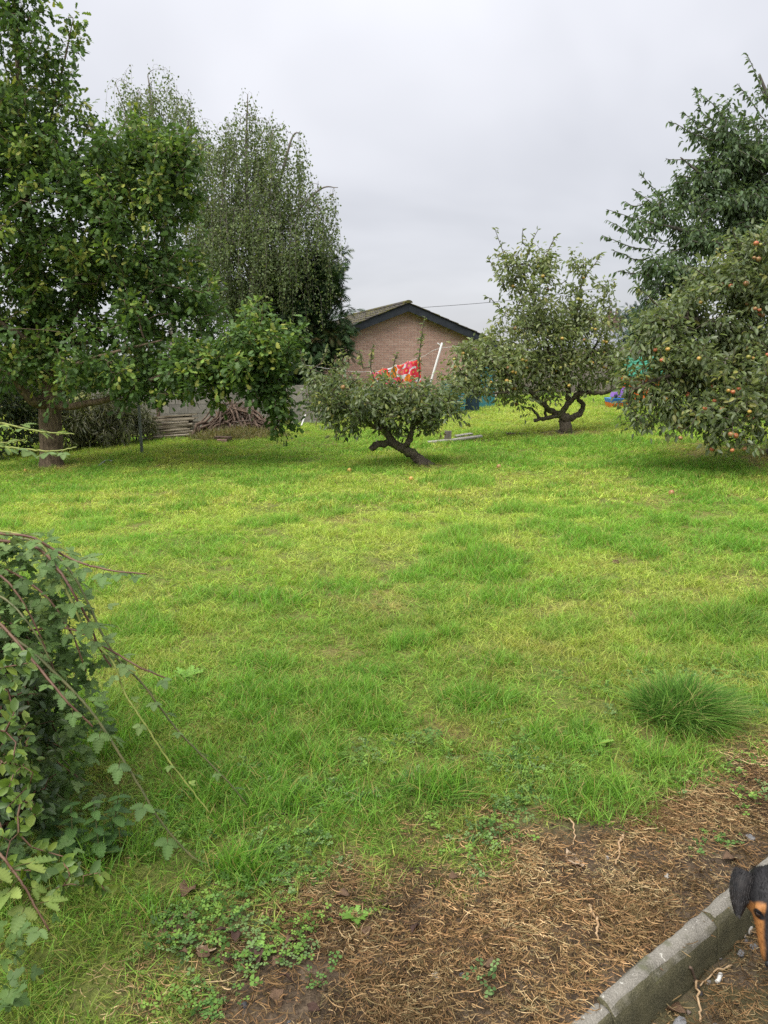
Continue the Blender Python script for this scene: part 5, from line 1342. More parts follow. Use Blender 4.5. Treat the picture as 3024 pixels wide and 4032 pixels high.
cane(C3([(-60, 957, 1.8), (0, 964, 1.75), (55, 970, 1.72), (114, 975, 1.7), (165, 966, 1.69)]), .0042, .002, M['cane_yellow'], ['light', 'mid'], 0.0279, .06, start=.2, end=.99)
cane(C3([(-60, 965, 1.95), (0, 957, 1.9), (25, 955, 1.88), (55, 949, 1.86)]), .0035, .0018, M['cane_yellow'], ['light'], 0.0217, .045, start=.35, end=.99)
for k in range(13):          # inner tangle
    u0 = -60 + 40 * r.random(); v0 = 1180 + 480 * r.random(); Y = 2.35 + .5 * r.random()
    dx = 130 + 110 * r.random(); dv = 60 + 200 * r.random()
    cane(C3([(u0, v0, Y), (u0 + dx * .35, v0 + dv * .05, Y - .05), (u0 + dx * .7, v0 + dv * .45, Y - .1), (u0 + dx, v0 + dv, Y - .12)]), .006, .003, [M['cane_brown'], M['cane_green']][k % 2], ['dark', 'dark', 'mid', 'mid'], .085, .085)
TVL = serrated('tpl', BR_DK, 3, seed=70); tv_ = np.array([v.co[:] for v in TVL.vertices]); tf_ = np.array([p.vertices[:] for p in TVL.polygons])
bt = targets([(10, 1200, 2.6, 120, 60, .25), (30, 1290, 2.6, 130, 90, .3), (20, 1420, 2.6, 150, 120, .3), (40, 1560, 2.55, 150, 120, .3), (30, 1700, 2.5, 140, 110, .25), (-60, 1500, 2.6, 120, 300, .3), (120, 1330, 2.5, 90, 90, .2), (130, 1450, 2.45, 100, 90, .2), (140, 1580, 2.4, 90, 90, .2), (110, 1230, 2.5, 80, 40, .2), (120, 1720, 2.35, 80, 80, .2), (20, 2020, 1.72, 90, 60, .10), (0, 2130, 1.58, 80, 60, .09), (60, 1860, 2.0, 110, 60, .15)], 5200, r, .7)
bt = bt[bt[:, 2] > .04]; n_ = len(bt); rad = unit(r.normal(size=(n_, 3)))
tag(put('foliage', leaves_mesh('foliage', (tv_, tf_), bt, unit(rad + [.3, -.2, -.1]), unit(np.array([0, -.15, 1.0]) + r.normal(0, .3, (n_, 3))), .058 * (.6 + .6 * r.random(n_)), tints(r, n_, BR_DK + BR_MD, [3, 3, 3, 1, 1], .15)), M['bramble_leaf'], bramble), kind='stuff')
print('bramble mass', n_)
# old wood running to the ground so the bush stands on its own
for k in range(7):
    b0 = BB + np.array([r.normal(0, .18), r.normal(0, .25), 0]); b0[2] = float(tz(b0[0], b0[1])) - .02
    t0 = P(-50 + 60 * r.random(), 1150 + 300 * r.random(), 2.5 + .3 * r.random())
    cane([b0, b0 * .6 + t0 * .4 + [0, 0, .1], t0], .009, .006, M['cane_brown'], ['dark'], 3.0, .08)
print('bramble leaves', n_leaf)

def oval_leaf(name, cols, seed):
    r2 = np.random.default_rng(seed); TV, TF = tmpl_oval(.5 + .1 * r2.random(), .10, .08, .75); me = np_mesh(name, TV, TF, tint=np.tile(np.array(cols), (len(TV), 1)), smooth=True); me.materials.append(M['shrub_leaf']); return me
GL = [oval_leaf('leaf', c, i) for i, c in enumerate([(.10, .17, .035), (.14, .22, .04), (.19, .26, .045), (.075, .135, .035)])]
SB = np.array([-1.5, 2.15, 0.0]); SB[2] = float(tz(SB[0], SB[1]))
gsh = thing('glossy_shrub', 'evergreen shrub with small glossy yellow green leaves below the brambles', 'shrub', SB)
sk = Skel(77)
for k in range(9):
    f0_ = SB + np.array([r.normal(0, .12), r.normal(0, .15), 0]); tp = P(-30 + 110 * r.random(), 1400 + 420 * r.random(), 1.95 + .4 * r.random())
    kk = -1
    for i, q in enumerate(catmull([f0_, f0_ * .5 + tp * .5 + r.normal(0, .05, 3), tp], 5)): kk = sk.add(q, kk, .008 * (1 - i / 14))
sprigs = [(40, 1415, 1.95), (62, 1432, 1.95), (15, 1440, 1.95), (28, 1470, 1.95), (30, 1540, 1.95), (60, 1560, 2.0), (12, 1580, 1.95), (28, 1640, 1.9), (48, 1655, 1.9), (65, 1692, 1.9), (20, 1700, 1.85), (15, 1745, 1.85), (60, 1610, 2.05), (95, 1880, 1.8), (150, 1890, 1.8), (215, 1885, 1.8), (228, 1925, 1.78), (180, 1915, 1.78), (120, 1920, 1.75), (70, 1885, 1.8), (30, 1880, 1.8), (140, 1870, 1.85), (100, 1840, 1.9), (10, 1650, 2), (0, 1500, 2.0), (-15, 1560, 2), (-10, 1700, 1.9), (-10, 1800, 1.85), (40, 1800, 1.9), (75, 1760, 2.0), (45, 1730, 1.95)]
T = np.concatenate([np.array([P(*s) for s in sprigs]), targets([(20, 1560, 2.25, 90, 150, .25), (30, 1760, 2.15, 90, 110, .25), (-40, 1500, 2.3, 80, 220, .3)], 2600, r, .6)])
tips, dirs, _ = sk.grow(T, .06, .08, .05)
put('stems', sk.mesh('stems', .0018, .38, .009, .02, .1), M['cane_brown'], gsh)
cnt = 0
for k in range(len(sprigs)):
    d = unit(dirs[k] + [.4, -.3, .3])
    for j in range(9):
        rad = unit(np.cross(d, r.normal(size=3))); ax = unit(d * .55 + rad * .8); nr = unit(d * .6 - rad * .2 + np.array([0, -.2, .6])); x = unit(np.cross(ax, nr)); z = np.cross(x, ax)
        sc = .036 * (.7 + .6 * r.random()); p = tips[k] - d * .05 * (j / 9)
        put('leaf', GL[r.integers(4)], None, gsh, world_verts=False, matrix=rmat(x, ax, z, p) @ Matrix.Diagonal((sc, sc, sc, 1))); cnt += 1
pos, axis, nrm, sz, idx = twig_leaves(r, tips[len(sprigs):], dirs[len(sprigs):], 14, .05, .034, droop=.1, up=.6, back=.08)
tag(put('foliage', leaves_mesh('foliage', tmpl_oval(.52, .1, .1), pos, axis, nrm, sz, clump_tints(r, idx, len(T), len(pos), [(.05, .085, .03), (.065, .11, .032), (.04, .07, .028)], [1, 1, 1], [(.13, .19, .04)], .15)), M['shrub_leaf'], gsh), kind='stuff')
print('shrub leaves', cnt, len(pos))
# nettles at the foot
NL = [serrated('leaf', [(.07, .14, .045), (.09, .17, .05)], 6, w=.6, trifol=False, seed=40 + i) for i in range(3)]
for me in NL: me.materials.append(M['bramble_leaf'])
M['nettle_stem'] = M['cane_green']
nettles = [(215, 1800, 2.2, 'tallest nettle with bright toothed leaves under the bramble'), (160, 1790, 2.25, 'dark nettle under the bramble left of the tallest one'), (240, 1760, 2.35, 'nettle growing right of the tallest nettle by the long grass'), (120, 1760, 2.3, 'nettle half hidden deep under the bramble')]
for u, v_, Y, lab in nettles:
    q = G(u, v_ + 70); h = float(np.clip(P(u, v_ - 60, q[1])[2] - q[2], .12, .4))
    nt = thing('nettle', lab, 'nettle', q, 'nettles under the bramble')
    lean = r.normal(0, .05, 2); top = q + np.array([lean[0], lean[1] - .03, h])
    v, f = tube([q, (q + top) / 2 + r.normal(0, .008, 3), top], [.003, .0025, .0015], 6); put('stem', py_mesh('stem', v, f, True), M['nettle_stem'], nt)
    for j in range(7):
        t = .25 + .75 * j / 6; p = q + (top - q) * t; a = j * 1.57 + r.random()
        for s in (0, math.pi):
            ax = unit(np.array([math.cos(a + s), math.sin(a + s), .05 - .25 * r.random()])); x = unit(np.cross(ax, [0, 0, 1])); z = np.cross(x, ax); sc = .066 * (1.15 - .65 * t) * (.8 + .4 * r.random())
            put('leaf', NL[r.integers(3)], None, nt, world_verts=False, matrix=rmat(x, ax, z, p) @ Matrix.Diagonal((sc, sc, sc, 1)))

# ------------------------------------------------------------------ scattered ground cover (uncountable: one object each)
def source(prefix, meshes, mat):
    col = bpy.data.collections.new(prefix)
    for i, me in enumerate(meshes):
        me.materials.append(mat); o = bpy.data.objects.new('%s_%02d' % (prefix, i), me); col.objects.link(o)
    return col
def scatter(name, pts, rot, scl, idx, tint, col):
    me = bpy.data.meshes.new(name); me.vertices.add(len(pts)); me.vertices.foreach_set('co', np.ascontiguousarray(pts, np.float32).ravel())
    for nm, ty, arr, key in (('rot', 'FLOAT_VECTOR', rot, 'vector'), ('scl', 'FLOAT_VECTOR', scl, 'vector'), ('idx', 'INT', idx, 'value')):
        me.attributes.new(nm, ty, 'POINT').data.foreach_set(key, np.ascontiguousarray(arr, np.int32 if ty == 'INT' else np.float32).ravel())
    c = np.ones((len(pts), 4), np.float32); c[:, :3] = tint
    me.attributes.new('tint', 'FLOAT_COLOR', 'POINT').data.foreach_set('color', c.ravel())
    o = bpy.data.objects.new(name, me); COL.objects.link(o)
    ng = bpy.data.node_groups.new(name, 'GeometryNodeTree')
    ng.interface.new_socket('Geometry', in_out='INPUT', socket_type='NodeSocketGeometry'); ng.interface.new_socket('Geometry', in_out='OUTPUT', socket_type='NodeSocketGeometry')
    N, Lk = ng.nodes, ng.links
    gi, go = N.new('NodeGroupInput'), N.new('NodeGroupOutput')
    ci = N.new('GeometryNodeCollectionInfo'); ci.inputs['Collection'].default_value = col; ci.inputs['Separate Children'].default_value = True; ci.inputs['Reset Children'].default_value = True
    ip = N.new('GeometryNodeInstanceOnPoints'); ip.inputs['Pick Instance'].default_value = True
    def attr(nm, ty):
        n = N.new('GeometryNodeInputNamedAttribute'); n.data_type = ty; n.inputs['Name'].default_value = nm; return n.outputs['Attribute']
    er = N.new('FunctionNodeEulerToRotation'); Lk.new(attr('rot', 'FLOAT_VECTOR'), er.inputs[0])
    Lk.new(gi.outputs[0], ip.inputs['Points']); Lk.new(ci.outputs[0], ip.inputs['Instance']); Lk.new(attr('idx', 'INT'), ip.inputs['Instance Index'])
    Lk.new(er.outputs[0], ip.inputs['Rotation']); Lk.new(attr('scl', 'FLOAT_VECTOR'), ip.inputs['Scale']); Lk.new(ip.outputs[0], go.inputs[0])
    md = o.modifiers.new('scatter', 'NODES'); md.node_group = ng
    return tag(o, kind='stuff')
def tuft(name, n, rad, h, w, lean, seed, segs=3, flat=0.0):
    r = np.random.default_rng(seed); V = []; F = []; B = []
    for k in range(n):
        a = r.random() * 6.283; q = rad * math.sqrt(r.random()); base = np.array([q * math.cos(a), q * math.sin(a), -.006])
        hh = h * (.45 + .75 * r.random()); az_ = r.random() * 6.283; le = lean * (.3 + 1.0 * r.random()) * hh
        d = np.array([math.cos(az_), math.sin(az_), 0]) * le; wd = w * (.7 + .6 * r.random())
        fa = r.random() * 6.283; s = np.array([math.cos(fa), math.sin(fa), 0]) * wd * .5; n0 = len(V); bv = r.random()
        for i in range(segs):
            t = i / segs; p = base + d * t * t + np.array([0, 0, hh * (t - .25 * min(lean, 1.2) * t * t)]); sw = 1 - .55 * t
            V += [p - s * sw, p + s * sw]; B += [bv, bv]
        V.append(base + d + np.array([0, 0, hh * (1 - .25 * min(lean, 1.2))])); B.append(bv)
        for i in range(segs - 1):
            a0 = n0 + 2 * i; F += [(a0, a0 + 1, a0 + 3), (a0, a0 + 3, a0 + 2)]
        a0 = n0 + 2 * (segs - 1); F.append((a0, a0 + 1, a0 + 2))
    return np_mesh(name, np.array(V), np.array(F), extra={'bv': np.array(B)})
r = np.random.default_rng(601)
tufts = [tuft('tuft', 26, .055, .052, .0034, 1.25, i) for i in range(5)] + [tuft('tuft', 24, .05, .11, .0036, .75, 20 + i) for i in range(4)] + [tuft('tuft', 34, .10, .060, .0062, 1.2, 40 + i, 2) for i in range(4)]
grass_col = source('grass_tufts', tufts, M['grass'])
def in_view(x, y, m=1.2): return (np.abs(x) < .60 * y + m)
def pts_in(y0, y1, dens, r):
    hw = .60 * y1 + 1.2; n = int(dens * 2 * hw * (y1 - y0)); x = (r.random(n) * 2 - 1) * hw; y = y0 + (y1 - y0) * r.random(n); k = in_view(x, y); return x[k], y[k]
LONG = []     # (x, y, rx, ry, height) patches of longer grass
for u, v_, wu, h in [(1050, 1215, 110, .14), (1080, 1300, 90, .10), (1330, 1150, 40, .10), (880, 1140, 40, .10), (930, 1720, 85, .13), (560, 1560, 90, .085), (830, 1580, 50, .08), (540, 1890, 70, .14), (1560, 1340, 100, .13), (1650, 1310, 60, .14), (1560, 1180, 90, .10), (870, 1245, 50, .08), (400, 1650, 90, .12), (250, 1850, 110, .13), (600, 1040, 120, .09), (330, 1990, 60, .10), (440, 1070, 60, .08), (1500, 1010, 200, .08), (1250, 955, 150, .10), (1080, 1430, 60, .08), (820, 1460, 50, .07)]:
    q = G(u, v_); sc = K / FPX * math.hypot(q[1], 1.6) ; LONG.append((q[0], q[1], wu * sc, wu * sc * .75, h))
for k in range(300):
    yy = 2.5 + 12 * r.random() ** 1.3; xx = (r.random() * 2 - 1) * (.55 * yy + .4); rr_ = (.06 + .16 * r.random()) * (1 + .07 * yy); LONG.append((xx, yy, rr_ * 1.3, rr_, .05 + .05 * r.random()))
def long_at(x, y):
    z = np.zeros(np.shape(x)); wob_ = .7 * (fbm(x * 5, y * 5, 35, 2) - .5)
    for a, b_, rx, ry, h in LONG: 
        d = np.hypot((x - a) / rx, (y - b_) / ry) + wob_; z = np.maximum(z, h * sstep(1.15, .5, d))
    return z
X, Yv, S, I, C_, R_ = [], [], [], [], [], []
for y0, y1, dens, kind in ((.75, 2.2, 1000, 0), (2.2, 4.6, 900, 0), (4.6, 8, 420, 1), (8, 13, 200, 2), (13, 20, 110, 2), (20, 27.5, 70, 2)):
    x, y = pts_in(y0, y1, dens, r)
    so_ = soil_at(x, y); wo = worn_at(x, y); lo = long_at(x, y)
    sd_ = poly_sd(SOIL, x, y); k = r.random(len(x)) > np.maximum(np.maximum(so_ * 1.12 - .06, .5 * sstep(.9, .1, sd_) * sstep(.40, .58, fbm(x * 5 + 9, y * 5, 66, 2))), wo * .75 * (lo < .03)); x, y, so_, wo, lo = x[k], y[k], so_[k], wo[k], lo[k]
    th_ = fbm(x * 4.2 + 3, y * 4.2, 58, 2); k = (th_ > .40) | (r.random(len(x)) < .55) | (lo > .04); x, y, so_, wo, lo = x[k], y[k], so_[k], wo[k], lo[k]
    k = kerb_side(x, y) < -.03; x, y, so_, wo, lo = x[k], y[k], so_[k], wo[k], lo[k]
    n = len(x)
    hv = fbm(x * 1.6, y * 1.6, 36); hc_ = fbm(x * np.where(y < 5, 6.5, 3.2), y * np.where(y < 5, 6.5, 3.2), 37, 2); h0 = (.70 + .8 * (hv - .35)) * (.25 + 1.5 * hc_)
    if kind == 2: idx = 9 + r.integers(0, 4, n); base = np.where(y < 13, 1.15, np.where(y < 20, 1.5, 1.9))
    else:
        idx = np.where((lo > .05) & (r.random(n) < .8), 5 + r.integers(0, 4, n), r.integers(0, 5, n)); base = np.full(n, 1.0 if kind == 0 else 1.25)
    hs = np.where(idx < 5, h0, np.where(idx < 9, lo / .10 * (.7 + .5 * r.random(n)), h0 + lo / .06 * .6)) * (.8 + .4 * r.random(n))
    hs *= 1 - .5 * np.clip(wo + so_, 0, 1)
    S.append(np.stack([base, base, hs * base ** (.4 if kind == 2 else .5)], -1)); I.append(idx); X.append(x); Yv.append(y)
    # lawn colours: fresh green, yellow green, thin straw patches
    a = fbm(x * .55 + 5, y * .45, 50); b_ = fbm(x * 2.1, y * 1.9, 52); a = a + .40 * (b_ - .5) + .30 * (fbm(x * 6.3, y * 6.3, 55, 2) - .5) + .13 * r.normal(size=n) + .03
    g1, g2, g3, g4 = np.array([.215, .40, .055]), np.array([.34, .51, .078]), np.array([.46, .545, .115]), np.array([.55, .43, .17])
    c = g1 + (g2 - g1) * sstep(.30, .48, a)[:, None]; c = c + (g3 - c) * sstep(.48, .64, a)[:, None]
    d = np.clip(.85 * wo + .55 * so_ + .5 * sstep(.62, .78, fbm(x * 3.1 + 40, y * 3.1, 54)), 0, 1); c = c + (g4 - c) * (d * (r.random(n) < .75))[:, None]
    lg = sstep(.03, .07, lo)[:, None]; c = c + (np.array([.19, .40, .058]) - c) * lg * .75
    nf = sstep(7.5, 2.8, y)[:, None]; ol = (r.random((n, 1)) < .45) * (1 - lg * .8); c = c + (np.array([.33, .33, .085]) - c) * ol * nf * .6; c = c * (1 - .16 * nf)
    C_.append(c * (.78 + .44 * r.random((n, 1))))
    R_.append(np.stack([r.normal(0, .2, n), r.normal(0, .2, n), r.random(n) * 6.283], -1))
X, Yv = np.concatenate(X), np.concatenate(Yv)
scatter('grass', np.stack([X, Yv, tz(X, Yv)], -1), np.concatenate(R_), np.concatenate(S), np.concatenate(I), np.concatenate(C_), grass_col)
print('grass tufts', len(X))

# straw coloured litter of dead roots and clippings on the bare soil
def strands(name, n, rad, seed, lmin=.012, lmax=.055):
    r = np.random.default_rng(seed); V = []; F = []; B = []
    for k in range(n):
        a = r.random() * 6.283; q = rad * math.sqrt(r.random()); p = np.array([q * math.cos(a), q * math.sin(a), .002 + .010 * r.random()])
        an = r.random() * 6.283; L = lmin + (lmax - lmin) * r.random() ** 1.6; cur = r.normal(0, 1.3); w = .00035 + .00045 * r.random(); n0 = len(V); bv = r.random(); m = 7
        pitch = r.normal(0, .12)
        for i in range(m):
            t = i / (m - 1); d = np.array([math.cos(an + cur * t), math.sin(an + cur * t), pitch]); s = np.array([-d[1], d[0], .6 * r.normal()]) * w * (.5 if i in (0, m - 1) else 1)
            V += [p - s, p + s + [0, 0, .0012]]; B += [bv, bv]; p = p + d * L / (m - 1); p[2] = max(p[2], .001)
        for i in range(m - 1):
            a0 = n0 + 2 * i; F += [(a0, a0 + 1, a0 + 3), (a0, a0 + 3, a0 + 2)]
    return np_mesh(name, np.array(V), np.array(F), extra={'bv': np.array(B)})
lit_col = source('litter_strands', [strands('strands', 30, .055, 300 + i) for i in range(6)], M['litter'])
n = 27000; x = -1.6 + 5.4 * r.random(n); y = .75 + 4.0 * r.random(n); so_ = soil_at(x, y); dn = fbm(x * 4.5, y * 4.5, 61)
k = (r.random(n) < so_ * (.42 + .8 * sstep(.32, .62, dn)) + .05 * (so_ < .5) * sstep(.8, .1, poly_sd(SOIL, x, y))); ks = kerb_side(x, y); k &= ~((ks > -.012) & (ks < KERB_W + .02)); k &= ~((ks > 0) & (r.random(n) < .45)); x, y = x[k], y[k]; n = len(x)
c = np.array([(.28, .165, .082), (.37, .245, .13), (.18, .105, .054), (.47, .345, .20), (.085, .052, .034)])[r.choice(5, n, p=[.32, .22, .22, .09, .15])]
patch = fbm(x * 2.2, y * 2.2, 63)[:, None]; c = c * (.58 + .42 * sstep(.3, .65, patch))
scatter('straw_litter', np.stack([x, y, tz(x, y) + .002], -1), np.stack([r.normal(0, .06, n), r.normal(0, .06, n), r.random(n) * 6.28], -1), np.repeat((.8 + .5 * r.random((n, 1))), 3, 1), r.integers(0, 6, n), c, lit_col)
print('litter', n)
# clover and small weeds between lawn and soil
def clover(name, n, rad, seed):
    r = np.random.default_rng(seed); V = []; F = []; B = []
    for k in range(n):
        a = r.random() * 6.283; q = rad * math.sqrt(r.random()); p = np.array([q * math.cos(a), q * math.sin(a), .012 + .022 * r.random()]); s = .0042 + .004 * r.random(); bv = r.random(); a0 = r.random() * 6.28; tl = r.normal(0, .3, 2)
        for j in range(3):
            an = a0 + j * 2.094; d = np.array([math.cos(an), math.sin(an), 0]); e = np.array([-d[1], d[0], 0]); n0 = len(V)
            for uu, ww in ((.1, 0), (.7, .55), (1.25, .62), (1.5, .0), (1.25, -.62), (.7, -.55)):
                v = p + s * (d * uu + e * ww); v = v + [0, 0, (v[0] - p[0]) * tl[0] + (v[1] - p[1]) * tl[1] + .25 * s * abs(ww)]; V.append(v); B.append(bv)
            F += [(n0, n0 + 5, n0 + 1), (n0 + 5, n0 + 4, n0 + 1), (n0 + 1, n0 + 4, n0 + 2), (n0 + 2, n0 + 4, n0 + 3)]
    return np_mesh(name, np.array(V), np.array(F), extra={'bv': np.array(B)})
clo_col = source('clover_patches', [clover('clover', 14, .055, 400 + i) for i in range(4)], M['clover'])
n = 9000; x = -2.2 + 6.0 * r.random(n); y = 1.0 + 4.2 * r.random(n); sdv = poly_sd(SOIL, x, y); dn = fbm(x * 3.4, y * 3.4, 71)
w_ = sstep(-.22, .08, sdv) * sstep(1.15, .25, sdv) * sstep(.45, .66, dn) * .75 + .05 * sstep(-.9, -.2, sdv) * (dn > .55) * (sdv < .3)
q = G(1640, 1490); w_ = np.maximum(w_, .7 * sstep(.5, .2, np.hypot(x - q[0], y - q[1])) * sstep(.4, .5, dn)); q = G(520, 2030); w_ = np.maximum(w_, .5 * sstep(.35, .1, np.hypot(x - q[0], y - q[1])) * sstep(.4, .55, dn))
k = (r.random(n) < w_) & (kerb_side(x, y) < -.04); x, y = x[k], y[k]; n = len(x)
c = np.array([(.12, .21, .05), (.09, .17, .05), (.15, .25, .055), (.13, .20, .08)])[r.choice(4, n)]
scatter('clover', np.stack([x, y, tz(x, y)], -1), np.stack([r.normal(0, .1, n), r.normal(0, .1, n), r.random(n) * 6.28], -1), np.repeat((.8 + .5 * r.random((n, 1))), 3, 1), r.integers(0, 4, n), c, clo_col)
print('clover', n)
# small stones loose on the track
def pebble(name, seed, n_lat=5, n_lon=7):
    r = np.random.default_rng(seed); V = [(0, 0, 1.0)]; F = []
    for i in range(1, n_lat):
        a = math.pi * i / n_lat
        for j in range(n_lon):
            t = 2 * math.pi * j / n_lon; k = 1 + .22 * r.normal(); V.append((k * math.sin(a) * math.cos(t), k * .75 * math.sin(a) * math.sin(t), k * .6 * math.cos(a)))
    V.append((0, 0, -.6))
    for j in range(n_lon): F.append((0, 1 + j, 1 + (j + 1) % n_lon))
    for i in range(n_lat - 2):
        for j in range(n_lon):
            a0 = 1 + i * n_lon; F += [(a0 + j, a0 + n_lon + j, a0 + n_lon + (j + 1) % n_lon), (a0 + j, a0 + n_lon + (j + 1) % n_lon, a0 + (j + 1) % n_lon)]
    e = len(V) - 1; a0 = 1 + (n_lat - 2) * n_lon
    for j in range(n_lon): F.append((e, a0 + (j + 1) % n_lon, a0 + j))
    return np_mesh(name, np.array(V), np.array(F), extra={'bv': np.full(len(V), .5)})
b = MB('gravel'); at = b.node('ShaderNodeAttribute', attribute_name='tint', attribute_type='INSTANCER'); nz = b.noise(3, 4); b.bump(nz, .5, .2)
M['gravel'] = b.fin(b.mix(1.0, at.outputs['Color'], b.ramp(nz, [(.3, (.7, .7, .7)), (.7, (1.2, 1.2, 1.2))]), 'MULTIPLY'), .85, .25)
grav_col = source('gravel_stones', [pebble('pebble', 500 + i) for i in range(5)], M['gravel'])
n = 2200; s = -.3 + 3.4 * r.random(n); w = KERB_W + .02 + 1.6 * r.random(n) ** 1.4; x = KA[0] + kd[0] * s + kn[0] * w; y = KA[1] + kd[1] * s + kn[1] * w
k = r.random(n) < .25 + .75 * sstep(.45, .65, fbm(x * 3, y * 3, 81)); x, y = x[k], y[k]
n2_ = 500; x2 = -.6 + 3.2 * r.random(n2_); y2 = 1.0 + 2.6 * r.random(n2_); k2 = (soil_at(x2, y2) > .8) & (kerb_side(x2, y2) < -.02); x, y = np.r_[x, x2[k2]], np.r_[y, y2[k2]]; n = len(x)
sz = .0022 + .009 * r.random(n) ** 3.5
ncr = 9000; x3 = -1.2 + 4.2 * r.random(ncr); y3 = .9 + 3.2 * r.random(ncr); k3 = (soil_at(x3, y3) > .5) & ~((kerb_side(x3, y3) > -.01) & (kerb_side(x3, y3) < .09)); x3, y3 = x3[k3], y3[k3]; sz3 = .0018 + .006 * r.random(len(x3)) ** 3
scatter('soil_crumbs', np.stack([x3, y3, tz(x3, y3) + sz3 * .3], -1), r.random((len(x3), 3)) * [.6, .6, 6.28], np.repeat(sz3[:, None], 3, 1), r.integers(0, 5, len(x3)), np.array([.075, .052, .035]) * (.5 + r.random((len(x3), 1))), grav_col)
c = np.array([(.13, .13, .14), (.085, .085, .092), (.22, .205, .185), (.16, .125, .10), (.29, .28, .265)])[r.choice(5, n, p=[.32, .25, .2, .15, .08])]
scatter('gravel', np.stack([x, y, tz(x, y) + sz * .25], -1), r.random((n, 3)) * [.6, .6, 6.28], np.repeat(sz[:, None], 3, 1), r.integers(0, 5, n), c, grav_col)
# ------------------------------------------------------------------ single tussocks and weeds on the lawn
b = MB('tussock_blades'); at = b.node('ShaderNodeAttribute', attribute_name='bv').outputs['Fac']
tc_ = b.ramp(at, [(0, (.045, .12, .020)), (.5, (.095, .22, .032)), (.86, (.18, .33, .05)), (.95, (.33, .29, .11))]); b.fin(tc_, .55, .15)
tr2 = b.node('ShaderNodeBsdfTranslucent'); b.link(tc_, tr2.inputs['Color']); mx = b.node('ShaderNodeMixShader'); mx.inputs[0].default_value = .3
b.link(b.bsdf.outputs[0], mx.inputs[1]); b.link(tr2.outputs[0], mx.inputs[2]); b.link(mx.outputs[0], b.out.inputs['Surface']); M['tussock'] = b.m
def tussock(label, u, v_, wx_, wy_, h, n, seed, lean=1.0):
    q = G(u, v_); r = np.random.default_rng(seed); V = []; F = []; B = []
    t = thing('grass_tussock', label, 'grass tussock', q, 'tussocks of longer grass on the lawn')
    for k in range(n):
        a = r.random() * 6.283; rr = math.sqrt(r.random()); rr = rr * (.75 + .5 * float(vnoise(a * 1.9 + seed, 3.3, 8))); e = np.array([math.cos(a) * wx_ * rr, math.sin(a) * wy_ * rr]); base = np.array([q[0] + e[0], q[1] + e[1], 0]); base[2] = float(tz(base[0], base[1])) - .005
        hh = h * (.55 + .6 * r.random()) * (1.08 - .45 * rr); out = np.array([e[0] / wx_, e[1] / wy_ - .25, 0]) * .55 + r.normal(0, .42, 3) * [1, 1, 0] + [.18, 0, 0]
        d = out * hh * lean; wd = .0042 * (.7 + .5 * r.random()); fa = r.random() * 6.28; s = np.array([math.cos(fa), math.sin(fa), 0]) * wd * .5; n0 = len(V); bv = r.random()
        dl = min(1.0, float(np.linalg.norm(d)) / hh)
        for i in range(4):
            tt = i / 4; p = base + d * tt ** 2 + np.array([0, 0, hh * (tt - .35 * dl * tt * tt)]); sw = 1 - .5 * tt; V += [p - s * sw, p + s * sw]; B += [bv, bv]
        V.append(base + d + np.array([0, 0, hh * (1 - .35 * dl)])); B.append(bv)
        for i in range(3): a0 = n0 + 2 * i; F += [(a0, a0 + 1, a0 + 3), (a0, a0 + 3, a0 + 2)]
        a0 = n0 + 6; F.append((a0, a0 + 1, a0 + 2))
    tag(put('blades', np_mesh('blades', np.array(V), np.array(F), extra={'bv': np.array(B)}), M['tussock'], t), kind='stuff')
tussock('large dark green grass tussock at the right, nearest the kerb', 1470, 1548, .19, .16, .23, 3600, 801, 1.15)
tussock('long grass tussock near the right edge above the large dark one', 1590, 1350, .30, .24, .14, 800, 803, 1.3)
tussock('broad grass tussock in the middle of the lawn', 1060, 1215, .36, .26, .11, 650, 805, 1.3)
tussock('bright grass tussock standing at the edge of the bare soil', 930, 1715, .17, .12, .11, 420, 807, 1.3)
tussock('small tussock beside the bramble cane tip', 545, 1880, .11, .10, .10, 300, 809, 1.3)
tussock('tussock of fresh grass below the broad one in mid lawn', 1000, 1330, .25, .18, .09, 420, 811, 1.3)
WL = []
for i in range(2):
    me = serrated('leaf', [(.15, .28, .045), (.19, .32, .055)], 5, w=.34, trifol=False, seed=60 + i); me.materials.append(M['shrub_leaf']); WL.append(me)
r = np.random.default_rng(821)
for lab, u, v_, n, L in [('leafy dandelion rosette in the grass right of the bramble', 405, 1465, 18, .085), ('dandelion rosette in the thin grass left of the dark tussock', 1285, 1612, 14, .075), ('bright green weed rosette at the edge of the bare soil', 770, 1985, 16, .055), ('small weed rosette on the bare soil by the dead leaves', 560, 2060, 14, .05)]:
    q = G(u, v_); t = thing('weed_rosette', lab, 'weed', q, 'weed rosettes in the grass')
    for k in range(n):
        a = k * 2.4 + r.random() * .5; el = .25 + .6 * r.random(); ax = unit(np.array([math.cos(a), math.sin(a), el])); x = unit(np.cross(ax, [0, 0, 1])); z = np.cross(x, ax); sc = L * (.6 + .6 * r.random())
        put('leaf', WL[k % 2], None, t, world_verts=False, matrix=rmat(x, ax, z, q + [0, 0, .005]) @ Matrix.Diagonal((sc, sc, sc, 1)))

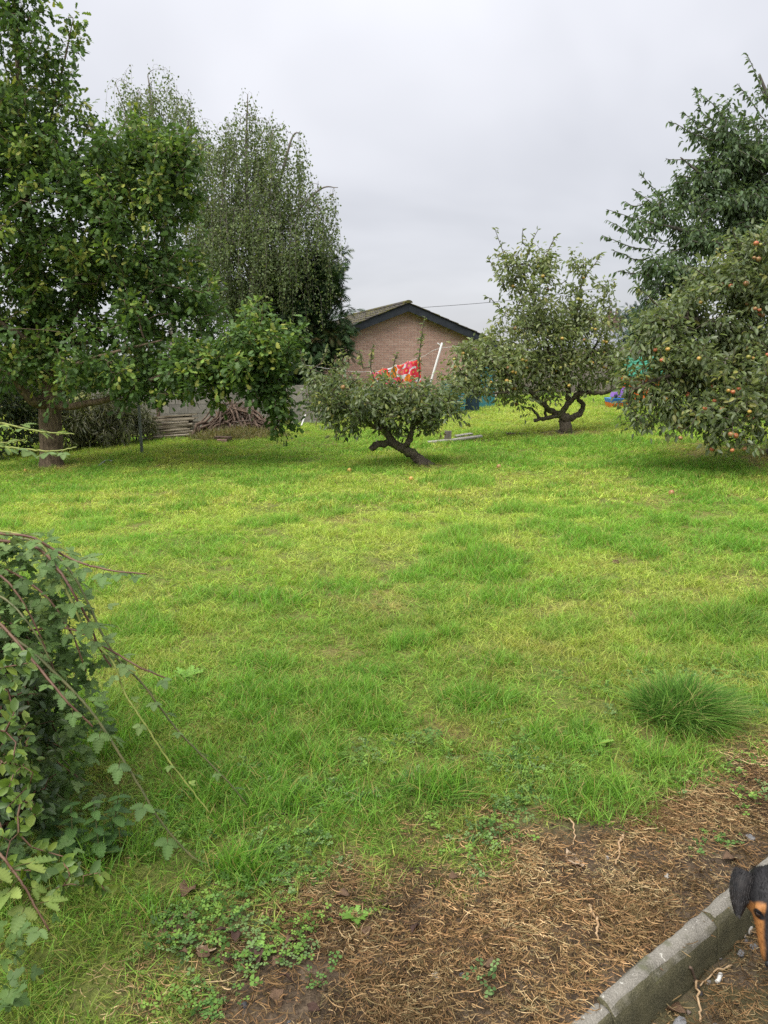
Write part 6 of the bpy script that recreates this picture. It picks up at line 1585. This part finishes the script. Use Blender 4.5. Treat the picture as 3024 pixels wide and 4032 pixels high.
# ------------------------------------------------------------------ dead leaves, sticks, stones
def dead_leaf(name, seed, mat):
    r = np.random.default_rng(seed); V = []; F = []; n = 8
    for i in range(n):
        t = i / (n - 1); w = .27 * math.sin(math.pi * (t * .94 + .03)) ** .8 * (1 + .2 * r.normal() * (0 < i < n - 1)); cv = .30 * math.sin(t * 3 + seed) * t
        for s in (-1, -.5, 0, .5, 1): V.append((s * w, t, cv + .45 * w * abs(s) ** 1.5 * (1 + .5 * r.normal()) + .03 * r.normal()))
    for i in range(n - 1):
        for j in range(4): a = i * 5 + j; F.append((a, a + 1, a + 6, a + 5))
    me = py_mesh(name, V, F, True); me.materials.append(mat); return me
DL = {'brown': [dead_leaf('dead_leaf', 1, M['dead_leaf']), dead_leaf('dead_leaf', 2, M['dead_leaf'])], 'pale': [dead_leaf('dead_leaf', 4, M['pale_leaf'])], 'maroon': [dead_leaf('dead_leaf', 6, M['maroon_leaf'])]}
def drop_leaf(u, v_, kind, size, label, group=None):
    q = G(u, v_); q[2] += .016; me = DL[kind][r.integers(len(DL[kind]))]
    o = put('dead_leaf', me, None, None, matrix=Matrix.Translation(Vector(q)) @ Euler((r.normal(0, .25), r.normal(0, .3), r.random() * 6.28)).to_matrix().to_4x4() @ Matrix.Diagonal((size, size, size, 1)))
    md = o.modifiers.new('thick', 'SOLIDIFY'); md.thickness = .02
    tag(o, label, 'leaf', group)
drop_leaf(395, 1948, 'brown', .085, 'large curled orange brown leaf at the grass edge, topmost of the dead leaves'); drop_leaf(425, 2058, 'pale', .055, 'pale curled leaf at the lower left edge of the bare soil')
drop_leaf(550, 2085, 'maroon', .055, 'dark red maple like leaf left of the bright weed rosette'); drop_leaf(500, 2025, 'maroon', .05, 'purplish dead leaf above the dark red one'); drop_leaf(555, 2095, 'maroon', .05, 'dark red leaf lying lowest among the dead leaves')
drop_leaf(1258, 1880, 'pale', .085, 'large pale buff leaf on the straw in the middle of the bare soil'); drop_leaf(755, 1945, 'brown', .05, 'orange brown leaf beside the bright weed rosette'); drop_leaf(1560, 1865, 'brown', .06, 'brown leaf on the straw behind the kerb near the dog')
drop_leaf(335, 1010, 'pale', .10, 'pale leaf on the lawn to the right of the oak trunk'); drop_leaf(1320, 1220, 'brown', .09, 'brown leaf on the lawn right of the broad tussock'); drop_leaf(1480, 2200, 'brown', .07, 'rusty leaf on the track below the kerb at the bottom')
for u, v_ in [(370, 1985), (385, 2010), (360, 2035), (405, 1975), (395, 2065), (470, 2050), (520, 2050), (585, 2095), (545, 2040), (640, 2130), (800, 2035), (1115, 1640), (1040, 2100), (690, 2180), (590, 2140), (960, 1905), (900, 2000), (480, 2090), (450, 2075), (620, 2050)]:
    drop_leaf(u + r.normal(0, 6), v_ + r.normal(0, 6), ['brown', 'brown', 'maroon'][r.integers(3)], .025 + .03 * r.random(), 'small shrivelled dark brown leaf scrap on the bare soil or thin grass', 'dead leaf scraps on the soil')
def stick(label, pts, r0, r1, mat, name='stick'):
    q = [G(u, v_) + [0, 0, .008 + h] for u, v_, h in pts]; q = catmull(q, 5); q[1:-1] += r.normal(0, .0025, q[1:-1].shape)
    v, f = tube(q, np.linspace(r0, r1, len(q)), 6); tag(put(name, py_mesh(name, v, f, True), mat), label, 'stick')
stick('longest pale bent root on the bare soil left of the kerb', [(1272, 1960, 0), (1282, 1985, .006), (1290, 2010, .008), (1292, 2040, .004)], .005, .003, M['root'])
stick('wavy pale root above the large buff leaf', [(1347, 1808, 0), (1338, 1830, .008), (1337, 1850, .004), (1330, 1872, 0)], .0045, .003, M['root'])
stick('thin curved root at the edge of the grass above the bare soil', [(1215, 1770, 0), (1236, 1785, .008), (1240, 1805, .004), (1238, 1828, 0)], .0035, .002, M['root'])
stick('long straight straw stalk on the track at the bottom', [(1504, 2130, .01), (1508, 2170, .006), (1512, 2215, .004)], .0035, .003, M['root'])
stick('brown twig lying across the track beyond the straw stalk', [(1490, 2095, 0), (1500, 2130, .006), (1508, 2150, 0)], .004, .002, M['stick'])
stick('thin twig on the track pointing at the kerb', [(1580, 2090, 0), (1545, 2105, .004), (1512, 2135, 0)], .003, .002, M['root'])
stick('short white stick on the track in front of the dog', [(1556, 2110, .003), (1547, 2128, .003)], .006, .006, M['white_pole'])
stick('dark twig on the grass edge near the cane tip', [(560, 1775, 0), (585, 1768, .008), (620, 1762, 0)], .005, .003, M['stick'])
stick('grey stick lying on the grass right of the oak trunk', [(212, 1010, .01), (230, 998, .02), (242, 1000, .03)], .018, .010, M['galv'])
pm = [py_mesh('stone', [tuple(v.co) for v in pebble('p', 600 + i).vertices], [tuple(p.vertices) for p in pebble('p', 600 + i).polygons]) for i in range(4)]
for i, me in enumerate(pm): me.materials.append(M['stone_pale'] if i % 2 else M['stone_grey'])
for u, v_, s, k, lab in [(1619, 2012, .018, 1, 'pale rounded stone on the track by the dog'), (1606, 2024, .011, 1, 'small pinkish stone above the pale rounded one by the dog'), (1628, 2050, .015, 0, 'grey stone on the track right under the dog muzzle'), (1600, 2062, .014, 0, 'flat grey stone left of the one under the dog muzzle'), (1553, 2070, .013, 0, 'dark grey stone close to the kerb foot'), (1468, 2215, .022, 0, 'large pale grey stone at the bottom edge of the track'), (1405, 2190, .018, 2, 'dark slate chip against the kerb foot at the bottom'), (942, 2110, .012, 3, 'buff stone on the bare soil left of the kerb'), (1440, 1895, .012, 1, 'pale stone on the straw behind the kerb'), (1620, 1812, .016, 0, 'grey stone behind the kerb at the right edge')]:
    q = G(u, v_); q[2] += s * .3; tag(put('stone', pm[k], None, None, matrix=Matrix.Translation(Vector(q)) @ Euler((.2, .1, u)).to_matrix().to_4x4() @ Matrix.Diagonal((s, s, s, 1))), lab, 'stone')

# ------------------------------------------------------------------ the dog: only its lowered head leans into the frame
hd = rays(3032 / K, 3592 / K); HC = CAM + hd * 1.80 / float(np.dot(hd, [0, cp, -sp]))          # point between the eyes
view = unit(hd); upv = unit(np.array([0, cp * 0 + sp, cp])); 
ydir = unit(np.array([-.17, -.60, -.79])); ydir = unit(ydir - view * (np.dot(ydir, view) + .10))   # muzzle direction
zdir = unit(-view - ydir * np.dot(-view, ydir)); xdir = np.cross(ydir, zdir)
HM = rmat(xdir, ydir, zdir, HC)
def loft(sections, n=20):
    """closed body from cross sections (centre, half width, half height, exponent)"""
    V = []; F = []
    for (c, ax, az_, X_, Z_) in sections:
        for j in range(n):
            t = 2 * math.pi * j / n; V.append(np.array(c) + np.array(X_) * ax * math.cos(t) + np.array(Z_) * az_ * math.sin(t))
    m = len(sections)
    for i in range(m - 1):
        for j in range(n): a = i * n + j; b2 = i * n + (j + 1) % n; F.append((a, b2, b2 + n, a + n))
    F.append(tuple(range(n - 1, -1, -1))); F.append(tuple((m - 1) * n + j for j in range(n)))
    return V, F
EX, EZ = (1, 0, 0), (0, 0, 1)
head = [((0, -.105, -.045), .012, .012), ((0, -.098, -.045), .034, .032), ((0, -.075, -.040), .048, .046), ((0, -.045, -.036), .052, .050), ((0, -.02, -.036), .049, .046), ((0, .0, -.036), .041, .040), ((0, .018, -.038), .036, .034), ((0, .04, -.042), .032, .030), ((0, .065, -.046), .028, .027), ((0, .088, -.050), .024, .024), ((0, .102, -.052), .017, .019), ((0, .108, -.053), .006, .008)]
V, F = loft([(c, a, h, EX, EZ) for c, a, h in head])
inv = np.array(HM.inverted())
def tolocal(p): return (inv @ np.r_[np.array(p, float), 1])[:3]
fwd_b = unit(np.array([.90, .38, 0])); sideb = np.array([-fwd_b[1], fwd_b[0], 0])
neck0 = HC + np.array(xdir) * 0 - ydir * .07 - zdir * .06
gz_ = float(tz(HC[0] + .3, HC[1] + .1)); sh = np.array([HC[0] + .17, HC[1] + .10, gz_ + .30]); rump = sh + fwd_b * .40 + [0, 0, -.01]
body = [tube(catmull([neck0, (neck0 + sh) / 2 + [0, 0, .03], sh], 5), np.linspace(.048, .075, 11), 16), tube(catmull([sh - fwd_b * .05, sh + fwd_b * .10 + [0, 0, -.015], sh + fwd_b * .25 + [0, 0, .005], rump], 4), np.interp(np.linspace(0, 1, 13), [0, .25, .6, 1], [.075, .092, .078, .070]), 16)]
for (o, s, front) in [(sh + fwd_b * .03, -1, True), (sh + fwd_b * .03, 1, True), (rump - fwd_b * .02, -1, False), (rump - fwd_b * .02, 1, False)]:
    top = o + sideb * s * .055 + [0, 0, -.03]
    if front: lp = [top, top + [0, 0, -.12] - fwd_b * .01, np.array([top[0], top[1], gz_ + .035]), np.array([top[0], top[1], gz_ + .018]) - fwd_b * .03]
    else: lp = [top, top + [0, 0, -.09] - fwd_b * .05, np.array([top[0], top[1], gz_ + .10]) + fwd_b * .06, np.array([top[0], top[1], gz_ + .03]) + fwd_b * .05, np.array([top[0], top[1], gz_ + .018]) + fwd_b * .015]
    q = catmull(lp, 4); body.append(tube(q, np.interp(np.linspace(0, 1, len(q)), [0, .35, .7, 1], [.045, .026, .016, .018]), 12))
body.append(tube(catmull([rump + fwd_b * .05, rump + fwd_b * .15 + [0, 0, .08], rump + fwd_b * .18 + [0, 0, .2]], 5), np.linspace(.022, .008, 11), 10))
V = [tuple(v) for v in V]; F = list(F)
for bv_, bf_ in body:
    n0 = len(V); V += [tuple(tolocal(p)) for p in bv_]; F += [tuple(int(i) + n0 for i in q) for q in bf_]
# brow ridges and cheeks
for (c, rr) in [((-.022, -.004, .0), .012), ((.022, -.004, .0), .012), ((-.030, -.02, -.045), .026), ((.030, -.02, -.045), .026), ((0, .085, -.068), .017)]:
    sv_ = [np.array(c) + rr * np.array([math.sin(a) * math.cos(t), math.sin(a) * math.sin(t), math.cos(a)]) for a in np.linspace(.15, math.pi - .15, 7) for t in np.linspace(0, 2 * math.pi, 10, endpoint=False)]
    n0 = len(V); V += [tuple(q) for q in sv_]
    for i in range(6):
        for j in range(10): F.append((n0 + i * 10 + j, n0 + (i + 1) * 10 + j, n0 + (i + 1) * 10 + (j + 1) % 10, n0 + i * 10 + (j + 1) % 10))
    F.append(tuple(n0 + j for j in range(9, -1, -1)) if False else tuple(n0 + j for j in range(10))); F.append(tuple(n0 + 60 + j for j in range(9, -1, -1)))
dog = thing('dog', 'small black and tan dog with folded ear lowering its head over the kerb', 'dog', (float(sh[0]), float(sh[1]), gz_))
b = MB('dog_coat')
ob = b.obj(); sx = b.node('ShaderNodeSeparateXYZ'); b.link(ob, sx.inputs[0])
fur = b.noise(90, 4, ob, .6); j_ = b.math('MULTIPLY', b.math('SUBTRACT', b.noise(28, 3, ob), .5), .022)
ay = b.math('ADD', sx.outputs['Y'], j_); axx = b.math('ADD', b.math('ABSOLUTE', sx.outputs['X']), b.math('MULTIPLY', j_, .5))
on_face = b.mapr(ay, -.020, -.008); off_bridge = b.mapr(axx, .008, .018); brow = b.math('MULTIPLY', b.mapr(ay, -.018, -.012), b.mapr(ay, .004, .0))
tan_f = b.math('MULTIPLY', on_face, b.math('MAXIMUM', off_bridge, b.math('MULTIPLY', brow, b.mapr(axx, .006, .012))))
low = b.math('MULTIPLY', b.mapr(sx.outputs['Z'], -.30, -.36), 1.0)
black = b.ramp(fur, [(.3, (.006, .006, .007)), (.7, (.020, .019, .020))]); tanc = b.ramp(fur, [(.3, (.20, .082, .024)), (.7, (.32, .145, .046))])
ex = b.math('MULTIPLY', b.math('SUBTRACT', axx, .0235), 75.0); ey = b.math('MULTIPLY', b.math('SUBTRACT', b.math('SUBTRACT', sx.outputs['Y'], .008), b.math('MULTIPLY', b.math('SUBTRACT', .0235, axx), .5)), 115.0)
lid = b.mapr(b.math('ADD', b.math('MULTIPLY', ex, ex), b.math('MULTIPLY', ey, ey)), 1.4, .6); tan_f = b.math('MULTIPLY', tan_f, b.math('SUBTRACT', 1.0, lid))
M['coat'] = (b.bump(fur, .5, .003), b.fin(b.mix(tan_f, black, tanc), .6, .25))[1]
me = py_mesh('body', V, F, True); me.materials.append(M['coat'])
bo = bpy.data.objects.new('body', me); COL.objects.link(bo); bo.parent = dog; bo.matrix_local = Matrix.Translation(-dog.location) @ HM
rm_ = bo.modifiers.new('skin', 'REMESH'); rm_.mode = 'VOXEL'; rm_.voxel_size = .0045; rm_.use_smooth_shade = True
s_ = bo.modifiers.new('soft', 'SMOOTH'); s_.factor = .5; s_.iterations = 5
def hput(name, V, F, mat, smooth=True):
    me = py_mesh(name, V, F, smooth); me.materials.append(mat); o = bpy.data.objects.new(name, me); COL.objects.link(o); o.parent = dog; o.matrix_local = Matrix.Translation(-dog.location) @ HM; return o
M['dog_black'] = (lambda b: (b.bump(b.noise(140, 3), .4, .002), b.fin(b.ramp(b.noise(60, 4), [(.3, (.006, .006, .007)), (.7, (.022, .019, .018))]), .6, .25))[1])(MB('dog_black'))
M['dog_nose'] = (lambda b: (b.bump(b.noise(300, 2), .5, .001), b.fin((.012, .012, .014), .25, .6))[1])(MB('dog_nose'))
M['dog_eye'] = MB('dog_eye').fin((.018, .009, .006), .06, .7)
EARS = {}
for s in (-1, 1):        # button ears: rise a little, fold over and hang forward
    V = []; F = []; nu_, nv_ = 9, 11
    for i in range(nu_):
        t = i / (nu_ - 1)
        for j in range(nv_):
            a = (j / (nv_ - 1) - .5) * 2
            wd = .034 * (1 - .12 * t) * (1 - max(0, (t - .45) / .55) ** 1.6 * .93)
            cx_ = s * (.040 + .019 * min(1, t * 2.2) + .010 * t); y_ = -.075 - .012 * math.sin(math.pi * min(1, t * 2)) + .105 * max(0, t - .12); z_ = -.008 + .024 * math.sin(math.pi * min(1, t * 1.6) * .6) - .035 * t
            V.append((cx_ + wd * a * .62 * s + (.004 * math.sin(a * 2)), y_ - wd * a * .30 * (1 - t), z_ - .010 * a * a + .006 * math.cos(a * 2)))
    for i in range(nu_ - 1):
        for j in range(nv_ - 1): a0 = i * nv_ + j; F.append((a0, a0 + 1, a0 + nv_ + 1, a0 + nv_))
    EARS[s] = list(V); eo = hput('ear', V, F, M['dog_black']); md = eo.modifiers.new('thick', 'SOLIDIFY'); md.thickness = .004; md.offset = 0; md = eo.modifiers.new('sub', 'SUBSURF'); md.levels = 1; md.render_levels = 2
def ball(c, rx, ry, rz, n=12, m=9):
    V = [np.array(c) + np.array([rx * math.sin(a) * math.cos(t), ry * math.sin(a) * math.sin(t), rz * math.cos(a)]) for a in np.linspace(.02, math.pi - .02, m) for t in np.linspace(0, 2 * math.pi, n, endpoint=False)]
    F = [(i * n + j, (i + 1) * n + j, (i + 1) * n + (j + 1) % n, i * n + (j + 1) % n) for i in range(m - 1) for j in range(n)]
    return V, F
for s in (-1, 1):
    hput('eye', *ball((s * .0245, .006, -.0125), .0092, .0092, .0092), M['dog_eye'])
hput('nose', *ball((0, .106, -.044), .0165, .012, .012), M['dog_nose'])
# short hair lying back along the head and down the ears
r = np.random.default_rng(900); V = []; F = []
def hair(p, d, n, L):
    s = unit(np.cross(d, n)) * .0006; n0 = len(V); V.extend([p - s, p + s, p + d * L + n * L * .22]); F.append((n0, n0 + 1, n0 + 2))
ys_ = [h[0][1] for h in head]
for k in range(5200):
    y_ = -.10 + .20 * r.random(); a = r.random() * 6.283; w_ = np.interp(y_, ys_, [h[1] for h in head]); hgt = np.interp(y_, ys_, [h[2] for h in head]); zc = np.interp(y_, ys_, [h[0][2] for h in head])
    nn = unit(np.array([math.cos(a) / max(w_, .004), 0, math.sin(a) / max(hgt, .004)])); p = np.array([w_ * math.cos(a), y_, zc + hgt * math.sin(a)]) - nn * .0012
    hair(p, unit(np.array([0, -1.0, 0]) + r.normal(0, .25, 3)), nn, .007 + .005 * r.random())
fo = hput('fur', V, F, M['coat'], False); fo['kind'] = 'stuff'; V = []; F = []
for s in (-1, 1):
    g_ = np.array(EARS[s]).reshape(9, 11, 3)
    for k in range(700):
        i = r.integers(0, 8); j = r.integers(0, 11); p = g_[i, j] * (1 - (f_ := r.random())) + g_[i + 1, j] * f_ + [0, 0, .0025]; hair(p, unit(g_[i + 1, j] - g_[i, j] + r.normal(0, .004, 3)), np.array([0, 0, 1.0]), .006 + .005 * r.random())
fo = hput('ear_fur', V, F, M['dog_black'], False); fo['kind'] = 'stuff'
